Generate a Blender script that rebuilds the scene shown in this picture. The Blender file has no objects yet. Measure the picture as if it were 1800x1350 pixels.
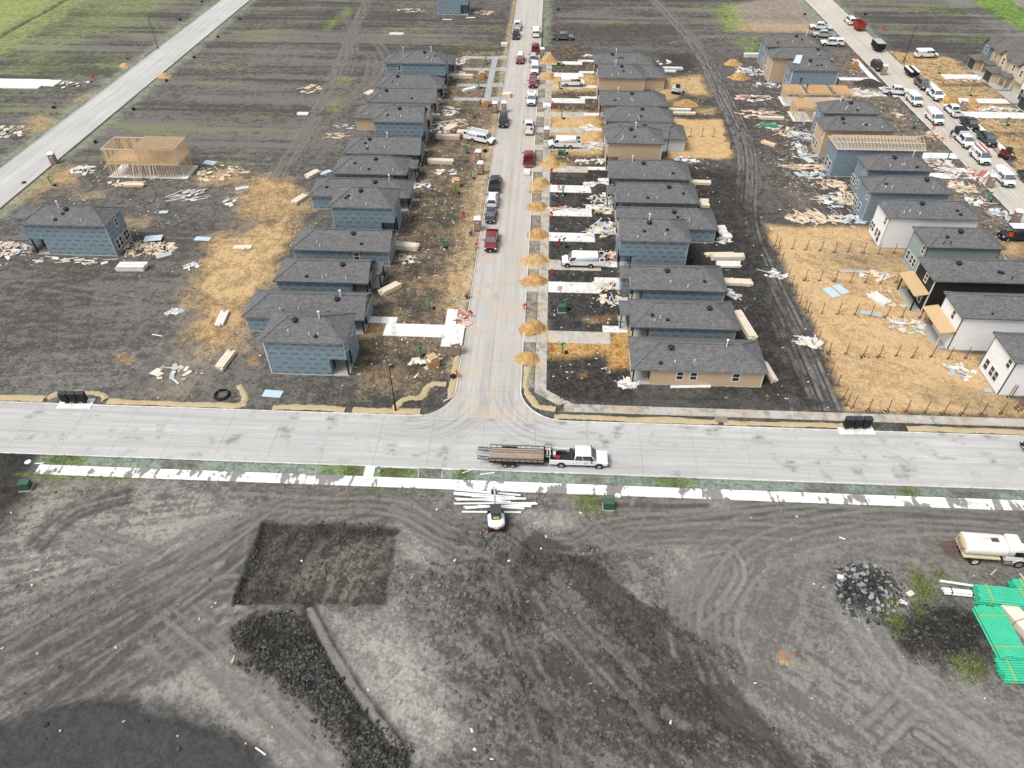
import bpy, math, random
import numpy as np
from mathutils import Vector, Matrix
random.seed(7)
R = math.radians
SC = bpy.context.scene
COL = SC.collection
# ---------------------------------------------------------------- camera, sky, sun, exposure
cam_d = bpy.data.cameras.new('camera'); cam = bpy.data.objects.new('camera', cam_d); COL.objects.link(cam)
cam_d.sensor_fit = 'HORIZONTAL'; cam_d.sensor_width = 36.0; cam_d.lens = 25.0
cam_d.clip_start = 0.5; cam_d.clip_end = 6000
cam.location = (0, 0, 61.0); cam.rotation_euler = (R(90 - 42.0), 0, R(2.72))
SC.camera = cam
w = bpy.data.worlds.new('World'); SC.world = w; w.use_nodes = True
nt = w.node_tree; nt.nodes.clear()
sky = nt.nodes.new('ShaderNodeTexSky'); sky.sky_type = 'NISHITA'; sky.sun_disc = False
sky.sun_elevation = R(58); sky.sun_rotation = R(235); sky.air_density = 1.0; sky.dust_density = 1.0; sky.ozone_density = 1.0
hs = nt.nodes.new('ShaderNodeHueSaturation'); hs.inputs['Saturation'].default_value = 0.18
bg = nt.nodes.new('ShaderNodeBackground'); bg.inputs['Strength'].default_value = 0.115
wo = nt.nodes.new('ShaderNodeOutputWorld')
nt.links.new(sky.outputs[0], hs.inputs['Color']); nt.links.new(hs.outputs[0], bg.inputs[0]); nt.links.new(bg.outputs[0], wo.inputs[0])
sd = bpy.data.lights.new('sun', 'SUN'); sd.energy = 2.0; sd.angle = R(24); sd.color = (1.0, 0.965, 0.92)
so = bpy.data.objects.new('sun', sd); COL.objects.link(so)
az = R(235); el = R(58)
sdir = Vector((math.sin(az) * math.cos(el), math.cos(az) * math.cos(el), math.sin(el)))
so.rotation_euler = (-sdir).to_track_quat('-Z', 'Y').to_euler(); so.location = (0, 0, 80)
vs = SC.view_settings; vs.view_transform = 'Standard'; vs.look = 'None'; vs.exposure = 0.64; vs.gamma = 1.0; vs.use_curve_mapping = False
SC.render.engine = 'CYCLES'
try:
    SC.cycles.use_denoising = True; SC.cycles.max_bounces = 5; SC.cycles.diffuse_bounces = 2; SC.cycles.glossy_bounces = 2; SC.cycles.transparent_max_bounces = 4
    SC.cycles.use_adaptive_sampling = True; SC.cycles.adaptive_threshold = 0.03
except Exception: pass

# ---------------------------------------------------------------- helpers
def link(o, parent=None):
    COL.objects.link(o)
    if parent is not None: o.parent = parent
    return o
def tag(o, label=None, cat=None, group=None, kind=None):
    if label: o['label'] = label
    if cat: o['category'] = cat
    if group: o['group'] = group
    if kind: o['kind'] = kind
    return o
def thing(name, loc=(0, 0, 0), rz=0.0, label=None, cat=None, group=None):
    o = bpy.data.objects.new(name, None); o.empty_display_size = 0.3
    o.location = loc; o.rotation_euler = (0, 0, rz); link(o)
    return tag(o, label, cat, group)
class MB:
    def __init__(s): s.v = []; s.f = []; s.smooth = False
    def add(s, vs, fs):
        b = len(s.v); s.v += [tuple(p) for p in vs]; s.f += [tuple(b + i for i in f) for f in fs]; return s
    def box(s, x0, x1, y0, y1, z0, z1):
        return s.add([(x0,y0,z0),(x1,y0,z0),(x1,y1,z0),(x0,y1,z0),(x0,y0,z1),(x1,y0,z1),(x1,y1,z1),(x0,y1,z1)],
                     [(0,3,2,1),(4,5,6,7),(0,1,5,4),(1,2,6,5),(2,3,7,6),(3,0,4,7)])
    def hexa(s, b, t):   # 4 bottom, 4 top points (ccw from above)
        return s.add(list(b) + list(t), [(0,3,2,1),(4,5,6,7),(0,1,5,4),(1,2,6,5),(2,3,7,6),(3,0,4,7)])
    def bar(s, p0, p1, w, h=None, up=(0,0,1)):
        p0 = Vector(p0); p1 = Vector(p1); h = h or w; d = (p1 - p0).normalized(); u = Vector(up)
        if abs(d.dot(u)) > .98: u = Vector((0,1,0))
        a = d.cross(u).normalized() * (w/2); b = a.cross(d).normalized() * (h/2)
        q = [p0-a-b, p0+a-b, p0+a+b, p0-a+b, p1-a-b, p1+a-b, p1+a+b, p1-a+b]
        return s.add(q, [(0,1,2,3),(4,7,6,5),(0,4,5,1),(1,5,6,2),(2,6,7,3),(3,7,4,0)])
    def tube(s, p0, p1, r0, r1=None, n=10, cap=True):
        p0 = Vector(p0); p1 = Vector(p1); r1 = r0 if r1 is None else r1; d = (p1-p0).normalized()
        u = Vector((0,0,1)) if abs(d.z) < .9 else Vector((1,0,0)); a = d.cross(u).normalized(); b = a.cross(d).normalized()
        v = []
        for p, r in ((p0, r0), (p1, r1)):
            for i in range(n):
                t = 2*math.pi*i/n; v.append(p + a*(r*math.cos(t)) + b*(r*math.sin(t)))
        f = [(i, n+i, n+(i+1) % n, (i+1) % n) for i in range(n)]
        if cap: f += [tuple(range(n)), tuple(range(2*n-1, n-1, -1))]
        return s.add(v, f)
    def prism(s, pts, z0, z1):
        n = len(pts); v = [(p[0],p[1],z0) for p in pts] + [(p[0],p[1],z1) for p in pts]
        return s.add(v, [tuple(range(n-1,-1,-1)), tuple(range(n,2*n))] + [(i,(i+1)%n,n+(i+1)%n,n+i) for i in range(n)])
    def lathe(s, prof, n=16, c=(0,0)):
        b = []; m = len(prof)
        for i in range(n):
            t = 2*math.pi*i/n
            b += [(c[0]+r*math.cos(t), c[1]+r*math.sin(t), z) for r, z in prof]
        return s.add(b, [(i*m+j, ((i+1)%n)*m+j, ((i+1)%n)*m+j+1, i*m+j+1) for i in range(n) for j in range(m-1)])
    def loft(s, rings, cap=True):
        n = len(rings[0]); b = [p for r in rings for p in r]
        f = [(k*n+i, k*n+(i+1)%n, (k+1)*n+(i+1)%n, (k+1)*n+i) for k in range(len(rings)-1) for i in range(n)]
        if cap: f += [tuple(range(n-1,-1,-1)), tuple((len(rings)-1)*n+i for i in range(n))]
        return s.add(b, f)
    def mesh(s, name, mat, smooth=False):
        me = bpy.data.meshes.new(name); me.from_pydata(s.v, [], s.f); me.update()
        if mat: me.materials.append(mat)
        if smooth: me.polygons.foreach_set('use_smooth', [True]*len(me.polygons))
        return me
    def build(s, name, mat, parent=None, smooth=False):
        return link(bpy.data.objects.new(name, s.mesh(name, mat, smooth)), parent)
def copy_tree(o, parent=None):
    c = o.copy(); COL.objects.link(c); c.parent = parent
    for ch in o.children: copy_tree(ch, c)
    return c
def place(o, x, y, rz, z=None):
    o.location = (x, y, hz(x, y) if z is None else z); o.rotation_euler = (0, 0, rz); return o
def relabel(o, label, name=None):
    o['label'] = label
    return o

# ---------------------------------------------------------------- materials
def N(nt, t, **kw):
    n = nt.nodes.new('ShaderNode' + t)
    for k, v in kw.items():
        if k in n.inputs.keys(): n.inputs[k].default_value = v
        else: setattr(n, k, v)
    return n
def newmat(name):
    m = bpy.data.materials.new(name); m.use_nodes = True; nt = m.node_tree; nt.nodes.clear()
    out = N(nt, 'OutputMaterial'); b = N(nt, 'BsdfPrincipled'); nt.links.new(b.outputs[0], out.inputs[0])
    b.inputs['Specular IOR Level'].default_value = 0.25
    return m, nt, b
def mathn(nt, op, a, b=None, c=None, clamp=False):
    n = nt.nodes.new('ShaderNodeMath'); n.operation = op; n.use_clamp = clamp
    for i, v in enumerate((a, b, c)):
        if v is None: continue
        if isinstance(v, (int, float)): n.inputs[i].default_value = v
        else: nt.links.new(v, n.inputs[i])
    return n.outputs[0]
def mixc(nt, f, a, b, blend='MIX'):
    n = nt.nodes.new('ShaderNodeMix'); n.data_type = 'RGBA'; n.blend_type = blend
    for s, v in ((n.inputs[0], f), (n.inputs[6], a), (n.inputs[7], b)):
        if isinstance(v, (int, float)): s.default_value = v
        elif isinstance(v, (tuple, list)): s.default_value = (*v[:3], 1)
        else: nt.links.new(v, s)
    return n.outputs[2]
def ramp(nt, v, a, b):   # smooth threshold a..b -> 0..1
    n = nt.nodes.new('ShaderNodeMapRange'); n.interpolation_type = 'SMOOTHSTEP'
    nt.links.new(v, n.inputs[0]); n.inputs[1].default_value = a; n.inputs[2].default_value = b
    return n.outputs[0]
def wpos(nt, sx=1, sy=1, sz=1, rz=0, obj=False):
    if obj: src = N(nt, 'TexCoord').outputs['Object']
    else: src = N(nt, 'NewGeometry').outputs['Position']
    m = N(nt, 'Mapping'); m.inputs['Scale'].default_value = (sx, sy, sz); m.inputs['Rotation'].default_value = (0, 0, rz)
    nt.links.new(src, m.inputs[0]); return m.outputs[0]
def noise(nt, vec, scale, detail=5, rough=.55, out=0):
    n = N(nt, 'TexNoise'); n.inputs['Scale'].default_value = scale; n.inputs['Detail'].default_value = detail; n.inputs['Roughness'].default_value = rough
    nt.links.new(vec, n.inputs['Vector']); return n.outputs[out]
def bump(nt, b, h, strength=.4, dist=.05):
    n = N(nt, 'Bump'); n.inputs['Strength'].default_value = strength; n.inputs['Distance'].default_value = dist
    nt.links.new(h, n.inputs['Height']); nt.links.new(n.outputs[0], b.inputs['Normal'])
_MC = {}
def M(name, col, rough=.75, var=.18, scale=3.0, metal=0.0, obj=False, spec=None, coat=0):
    if name in _MC: return _MC[name]
    m, nt, b = newmat(name)
    if var > 0:
        n = noise(nt, wpos(nt, obj=obj), scale, 6, .6)
        f = mathn(nt, 'MULTIPLY_ADD', n, 2*var, 1-var)
        c = N(nt, 'VectorMath', operation='SCALE'); c.inputs[0].default_value = col; nt.links.new(f, c.inputs['Scale'])
        nt.links.new(c.outputs[0], b.inputs['Base Color'])
        nt.links.new(mathn(nt, 'MULTIPLY_ADD', n, .3, rough-.15, clamp=True), b.inputs['Roughness'])
    else:
        b.inputs['Base Color'].default_value = (*col, 1); b.inputs['Roughness'].default_value = rough
    b.inputs['Metallic'].default_value = metal
    if spec is not None: b.inputs['Specular IOR Level'].default_value = spec
    if coat: b.inputs['Coat Weight'].default_value = coat; b.inputs['Coat Roughness'].default_value = .08
    _MC[name] = m; return m
def m_paint(name, col, dirt=.25):       # vehicle paint with road dust low down
    if name in _MC: return _MC[name]
    m, nt, b = newmat(name)
    n = noise(nt, wpos(nt, obj=True), 2.5, 6, .65)
    z = N(nt, 'SeparateXYZ'); nt.links.new(N(nt, 'TexCoord').outputs['Object'], z.inputs[0])
    low = ramp(nt, z.outputs[2], 1.0, .2)
    f = mathn(nt, 'MULTIPLY', mathn(nt, 'ADD', mathn(nt, 'MULTIPLY', low, .9), .18), mathn(nt, 'MULTIPLY', n, dirt*2.0), clamp=True)
    nt.links.new(mixc(nt, f, col, (.33, .29, .24)), b.inputs['Base Color'])
    nt.links.new(mathn(nt, 'MULTIPLY_ADD', f, .6, .25, clamp=True), b.inputs['Roughness'])
    b.inputs['Specular IOR Level'].default_value = .5
    _MC[name] = m; return m
def m_concrete(name, col, mud=(.13,.115,.1), amount=.45, axis=None, sand=None, mscale=.35, streak_ang=0.0, arcs=False, crisp=.14):
    m, nt, b = newmat(name)
    p = wpos(nt)
    big = noise(nt, p, .12, 4, .5); mid = noise(nt, p, mscale, 8, .62); fine = noise(nt, p, 6.0, 6, .7)
    if axis == 'x': st = noise(nt, wpos(nt, .035, 1.6, 1), 1.0, 7, .62)
    elif axis == 'y': st = noise(nt, wpos(nt, 1.6, .035, 1), 1.0, 7, .62)
    else: st = noise(nt, wpos(nt, 1.4, .25, 1, streak_ang), 1.0, 6, .6)
    v = mathn(nt, 'ADD', mathn(nt, 'MULTIPLY_ADD', big, .28, .80), mathn(nt, 'MULTIPLY_ADD', fine, .16, -.08))
    v = mathn(nt, 'ADD', v, mathn(nt, 'MULTIPLY_ADD', st, 1.0, -.46))
    c = N(nt, 'VectorMath', operation='SCALE'); c.inputs[0].default_value = col; nt.links.new(v, c.inputs['Scale'])
    mk = mathn(nt, 'ADD', mathn(nt, 'MULTIPLY', mid, .62), mathn(nt, 'MULTIPLY', st, .38))
    f = ramp(nt, mk, .66 - amount*.3, .66 + crisp - amount*.3)
    colr = mixc(nt, mathn(nt, 'MULTIPLY', f, .85), c.outputs[0], mud)
    spk = ramp(nt, noise(nt, p, 1.6, 5, .7), .68, .74)
    colr = mixc(nt, mathn(nt, 'MULTIPLY', spk, .5), colr, mud)
    if arcs:        # tyre sweep marks round the two junction corners
        for (cx, cy, sx) in ((-15.6, 66.6, 1), (3.6, 66.9, -1)):
            g_ = N(nt, 'NewGeometry'); s_ = N(nt, 'SeparateXYZ'); nt.links.new(g_.outputs['Position'], s_.inputs[0])
            dx = mathn(nt, 'SUBTRACT', s_.outputs[0], cx); dy = mathn(nt, 'SUBTRACT', s_.outputs[1], cy)
            r_ = mathn(nt, 'SQRT', mathn(nt, 'ADD', mathn(nt, 'MULTIPLY', dx, dx), mathn(nt, 'MULTIPLY', dy, dy)))
            an = mathn(nt, 'ARCTAN2', dy, dx); cv = N(nt, 'CombineXYZ'); nt.links.new(mathn(nt, 'MULTIPLY', r_, 2.2), cv.inputs[0]); nt.links.new(mathn(nt, 'MULTIPLY', an, .9), cv.inputs[1])
            an_ = noise(nt, cv.outputs[0], 1.0, 6, .65)
            mk2 = mathn(nt, 'MULTIPLY', ramp(nt, an_, .47, .62), mathn(nt, 'MULTIPLY', ramp(nt, r_, 14.0, 8.0), mathn(nt, 'MULTIPLY', ramp(nt, dy, 3.0, -3.0), ramp(nt, mathn(nt, 'MULTIPLY', dx, sx), -6.0, 2.0))))
            colr = mixc(nt, mathn(nt, 'MULTIPLY', mk2, .38), colr, tuple(x*.9 for x in mud))
    if sand:
        sf = ramp(nt, mathn(nt, 'ADD', mathn(nt, 'MULTIPLY', noise(nt, p, .22, 6, .6), .7), mathn(nt, 'MULTIPLY', st, .3)), .42, .62)
        colr = mixc(nt, mathn(nt, 'MULTIPLY', sf, .62), colr, sand)
    nt.links.new(colr, b.inputs['Base Color']); b.inputs['Roughness'].default_value = .85
    bump(nt, b, fine, .25, .02)
    return m

# ---------------------------------------------------------------- the ground: one height field with two soil colours per vertex
def _h2(ix, iy, seed):
    h = (ix.astype(np.int64)*374761393 + iy.astype(np.int64)*668265263 + seed*982451653) & 0xffffffff
    h = ((h ^ (h >> 13)) * 1274126177) & 0xffffffff
    h = (h ^ (h >> 16)) & 0xffff
    return (h / 65535.0).astype(np.float32)
def vnoise(x, y, seed=0):
    ix = np.floor(x); iy = np.floor(y); fx = (x-ix).astype(np.float32); fy = (y-iy).astype(np.float32)
    fx = fx*fx*(3-2*fx); fy = fy*fy*(3-2*fy)
    a = _h2(ix, iy, seed); b = _h2(ix+1, iy, seed); c = _h2(ix, iy+1, seed); d = _h2(ix+1, iy+1, seed)
    return (a+(b-a)*fx)*(1-fy) + (c+(d-c)*fx)*fy
def fbm(x, y, s, oct=4, seed=0, gain=.5):
    v = 0; a = 1.0; t = 0
    for o in range(oct):
        v = v + a*vnoise(x*s + o*17.3, y*s + o*9.1, seed+o*31); t += a; a *= gain; s *= 2.03
    return v/t          # 0..1
def spaced(segs):
    out = []
    for a, b, d0, d1 in segs:
        x = a
        while x < b - 1e-6:
            out.append(x); x += d0 + (d1-d0)*(x-a)/(b-a)
    out.append(segs[-1][1]); return np.array(out, dtype=np.float64)
_xp = spaced([(0, 46, .135, .135), (46, 62, .2, .3), (62, 185, .42, .8), (185, 2600, 6, 250)])
GX = np.concatenate([-_xp[:0:-1], _xp])
GY = spaced([(-400, 8, 60, 10), (8, 18, 2.0, .8), (18, 50, .135, .14), (50, 56, .2, .22), (56, 110, .26, .4), (110, 275, .4, .85), (275, 3000, 6, 300)])
X, Y = np.meshgrid(GX, GY); X = X.astype(np.float32); Y = Y.astype(np.float32)
NYg, NXg = X.shape
n1 = fbm(X, Y, .35, 4, 1); n2 = fbm(X, Y, .07, 3, 5); n3 = fbm(X, Y, 1.7, 3, 9); n4 = fbm(X, Y, .9, 3, 12)
Z = .06 + .10*(n1-.5) + .10*(n3-.5) + .22*(n2-.5)
A = np.empty(X.shape+(3,), np.float32); B = np.empty_like(A); BI = np.full(X.shape, .5, np.float32); RG = np.full(X.shape, .5, np.float32)
north = (Y > 52)
A[...] = (.060, .058, .055); B[...] = (.150, .147, .140)
A[north] = (.046, .044, .042); B[north] = (.108, .104, .098)
BI += (n2-.5)*.9
CL = np.zeros(X.shape, np.float32)      # density of loose clods

def sl(x0, x1, y0, y1, pad=3.0):
    i0 = max(np.searchsorted(GX, x0-pad)-1, 0); i1 = min(np.searchsorted(GX, x1+pad)+1, NXg)
    j0 = max(np.searchsorted(GY, y0-pad)-1, 0); j1 = min(np.searchsorted(GY, y1+pad)+1, NYg)
    return slice(j0, j1), slice(i0, i1)
def polymask(pts, feather=.6, wob=.8, seed=3, pad=3.0, ws=.5):
    P = np.array(pts, np.float32); s = sl(P[:,0].min(), P[:,0].max(), P[:,1].min(), P[:,1].max(), pad)
    x = X[s]; y = Y[s]; inside = np.zeros(x.shape, bool); d = np.full(x.shape, 1e9, np.float32)
    for k in range(len(P)):
        a = P[k]; b = P[(k+1) % len(P)]; e = b-a; L = max(float(e@e), 1e-6)
        t = np.clip(((x-a[0])*e[0]+(y-a[1])*e[1])/L, 0, 1)
        d = np.minimum(d, np.hypot(x-a[0]-t*e[0], y-a[1]-t*e[1]))
        if abs(e[1]) > 1e-6:
            c = ((a[1] > y) != (b[1] > y)) & (x < e[0]*(y-a[1])/e[1]+a[0]); inside ^= c
    sd = np.where(inside, d, -d)
    if wob: sd = sd + wob*2*(fbm(x, y, ws, 4, seed)-.5)
    m = np.clip(sd/max(feather, .01)*.5+.5, 0, 1); m = m*m*(3-2*m)
    return s, m
def linemask(pts, width, feather=.3, wob=.3, seed=4, ws=.6, brk=False):
    P = np.array(pts, np.float32); s = sl(P[:,0].min(), P[:,0].max(), P[:,1].min(), P[:,1].max(), width+2)
    x = X[s]; y = Y[s]; d = np.full(x.shape, 1e9, np.float32)
    for k in range(len(P)-1):
        a = P[k]; b = P[k+1]; e = b-a; L = max(float(e@e), 1e-6)
        t = np.clip(((x-a[0])*e[0]+(y-a[1])*e[1])/L, 0, 1)
        d = np.minimum(d, np.hypot(x-a[0]-t*e[0], y-a[1]-t*e[1]))
    sd = width/2-d
    if wob: sd = sd + wob*2*(fbm(x, y, ws, 3, seed)-.5)
    m = np.clip(sd/max(feather, .01)*.5+.5, 0, 1); m = m*m*(3-2*m)
    if brk: m = m*np.clip(fbm(x, y, .4, 3, seed+5)*3.4-.95, .12, 1)*np.clip(fbm(x, y, 2.2, 2, seed+9)*2.2-.2, .35, 1)
    return s, m
def paint(sm, a=None, b=None, bias=None, rg=None, k=1.0, dz=0.0, clod=None):
    s, m = sm; m = m*k; mm = m[..., None]
    if a is not None: A[s] = A[s]*(1-mm) + np.array(a, np.float32)*mm
    if b is not None: B[s] = B[s]*(1-mm) + np.array(b, np.float32)*mm
    if bias is not None: BI[s] = BI[s]*(1-m) + bias*m
    if rg is not None: RG[s] = RG[s]*(1-m) + rg*m
    if clod is not None: CL[s] = CL[s]*(1-m) + clod*m
    if dz: Z[s] += dz*m
SAND_A = SAND_B = None
def poly(pts, a=None, b=None, bias=None, rg=None, k=1.0, dz=0.0, feather=.6, wob=.8, seed=3, ws=.5, clod=None):
    if a is SAND_A: paint(polymask(pts, feather+3.0, wob+2.0, seed+1, ws=ws), tuple(.5*q for q in a), tuple(.72*q for q in b), .45, None, k*.7)
    paint(polymask(pts, feather*1.6, wob*1.2, seed, ws=ws), a, b, bias, rg, k, dz, clod)
def line(pts, width, a=None, b=None, bias=None, rg=None, k=1.0, dz=0.0, feather=.3, wob=.3, seed=4, brk=False):
    paint(linemask(pts, width, feather, wob, seed, brk=brk), a, b, bias, rg, k, dz)
def smoothline(pts, n=8):
    P = [Vector(p) for p in pts]; out = []
    for i in range(len(P)-1):
        p0 = P[max(i-1,0)]; p1 = P[i]; p2 = P[i+1]; p3 = P[min(i+2,len(P)-1)]
        for k in range(n):
            t = k/n; out.append(tuple(.5*((2*p1)+(p2-p0)*t+(2*p0-5*p1+4*p2-p3)*t*t+(3*p1-p0-3*p2+p3)*t**3)))
    out.append(tuple(P[-1])); return out
def tracks(pts, gauge=1.7, w=.45, col=(.2,.195,.185), dark=(.05,.048,.045), k=.6, dz=-.05, n=1):
    c = smoothline(pts); k = min(1, k*(1.9 if pts[0][1] < 51 else 1.6))
    for q in range(n):
        off0 = (q-(n-1)/2)*.6 + random.uniform(-.3,.3); rs = random.randint(5,900)
        for sgn in (-1, 1):
            o = []
            for i, p in enumerate(c):
                a = Vector(c[max(i-1,0)]); b = Vector(c[min(i+1,len(c)-1)]); t = (b-a).normalized(); nn = Vector((-t.y, t.x))
                o.append(tuple(Vector(p)+nn*(sgn*gauge/2+off0)))
            line(o, w*1.9, a=dark, b=dark, k=k*.8, feather=.3, wob=.1, brk=True, seed=int(rs+sgn*3))
            line(o, w, a=col, b=col, k=k, dz=dz, feather=.15, wob=.08, brk=True, seed=int(rs+sgn*3))
def streaks(pts, ang, amp, along=.06, across=1.3, seed=21, feather=2.0, wob=1.5, dz=0.0):
    s, m = polymask(pts, feather, wob, seed)
    x = X[s]; y = Y[s]; c, d = math.cos(ang), math.sin(ang)
    u = x*c+y*d; v = -x*d+y*c
    nn = fbm(u*along/across, v, across, 4, seed)-.5
    BI[s] += nn*amp*m
    if dz: Z[s] += nn*dz*m
SAND_A = (.31,.215,.118); SAND_B = (.54,.39,.215); ORG_A = (.29,.165,.055); ORG_B = (.52,.325,.13)
MULX=0; LIGHT = (.30,.296,.282); DARK = (.030,.029,.028); GR_A = (.055,.068,.034); GR_B = (.15,.18,.075); MUL_A = (.125,.165,.140); MUL_B = (.225,.290,.245)

# -- fields north (furrow rows running east-west, thin green growth)
for P_, amp, green in (([(-300,150),(-107,120),(-107,300),(-300,300)], 1.1, .5), ([(-94,128),(-52,128),(-42,200),(-30,300),(-94,300)], .9, .22),
                 ([(3,203),(78,205),(78,300),(3,300)], .8, .22), ([(93,203),(210,203),(210,300),(93,300)], 1.0, .45), ([(-38,196),(-14,196),(-14,230),(-38,230)], .8, .2)):
    s, m = polymask(P_, 3, 2, 31)
    x = X[s]; y = Y[s]
    row = .6*(fbm(x*.03, y*.32, 1.0, 4, 41)-.5)+.5*(fbm(x*.02, y*.75, 1.0, 3, 45)-.5)
    BI[s] += row*amp*3.0*m; Z[s] += (vnoise(x*.02, y*.8, 43)-.5)*.22*m
    g = np.clip((fbm(x*.05, y*.22, 1.0, 3, 47)-.62+green*.32)*5, 0, 1)*(.35+.65*fbm(x, y, .25, 3, 49))*m*.62
    for arr, cc in ((A, GR_A), (B, GR_B)): arr[s] = arr[s]*(1-g[...,None]) + np.array(cc, np.float32)*g[...,None]
# bright meadow and berm at the far corners
poly([(-149.51,184.52),(-160.16,274.12),(-205.10,271.99),(-330,330),(-330,200)], (.10,.12,.045), (.19,.225,.09), .55, .3, feather=2)
poly([(-142.29,187.53),(-147.68,262.84),(-160.16,274.12),(-156.48,203.14)], (.08,.095,.045), (.19,.21,.10), .5, .5, feather=2, dz=.3)
line([(-152.52,199.30),(-154.10,251.48)], 1.6, DARK, (.07,.08,.04), k=.85, dz=-.3)
poly([(-125.84,160.01),(-140.50,195.02),(-142.98,245.04),(-121.14,246.08),(-122.75,220.98),(-130.30,199.37)], (.08,.095,.045), (.16,.20,.085), .5, k=.55, feather=4, wob=4)
poly([(134.78,265.20),(134.84,223.24),(141.29,223.55),(149.47,269.50)], (.05,.085,.022), (.14,.23,.055), .5, .6, feather=1.5, dz=.4)
line([(149.47,269.50),(147.86,236.74)], 4.0, (.16,.155,.145), (.24,.23,.215), k=.8)
line([(129.19,264.94),(131.79,216.83)], 7.0, (.07,.07,.065), (.15,.148,.14), k=.6)
poly([(56.69,246.57),(80.80,262.64),(79.62,243.83),(75.18,220.41),(53.20,222.61)], (.22,.19,.165), (.36,.31,.26), .5, k=.75, feather=2)
poly([(54.44,229.40),(76.40,228.16),(75.32,220.95),(53.77,220.47)], (.36,.25,.16), (.5,.37,.25), .5, k=.7, feather=1.2)
for pp in ([(50.54,241.19),(58.42,251.24),(56.68,223.87),(51.28,220.89)], [(51.45,213.01),(58.18,215.39),(56.92,209.25),(51.49,209.00)], [(52.57,206.60),(57.74,205.87),(55.88,200.59),(52.19,202.28)], [(-50.82,178.79),(-48.16,176.40),(-48.16,172.49),(-50.15,174.33)], [(-49.17,161.45),(-48.27,163.25),(-46.55,157.30),(-47.96,156.40)], [(-65.03,220.69),(-62.33,238.92),(-60.42,234.27),(-63.03,215.92)]):
    poly(pp, (.06,.085,.025), (.17,.23,.06), .55, k=.75, feather=1.5, wob=1.5)
# berms / dark windrows
poly([(-1.65,223.71),(31.11,225.97),(38.44,224.90),(36.98,216.63),(29.79,213.01),(-1.28,212.19)], (.04,.039,.037), (.075,.073,.07), .4, feather=1.5, clod=.3)
poly([(29.29,200.64),(37.86,199.88),(37.75,188.72),(34.88,183.37),(29.69,184.14)], (.035,.034,.033), (.06,.058,.056), .4, feather=1.5)
# lanes between the rows
tracks([(-50.60,62.23),(-50.13,79.42),(-49.53,99.64),(-50.53,129.27),(-51.15,158.39),(-53.98,193.53),(-58.80,256.00)], n=3, col=(.19,.18,.165), k=.42)
tracks([(-51.15,158.39),(-43.04,169.38),(-41.26,189.66),(-51.99,213.30),(-53.98,193.53)], n=2, col=(.17,.165,.155), k=.38)
for q in range(7): tracks([(p_[0]+(q-3)*1.1, p_[1]) for p_ in ((-48.87,60.78),(-47.73,74.32),(-46.82,92.95),(-48.33,119.81))], n=1, col=random.choice([(.20,.19,.172),(.16,.152,.14),(.05,.048,.046)]), k=.38)
for q in range(8): tracks([(-94+random.uniform(0,6),72+q*5.5),(-75,70+q*5.5+random.uniform(-2,2)),(-55,68+q*5.2+random.uniform(-3,3))], n=1, col=random.choice([(.17,.163,.15),(.045,.043,.04)]), k=.36)
tracks([(-50.63,172.79),(-53.51,198.20),(-46.53,193.89),(-43.80,173.11),(-47.31,158.57)], n=2, col=(.17,.165,.155), k=.38)
tracks([(-49.64,180.76),(-54.09,208.00),(-63.60,235.77)], n=3, col=(.15,.147,.14), k=.35)
poly([(37.58,130.97),(36.69,83.54),(37.64,64.89),(28.53,64.46),(28.58,83.16),(26.72,108.80),(31.02,130.66)], (.034,.033,.032), (.085,.083,.08), .42, feather=1.5)
tracks([(35.54,64.79),(35.39,78.27),(34.48,100.15),(35.19,113.12),(40.70,141.49),(40.89,173.36),(40.54,202.67),(36.75,234.42),(32.40,260.34)], n=4, col=(.22,.216,.21), dark=(.014,.014,.013), k=.75)
tracks([(30.63,64.56),(32.27,78.12),(31.94,91.95),(31.81,105.31),(33.73,121.47)], n=2, col=(.20,.196,.19), dark=(.016,.016,.015), k=.55)
tracks([(27.13,64.39),(29.15,77.98),(30.81,95.02),(30.57,108.99),(40.43,124.03),(40.07,144.24)], n=2, col=(.16,.156,.15), k=.4)
tracks([(33.65,208.15),(45.56,215.31),(56.71,208.26)], n=2, col=(.22,.215,.205), k=.45)
poly([(9.77,66.14),(35.96,66.34),(36.99,65.06),(27.92,64.83),(12.49,64.51),(2.61,65.28),(1.52,68.44)], (.04,.039,.038), (.065,.063,.06), .4, feather=.8)
tracks([(2.24,69.59),(8.35,66.39),(18.29,66.02),(32.49,66.49)], n=2, col=(.09,.088,.084), k=.5)
# rutted soil left of the first block
poly([(-71.07,68.39),(-58.27,73.82),(-50.13,79.42),(-49.41,62.81),(-67.23,61.96)], (.055,.053,.05), (.13,.125,.118), .45, feather=3, wob=2)
streaks([(-83.74,89.58),(-53.50,92.63),(-46.27,64.01),(-67.23,61.96)], R(8), 1.0, seed=61, dz=.06)
poly([(-49.41,62.81),(-48.51,69.46),(-46.88,79.57),(-43.44,74.53),(-43.71,63.08)], (.12,.105,.09), (.22,.19,.155), .5, k=.6, feather=1.5, wob=1.5)
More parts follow.
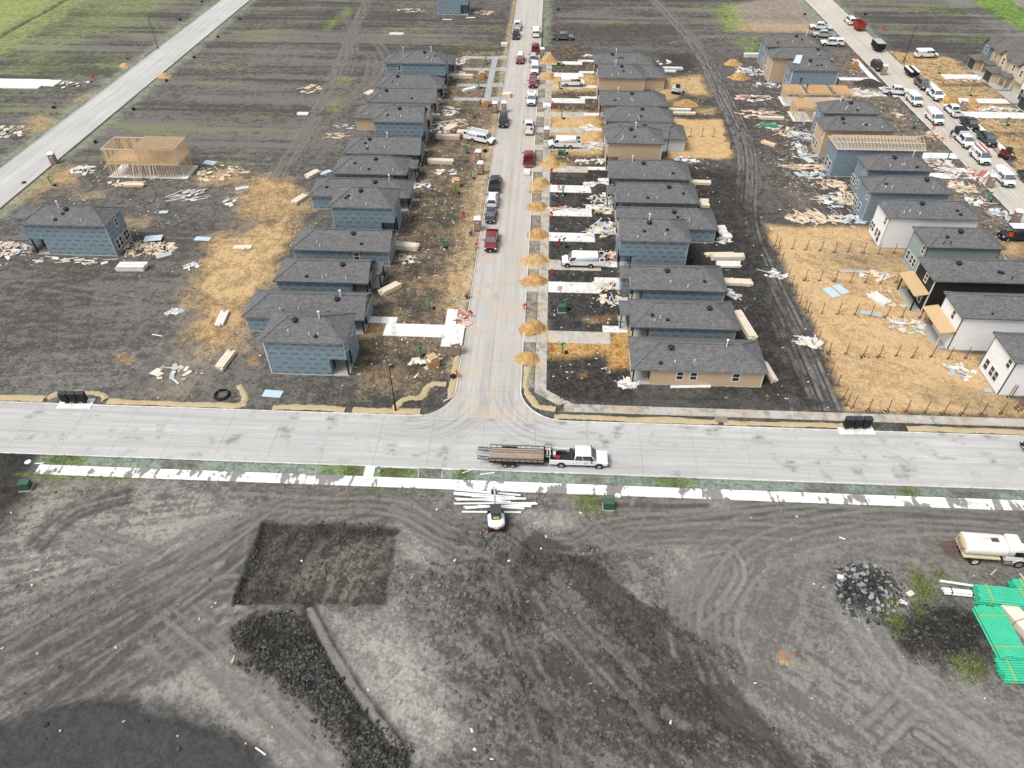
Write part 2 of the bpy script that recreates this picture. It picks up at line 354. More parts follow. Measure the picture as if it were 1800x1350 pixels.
# sand: left swath, yards
poly([(-54.05,101.07),(-49.77,102.66),(-43.99,110.25),(-42.11,104.44),(-41.92,96.33),(-41.11,89.81),(-43.69,84.39),(-47.15,82.08),(-49.84,83.02),(-52.23,91.68)], SAND_A, SAND_B, .58, .5, feather=1.2, wob=2.2)
poly([(-54.61,117.77),(-52.34,122.47),(-44.87,117.12),(-41.78,112.42),(-47.04,108.59),(-51.00,108.40)], SAND_A, SAND_B, .5, .5, k=.8, feather=1.5, wob=2.5)
poly([(-49.23,81.98),(-46.28,83.19),(-42.62,80.55),(-41.41,76.91),(-44.69,74.19),(-47.61,76.62)], SAND_A, SAND_B, .5, .5, k=.85, feather=1.2, wob=2.0)
poly([(-46.98,74.98),(-45.71,76.97),(-41.08,76.54),(-40.24,73.41),(-44.11,72.61)], SAND_A, SAND_B, .45, .5, k=.7, feather=1.2, wob=2.0)
poly([(-54.17,123.06),(-48.27,121.57),(-45.88,118.82),(-52.36,117.39)], SAND_A, SAND_B, .5, k=.8, feather=1, wob=1.5)
streaks([(-44.22,74.49),(-51.25,97.80),(-42.80,109.41),(-38.83,101.95),(-41.20,79.84)], R(20), .9, seed=63)
for pp in ([(-56.31,69.92),(-55.76,70.84),(-54.28,70.61),(-54.26,69.28)], [(-38.34,70.63),(-37.59,71.11),(-36.97,69.96),(-37.73,69.92)]): poly(pp, (.22,.13,.06), (.38,.24,.12), .5, feather=.5, wob=.5)
poly([(-97.34,124.64),(-90.81,126.20),(-88.29,120.25),(-92.41,117.74),(-95.37,118.18)], SAND_A, SAND_B, .45, k=.75, feather=1.2, wob=1.5)
poly([(-97.75,115.72),(-94.17,117.02),(-91.82,113.79),(-96.06,111.96)], SAND_A, SAND_B, .45, k=.6, feather=1, wob=1.5)
poly([(-65.34,123.04),(-60.43,126.32),(-57.57,122.82),(-63.17,120.21)], SAND_A, SAND_B, .45, k=.7, feather=1, wob=1.2)
for pp in ([(-107.90,161.31),(-104.67,165.09),(-104.13,163.29),(-106.69,159.59)], [(-111.83,150.09),(-106.49,147.95),(-104.27,142.68),(-109.53,143.18)]): poly(pp, SAND_A, SAND_B, .45, k=.75, feather=1, wob=1)
for pp in ([(-84.37,115.80),(-80.98,116.51),(-80.32,114.61),(-83.55,114.18)],[(-71.26,106.94),(-67.56,107.12),(-67.70,105.14),(-70.49,105.25)]): poly(pp, SAND_A, (.42,.34,.23), .45, k=.55, feather=1, wob=1)
# left yards beside the street: brown soil mottled with sand
poly([(-23,64.5),(-13.5,66),(-10.4,70),(-10.4,200),(-23,200)], (.075,.064,.053), (.24,.185,.12), .38, .7, feather=1.0, wob=1.0)
for (cx, cy, r) in ((-18.5,71,3.0),(-20,84,2.5),(-19,93,3.2),(-20,101,3.0),(-18,110,3.5),(-19,118,3),(-18,131,3.2),(-20,146,3.5),(-20,157,3)):
    th = np.linspace(0, 6.2, 9); poly([(cx+r*1.3*math.cos(t), cy+r*.8*math.sin(t)) for t in th], (.035,.033,.031), (.085,.078,.07), .42, .8, k=.75, feather=2.0, wob=2.4, seed=int(cy), clod=.4)
poly([(-14.2,82),(-10.5,82),(-10.5,150),(-12.5,150),(-13.5,110)], (.22,.17,.10), (.50,.385,.22), .55, .4, k=.75, feather=1.0, wob=1.2)
poly([(-14.37,91.08),(-10.22,94.08),(-9.90,87.85),(-13.62,88.42)], SAND_A, SAND_B, .6, k=.9, feather=.8, wob=.8)
poly([(-17.60,90.54),(-14.85,91.45),(-14.40,89.53),(-17.22,89.39)], SAND_A, SAND_B, .5, k=.6, feather=.8, wob=1)
poly([(-24.06,79.72),(-22.04,79.82),(-22.35,77.17),(-24.14,77.08)], SAND_A, SAND_B, .45, k=.8, feather=.6, wob=.8)
poly([(-21.48,69.53),(-17.26,70.31),(-17.87,68.29),(-20.91,67.58)], (.16,.115,.08), (.28,.20,.13), .5, k=.6, feather=1, wob=1)
# left verge of the street: sandy dust
line([(-11.0,70),(-11.0,250)], 1.3, (.30,.24,.16), (.48,.40,.28), k=.8, feather=.5)
# right block: black soil between drives
poly([(1.3,72),(12,72),(12,132),(1.3,132)], (.030,.029,.028), (.075,.072,.068), .42, .9, feather=.4, wob=.3, clod=.6)
poly([(1.3,64.9),(12,64.9),(12,72),(1.3,72)], (.028,.027,.026), (.07,.066,.06), .38, .9, feather=.4, wob=.3, clod=.6)
poly([(1.3,132),(12,132),(12,205),(1.3,205)], (.045,.04,.035), (.15,.12,.085), .40, .8, feather=.5, wob=.5, clod=.3)
poly([(22,66),(34,66),(38,130),(30,132),(22,132)], (.028,.027,.026), (.065,.063,.06), .40, .9, feather=2, wob=2, clod=.5)
for k_ in range(4): paint(polymask([(11,98+k_*9),(30,98+k_*9),(30,103+k_*9),(11,103+k_*9)], 1, 1), DARK, (.05,.048,.046), .4)
poly([(1.28,76.54),(9.95,77.42),(10.10,80.02),(12.92,80.31),(12.23,71.28),(9.42,71.15),(9.18,73.93),(1.32,73.26)], ORG_A, ORG_B, .58, .6, feather=.5, wob=.5)
poly([(6.33,81.84),(11.70,83.13),(11.82,81.77),(6.71,80.85)], ORG_A, SAND_B, .4, k=.6, feather=.6, wob=.8)
poly([(5.35,69.81),(6.39,70.43),(6.56,69.73),(5.62,69.26)], ORG_A, ORG_B, .5, k=.8, feather=.3, wob=.3)
poly([(-1.91,182.64),(12.29,183.32),(11.81,171.55),(4.38,171.20),(-1.66,169.07)], (.40,.26,.125), (.57,.385,.19), .65, k=.95, feather=1, wob=1)
poly([(0.93,159.55),(11.91,158.41),(11.65,142.37),(11.83,136.89),(1.25,136.39)], (.40,.26,.125), (.57,.385,.19), .68, .5, k=1.0, feather=1, wob=1.2)
poly([(-2.33,161.94),(-0.55,162.03),(-0.03,136.33),(-1.89,136.24)], SAND_A, SAND_B, .55, k=.8, feather=.6, wob=.6)
poly([(-2.16,135.57),(5.47,132.04),(4.89,129.81),(-2.01,129.79)], SAND_A, SAND_B, .6, k=.9, feather=.6, wob=.6)
poly([(-1.95,67),(-.35,67),(-.35,200),(-1.95,200)], (.15,.138,.12), (.31,.28,.235), .5, .5, feather=.15, wob=.1)
# back yards with sand
poly([(29.17,181.07),(37.70,183.50),(37.83,171.86),(35.37,169.91),(32.40,172.53),(28.06,166.88),(25.99,172.22)], SAND_A, SAND_B, .6, .5, feather=.8, wob=1.0)
poly([(28.39,166.89),(33.99,167.16),(32.40,162.74),(28.25,162.97)], (.2,.14,.07), (.33,.22,.10), .5, k=.7, feather=1, wob=1)
poly([(28.05,155.93),(38.31,156.02),(37.88,146.48),(37.94,139.48),(36.62,136.09),(24.21,135.83),(25.62,143.04),(27.97,143.15)], (.40,.27,.14), (.56,.395,.21), .7, .5, feather=.5, wob=.6)
poly([(33.63,162.37),(37.50,162.56),(36.74,158.77),(33.53,159.44)], SAND_A, SAND_B, .5, k=.8, feather=.5, wob=.6)
poly([(37.84,110.65),(44.32,109.50),(55.72,110.04),(54.60,104.42),(59.20,103.75),(57.78,97.31),(55.65,94.41),(55.33,85.54),(54.08,77.64),(59.22,76.31),(58.62,68.38),(60.00,65.85),(59.39,64.82),(37.99,64.68),(38.32,68.21),(38.56,73.55),(39.06,78.11),(38.27,86.49),(37.89,96.36),(37.97,103.63)], (.38,.26,.14), (.55,.395,.22), .64, .5, feather=.5, wob=.7)
poly([(44.85,100.88),(49.61,102.41),(58.56,101.97),(57.70,97.71),(50.94,96.58),(45.17,97.94)], (.13,.115,.09), (.30,.23,.14), .45, k=.65, feather=2, wob=2.5)
streaks([(40.12,106.93),(58.11,104.59),(54.88,83.81),(58.04,72.74),(56.71,65.69),(38.20,64.81),(39.58,88.35)], R(-60), 1.0, along=.12, across=.5, seed=73)
streaks([(40.12,106.93),(58.11,104.59),(54.88,83.81),(58.04,72.74),(56.71,65.69),(38.20,64.81),(39.58,88.35)], R(-28), .85, seed=71)
for pp in ([(54.52,68.71),(58.37,67.84),(58.35,65.52),(53.51,66.31)], [(39.65,69.09),(41.20,69.43),(40.16,67.23),(39.36,66.93)], [(48.11,68.68),(54.52,68.71),(53.71,67.62),(48.59,67.11)], [(46.63,92.43),(48.48,92.90),(47.34,90.57)]): poly(pp, (.13,.115,.09), (.30,.24,.15), .45, k=.6, feather=1.5, wob=1.5)
poly([(52.34,201.74),(72.26,178.21),(56.24,137.68),(55.79,123.09),(41.12,122.39),(44.98,151.28)], (.045,.042,.04), (.15,.135,.12), .42, .8, k=.8, feather=3, wob=3)
poly([(44.51,123.60),(49.59,122.16),(47.94,118.80),(43.34,116.47)], (.1,.085,.07), (.22,.18,.14), .4, k=.6, feather=2, wob=2)
# right street verges: sand and mud
poly([(91,130),(106,130),(106,200),(91,205)], (.16,.115,.07), (.50,.36,.19), .55, .6, feather=.8, wob=1.2)
for yy in (141,150,158.5,167.2,179): poly([(95,yy),(106,yy),(106,yy+2.4),(95,yy+2.0)], (.05,.046,.042), (.12,.10,.085), .5, k=.8, feather=.8, wob=.8)
poly([(71,60),(81,60),(81,205),(71,205)], (.07,.062,.055), (.22,.185,.145), .45, .7, k=.8, feather=1.5, wob=1.5)
poly([(113.03,188.10),(118.25,188.35),(114.38,180.21),(109.78,180.95)], SAND_A, SAND_B, .55, k=.7, feather=1, wob=1)
poly([(76.10,106.34),(79.33,106.50),(77.19,101.99),(74.45,102.72)], SAND_A, SAND_B, .6, k=.9, feather=.6, wob=.6)
# green hydromulch along kerbs
for (x0, x1, y0, y1) in ((-57,120,51.4,53.0),(-107.4,-104.9,100,300),(-95.8,-93.4,100,300),(-2,0.4,205,300),(78.8,81.7,215,300),(90.4,92.2,215,300)):
    poly([(x0,y0),(x1,y0),(x1,y1),(x0,y1)], MUL_A if y1 < 60 else (.10,.115,.085), MUL_B if y1 < 60 else (.21,.235,.175), .55, .5, k=.9 if y1 < 60 else .7, feather=.35 if y1 < 60 else 1.0, wob=.5 if y1 < 60 else 1.2)
poly([(-72,51.2),(-57,51.2),(-57,53),(-72,53)], (.03,.03,.028), (.05,.05,.048), .4, feather=.3, wob=.3)
for (x0, x1) in ((-57,-51),(-24,-19.2),(-17.9,-13),(-8.8,-7.2),(13,18),(40,42)): poly([(x0,51.5),(x1,51.5),(x1,53),(x0,53)], (.06,.085,.03), (.15,.20,.06), .5, k=.75, feather=.5, wob=.6)
for (x0, x1) in ((-12.6,-10.4),(30,34),(46,50),(-42,-38),(5,7.5)): poly([(x0,51.3),(x1,51.3),(x1,52.9),(x0,52.9)], (.075,.07,.063), (.14,.13,.12), .5, k=.8, feather=.4, wob=.5)
# ---- south lot: graded dark clay, dried light crust, wheel tracks
poly([(-64.27,52.49),(-57.29,52.30),(-54.08,46.33),(-53.59,41.16),(-56.68,40.32)], (.026,.025,.025), (.045,.044,.043), .4, .7, feather=.6, wob=.8, dz=.1)
poly([(-55.84,49.47),(-51.39,49.68),(-49.60,45.01),(-52.62,42.64)], (.10,.095,.07), (.20,.19,.13), .45, k=.6, feather=1, wob=1)
poly([(-54.51,47.10),(-38.37,49.48),(-32.16,48.16),(-32.43,43.60),(-38.94,39.12),(-50.58,34.12),(-54.76,41.11)], (.085,.083,.078), (.225,.218,.205), .50, .6, feather=2, wob=2, ws=.3)
poly([(-41.34,43.17),(-31.39,45.87),(-29.36,41.61),(-29.08,35.75),(-34.30,34.89),(-40.35,38.39)], (.12,.118,.11), (.23,.225,.213), .55, .5, k=.8, feather=2, wob=2)
streaks([(-53.91,37.75),(-31.39,45.87),(-27.39,34.02),(-33.01,25.70),(-44.23,21.87)], R(27), 1.5, along=.10, across=1.0, seed=81, dz=.22)
poly([(-50.58,34.12),(-38.93,37.80),(-28.46,33.97),(-26.05,28.55),(-33.01,25.70),(-40.07,24.87),(-44.36,23.71)], (.075,.073,.068), (.195,.19,.178), .5, .9, k=.85, feather=2, wob=2)
poly([(-33.39,36.79),(-27.92,34.00),(-24.88,28.09),(-18.12,23.57),(-12.87,21.17),(-12.62,19.93),(-20.23,19.56),(-26.49,25.52),(-32.87,27.71),(-33.58,33.14)], (.14,.138,.13), (.29,.285,.27), .58, .45, k=.85, feather=2, wob=2)
poly([(-44.91,22.20),(-41.44,23.76),(-36.28,25.25),(-30.25,25.05),(-24.68,23.17),(-20.61,20.80),(-18.66,18.82),(-42.14,17.71)], (.030,.0305,.032), (.056,.057,.060), .48, .35, feather=.8, wob=.8, dz=.9)
line([(-31.62,24.79),(-27.83,22.65),(-22.89,20.70),(-19.99,18.76)], 3.0, (.13,.128,.12), (.22,.216,.205), k=.8, feather=1.2)
# light crust patches
for pp in ([(-16.06,31.71),(-12.77,33.84),(-9.32,32.03),(-6.77,27.93),(-5.82,23.70),(-8.74,22.67),(-11.45,26.23),(-14.99,29.07)], [(-9.46,39.21),(-7.22,36.79),(-7.50,34.38),(-9.33,36.08)], [(-17.35,32.77),(-14.48,34.34),(-12.59,35.92),(-12.82,34.13),(-16.06,31.71)],
           [(-6.79,32.70),(-4.22,33.39),(-4.05,31.18),(-6.10,31.09)], [(1.26,35.98),(4.22,35.53),(3.66,33.76),(1.02,34.21)], [(-10.49,24.85),(-7.51,25.94),(-7.69,23.61),(-9.87,23.96)], [(8.79,40.07),(11.30,37.06),(12.59,34.19),(11.07,34.69),(8.66,38.16)], [(15.40,43.74),(18.89,43.91),(17.56,39.21),(14.71,38.45)], [(-0.42,47.34),(4.43,47.20),(3.20,44.93),(-0.36,45.12)], [(18.13,50.55),(22.33,49.96),(20.76,47.97),(18.04,47.84)], [(-14.02,44.47),(-10.18,42.53),(-9.82,39.84),(-12.76,40.36)]):
    poly(pp, (.17,.167,.158), (.33,.324,.308), .58, .4, k=.9, feather=1.2, wob=1.6)
# dark churned clods through the middle
poly([(-13.22,39.68),(-8.47,42.96),(1.44,43.43),(8.66,38.16),(18.30,31.18),(23.33,22.05),(-4.15,20.74),(-6.12,26.49),(-10.00,33.11)], (.040,.039,.037), (.125,.122,.115), .44, .95, k=.8, feather=3, wob=3, clod=.36)
streaks([(-9.01,42.58),(1.44,43.78),(18.80,31.20),(23.78,22.07),(-3.24,20.79)], R(-33), 1.5, along=.16, across=.8, seed=97, dz=.16)
for pp in ([(1.45,43.08),(4.34,42.53),(9.30,39.45),(8.13,38.45),(2.61,41.09)], [(5.87,36.80),(10.16,36.40),(12.59,34.19),(9.92,33.50),(5.80,35.02)], [(-2.82,36.39),(-1.21,37.07),(-0.05,34.74),(-1.57,32.95)], [(13.19,34.79),(15.93,32.13),(18.22,28.13),(16.35,28.53),(13.37,32.01)], [(-4.46,44.21),(-2.12,44.68),(-0.29,43.00),(-3.78,42.83)], [(7.14,30.13),(11.55,29.31),(11.88,27.83),(8.04,28.64)]):
    poly(pp, (.026,.025,.024), (.06,.058,.055), .4, 1.0, feather=1.0, wob=1.2, clod=.95, dz=.1)
# graded right side, smooth
poly([(11.68,47.54),(28.21,49.08),(43.74,49.06),(50.96,46.84),(48.96,42.63),(39.66,41.54),(30.50,42.42),(25.88,35.39),(24.08,28.41),(18.32,28.63),(15.22,34.31),(17.41,41.80),(11.39,44.25)], (.085,.082,.077), (.150,.146,.138), .52, .35, k=.85, feather=2.5, wob=2)
poly([(17.51,29.59),(29.93,35.01),(34.18,32.46),(42.62,29.29),(39.34,22.39),(23.66,21.65)], (.085,.083,.079), (.185,.181,.172), .52, .45, k=.8, feather=3, wob=2)
streaks([(12.93,47.98),(34.18,48.99),(29.93,38.55),(18.70,30.68),(14.40,36.01)], R(62), .7, along=.1, across=.9, seed=101)
tracks([(29.03,47.62),(21.35,44.72),(16.65,40.45),(14.66,36.02),(14.73,32.62)], n=3, col=(.16,.157,.15), k=.35)
tracks([(34.07,48.60),(23.40,46.25),(14.45,45.46),(8.55,45.55)], n=3, col=(.13,.128,.122), k=.35)
tracks([(5.08,49.14),(4.71,46.46),(7.31,44.41),(11.91,43.58)], n=1, col=(.17,.166,.158), k=.5)
tracks([(6.94,49.62),(6.68,46.19),(4.37,43.92),(1.44,43.43)], n=2, col=(.16,.156,.15), k=.45)
tracks([(19.41,43.59),(20.26,41.93),(18.18,38.00),(15.65,35.48)], n=1, col=(.24,.235,.225), k=.55)
tracks([(-4.52,44.92),(-8.63,44.37),(-13.17,46.74),(-18.34,48.03),(-23.08,47.03),(-28.35,46.02)], n=2, col=(.15,.147,.14), k=.4)
tracks([(-2.07,43.61),(-6.11,42.72),(-10.45,44.64),(-14.64,48.21)], n=2, col=(.17,.166,.16), k=.4)
tracks([(30.56,37.07),(31.70,31.82),(35.01,28.20),(39.95,23.68),(41.37,22.08)], n=4, col=(.25,.245,.235), k=.55)
for q in range(4): tracks([(p_[0]+random.uniform(-.8,.8), p_[1]+(q-1.5)*.8) for p_ in ((9.87,47.45),(18.94,47.89),(29.52,49.53),(40.25,49.28),(51.25,48.67))], n=1, col=random.choice([(.17,.166,.158),(.055,.053,.05)]), k=.42)
tracks([(28.31,26.60),(31.90,29.52),(33.29,31.37)], gauge=.1, w=.5, col=(.25,.245,.235), k=.6)
tracks([(29.16,24.91),(32.24,27.12),(33.65,28.38)], gauge=.1, w=.5, col=(.25,.245,.235), k=.6)
tracks([(32.68,28.33),(37.33,28.07),(41.96,27.91)], n=1, col=(.21,.206,.2), k=.45)
tracks([(32.76,25.99),(35.40,23.46)], gauge=.1, w=.6, col=(.23,.226,.22), k=.5)
tracks([(-49.65,42.78),(-43.31,40.95),(-37.94,39.50)], n=2, col=(.2,.196,.186), dark=(.045,.044,.042), k=.5)
tracks([(-29.04,38.93),(-29.46,43.74),(-29.19,46.74)], n=1, col=(.18,.176,.17), k=.4)
tracks([(-50.87,40.59),(-48.99,45.04),(-43.96,47.60)], n=3, col=(.06,.058,.055), k=.4)
streaks([(15.69,30.53),(30.11,35.59),(42.38,28.79),(39.34,22.39),(23.21,21.63)], R(-38), 1.0, along=.10, across=.7, seed=131)
streaks([(-31.90,47.39),(-4.67,47.14),(-7.63,40.61),(-13.11,39.03),(-30.65,43.68)], R(-10), 1.1, along=.10, across=.8, seed=133)
streaks([(-33.14,36.17),(-24.88,28.09),(-12.62,19.93),(-22.47,19.46),(-33.37,27.68)], R(-42), 1.0, along=.10, across=.8, seed=135)
streaks([(-2.32,48.79),(52.40,49.85),(50.28,45.40),(9.59,43.46)], R(4), 1.0, along=.06, across=1.0, seed=137)
tracks([(-33.58,33.14),(-25.38,28.06),(-16.84,22.28),(-13.51,19.88)], n=3, col=(.20,.197,.188), k=.4)
tracks([(-46.67,27.57),(-40.25,33.41),(-34.13,38.69),(-29.69,44.46),(-23.27,47.80)], n=3, col=(.16,.157,.15), k=.4)
tracks([(-42.98,24.74),(-36.82,30.72),(-30.39,36.31),(-28.20,41.67)], n=2, col=(.09,.088,.084), dark=(.03,.03,.03), k=.5)
tracks([(13.81,21.18),(9.89,27.25),(4.20,34.36),(-0.25,41.63),(-3.28,44.26)], n=3, col=(.13,.127,.12), k=.45)
tracks([(20.97,21.52),(17.56,27.13),(11.54,34.14),(4.31,40.51),(-0.32,43.69)], n=3, col=(.055,.053,.05), dark=(.03,.03,.03), k=.55)
tracks([(3.51,20.69),(1.65,26.38),(-1.57,32.95),(-3.04,40.16)], n=2, col=(.12,.118,.11), k=.4)
for pp, an, sd_ in (([(-59.95,47.64),(-31.90,47.39),(-29.04,38.93),(-51.67,34.07)], 12, 301), ([(-53.91,37.75),(-30.05,43.71),(-27.00,32.88),(-45.04,23.21)], 28, 303), ([(-12.72,43.81),(3.79,44.60),(24.23,22.09),(-7.30,20.59)], -35, 305), ([(3.84,49.08),(52.77,50.63),(48.96,42.63),(20.70,41.29),(3.77,43.19)], -4, 307), ([(14.24,43.69),(30.13,45.14),(24.74,30.96),(15.18,30.51)], 60, 309), ([(16.19,30.56),(29.22,36.13),(42.86,29.79),(39.34,22.39),(22.32,21.58)], -40, 311), ([(-34.30,34.89),(-27.19,33.45),(-11.72,19.97),(-24.26,19.37)], -42, 313)):
    streaks(pp, R(an), 1.15, along=.12, across=2.3, seed=sd_, dz=.10); streaks(pp, R(an+random.uniform(12,24)), .6, along=.10, across=1.5, seed=sd_+1)
for q in range(16):
    a0 = random.uniform(-50,-34); tracks([(a0-6,24+random.uniform(-4,8)),(a0+3,31+random.uniform(-4,6)),(a0+12,37+random.uniform(-3,5)),(a0+20,44+random.uniform(-2,3))], n=1, col=random.choice([(.19,.186,.178),(.07,.068,.065)]), k=.32)
def sweep(pts, offs, cols, w=.42, k=.6):
    c = smoothline(pts, 12)
    for q, off in enumerate(offs):
        o = []
        for i, p in enumerate(c):
            a = Vector(c[max(i-1,0)]); b = Vector(c[min(i+1,len(c)-1)]); t = (b-a).normalized(); o.append(tuple(Vector(p)+Vector((-t.y, t.x))*off))
        cc = cols[q % len(cols)]; sd_ = 400+q*7+int(abs(pts[0][0]))
        line(o, w*2.0, a=(.055,.053,.05), b=(.07,.068,.065), k=k*.7, feather=.3, wob=.1, brk=True, seed=sd_)
        line(o, w, a=cc, b=tuple(1.25*v for v in cc), k=k, dz=-.06, feather=.12, wob=.06, brk=True, seed=sd_)
LG = [(.17,.166,.157),(.13,.127,.12),(.20,.196,.185),(.10,.098,.093)]
sweep([(51.96,48.93),(40.11,48.89),(29.44,46.90),(22.31,43.72),(18.23,39.24),(16.53,34.38),(17.27,29.58)], [-3.6,-1.9,-.9,0,.8,1.7,2.6,4.4], LG, k=.62)
sweep([(28.84,46.87),(19.36,46.79),(10.93,45.66),(6.14,44.35)], [-1.7,-.8,0,.9,1.8], LG, k=.6)
sweep([(11.89,49.86),(10.06,45.98),(6.10,43.30),(1.44,43.43)], [-.9,.9], LG, k=.7)
sweep([(5.09,49.77),(5.49,46.50),(8.13,43.40)], [-.85,.85], LG, k=.75)
sweep([(16.32,42.08),(20.15,42.94),(20.51,40.31),(17.98,36.77)], [-.4,.4], [(.25,.245,.235)], k=.8)
line(smoothline([(30.02,37.05),(31.54,32.07),(34.62,28.42),(40.06,23.90),(42.49,21.73)]), 3.0, (.13,.128,.122), (.235,.23,.22), .55, .35, k=.75, feather=1.6, wob=.6)
sweep([(30.47,36.77),(31.74,31.92),(34.83,28.34),(39.99,23.77),(42.38,21.52)], [-1.2,-.3,.5,1.4], [(.24,.236,.226),(.12,.118,.112)], k=.75)
sweep([(27.41,25.96),(31.15,28.74),(33.19,31.10),(33.35,32.96)], [0], [(.24,.236,.226)], w=.5, k=.8); sweep([(28.94,24.55),(32.77,27.28),(34.92,27.96)], [0], [(.24,.236,.226)], w=.5, k=.8)
sweep([(34.43,27.93),(38.50,28.61),(42.10,28.20)], [-.5,.5], [(.22,.216,.206)], k=.7); sweep([(32.38,25.97),(35.03,23.66),(36.47,21.85)], [0], [(.24,.236,.226)], w=.6, k=.8)
sweep([(-33.40,48.10),(-23.27,47.80),(-14.58,47.82),(-8.04,44.40),(-3.26,43.91)], [-1.6,-.7,.3,1.2], LG, k=.6)
sweep([(-27.42,38.35),(-28.64,43.06),(-26.64,46.48)], [-.8,.8], LG, k=.6)
sweep([(-34.11,33.12),(-26.55,28.53),(-19.06,23.52),(-12.54,19.52)], [-2.6,-1.2,0,1.1,2.4], [(.22,.216,.206),(.15,.147,.14)], k=.6)
sweep([(-47.07,26.52),(-41.28,32.20),(-35.56,37.96),(-30.41,44.79)], [-4,-2.6,-1.4,-.3,.8,2.0,3.4], [(.17,.166,.158),(.075,.073,.07)], k=.6)
# dark rows of clods running down to the right
def clodrows(pts, ang, seed, along=.22, across=.55, thr=.56):
    s, m = polymask(pts, 2.5, 2.5, seed); x = X[s]; y = Y[s]; c, d = math.cos(ang), math.sin(ang); u = x*c+y*d; v = -x*d+y*c
    nn = fbm(u*along/across, v, across, 3, seed)*.75+fbm(x, y, 1.1, 3, seed+3)*.25
    mk = np.clip((nn-thr)*11, 0, 1)*m
    paint((s, mk), (.030,.029,.028), (.075,.072,.068), .42, 1.0, .9, .10, .85)
clodrows([(-7.93,43.33),(1.44,43.78),(9.76,38.21),(18.80,31.20),(23.33,22.05),(3.51,21.11),(-2.92,29.65)], R(-36), 501)
clodrows([(-4.46,44.21),(3.77,43.19),(12.38,37.11),(18.70,30.68),(13.81,31.50),(4.81,37.98)], R(-33), 503, thr=.55)
poly([(-44.91,22.20),(-41.44,23.76),(-36.28,25.25),(-30.25,25.05),(-24.68,23.17),(-20.61,20.80),(-18.66,18.82),(-42.14,17.71)], (.030,.0305,.032), (.052,.053,.056), .48, .3, feather=.6, wob=.7, dz=.2)
# pit: steep cut on the far and left sides, running out toward the near right corner
PIT = [(-28.4,44.6),(-14.1,44.5),(-13.7,35.7),(-28.3,35.2)]
s, m = polymask(PIT, .35, .4, 91, ws=.9); x = X[s]; y = Y[s]
dep = np.clip(.25+.75*np.maximum((y-35.5)/9.0, (-17-x)/11.0), .12, 1)
Z[s] -= m*.6*dep
paint((s, m), (.028,.027,.026), (.075,.071,.064), .38, .9, 1.0, 0, .16)
poly([(-21,41.5),(-15,43),(-14.4,36.3),(-20,36.6),(-23,38)], (.045,.042,.038), (.17,.155,.13), .46, .8, k=.8, feather=1.5, wob=1.4)
streaks(PIT, R(78), 1.0, along=.25, across=1.9, seed=93, feather=.4, wob=.1, dz=.10)
for a_, b_ in (((-28.4,44.45),(-14.2,44.35)), ((-28.3,44.5),(-28.15,35.5))): line([a_, b_], .7, (.020,.0195,.019), (.045,.043,.040), .4, .9, k=.75, feather=.3, wob=.3)  # dark fresh-cut soil along the two steep walls, with their shadow painted in
# loose spoil ridge with a smooth blade track along its right side
poly([(-27.60,32.28),(-26.22,33.79),(-22.03,34.28),(-19.73,32.09),(-16.32,28.24),(-12.92,24.97),(-9.32,22.55),(-8.42,20.54),(-13.15,20.31),(-15.94,23.44),(-19.13,26.45),(-22.88,28.18),(-25.90,29.61)], (.017,.0165,.016), (.052,.050,.047), .40, 1.0, feather=.5, wob=1.0, ws=.9, dz=.25, clod=.8)
rut = smoothline([(-20.81,34.81),(-18.01,31.06),(-14.57,27.06),(-10.41,22.94)])
line(rut, 1.5, (.024,.023,.022), (.05,.048,.046), .4, .4, k=.95, feather=.25, wob=.15, dz=-.15)
line(rut, .75, (.115,.113,.108), (.165,.162,.155), .5, .15, k=1.0, feather=.12, wob=.14, dz=.10, brk=False)
line([(a_+.9, b_+.15) for a_, b_ in rut], .4, (.10,.098,.093), (.14,.137,.13), .5, .2, k=.8, feather=.12, wob=.12, brk=True)
# dark pile by the pipes, weeds
poly([(33.28,35.74),(36.15,37.94),(39.64,38.71),(41.73,36.72),(41.69,32.55),(36.91,31.80),(33.86,32.98)], (.018,.0175,.017), (.045,.043,.041), .38, .95, feather=.8, wob=1, dz=.35, clod=.8)
poly([(30.12,41.09),(32.00,41.83),(35.17,41.33),(34.37,38.15),(31.54,36.82),(29.48,37.92)], (.018,.018,.018), (.05,.05,.05), .4, .9, feather=.6, wob=.8, dz=.35)
poly([(35.01,40.04),(36.95,40.13),(37.12,37.68),(34.75,36.98)], (.14,.14,.14), (.26,.26,.26), .5, k=.8, feather=.8, wob=.8)
for pp in ([(37.37,42.08),(38.70,41.17),(38.68,38.97),(36.25,36.75),(36.72,39.49)], [(34.30,39.07),(35.12,38.80),(34.59,37.27),(33.89,37.53)], [(34.22,36.95),(34.60,35.80),(33.87,35.20),(33.75,36.34)], [(37.99,32.64),(40.17,32.48),(38.71,31.37),(37.81,31.58)], [(39.79,41.87),(40.79,41.59),(39.97,40.91)], [(4.46,49.11),(8.75,48.93),(8.36,47.38),(5.04,47.60)]):
    poly(pp, (.06,.075,.03), (.14,.18,.06), .5, k=.75, feather=.8, wob=1)
line([(-58,49.8),(-44,49.75)], .5, (.07,.09,.03), (.15,.19,.06), k=.8); line([(5,49.6),(9,49.6)], .8, (.09,.1,.05), (.17,.19,.08), k=.7); line([(-19,49.5),(-12,49.6)], .5, (.07,.09,.03), (.13,.17,.06), k=.6)

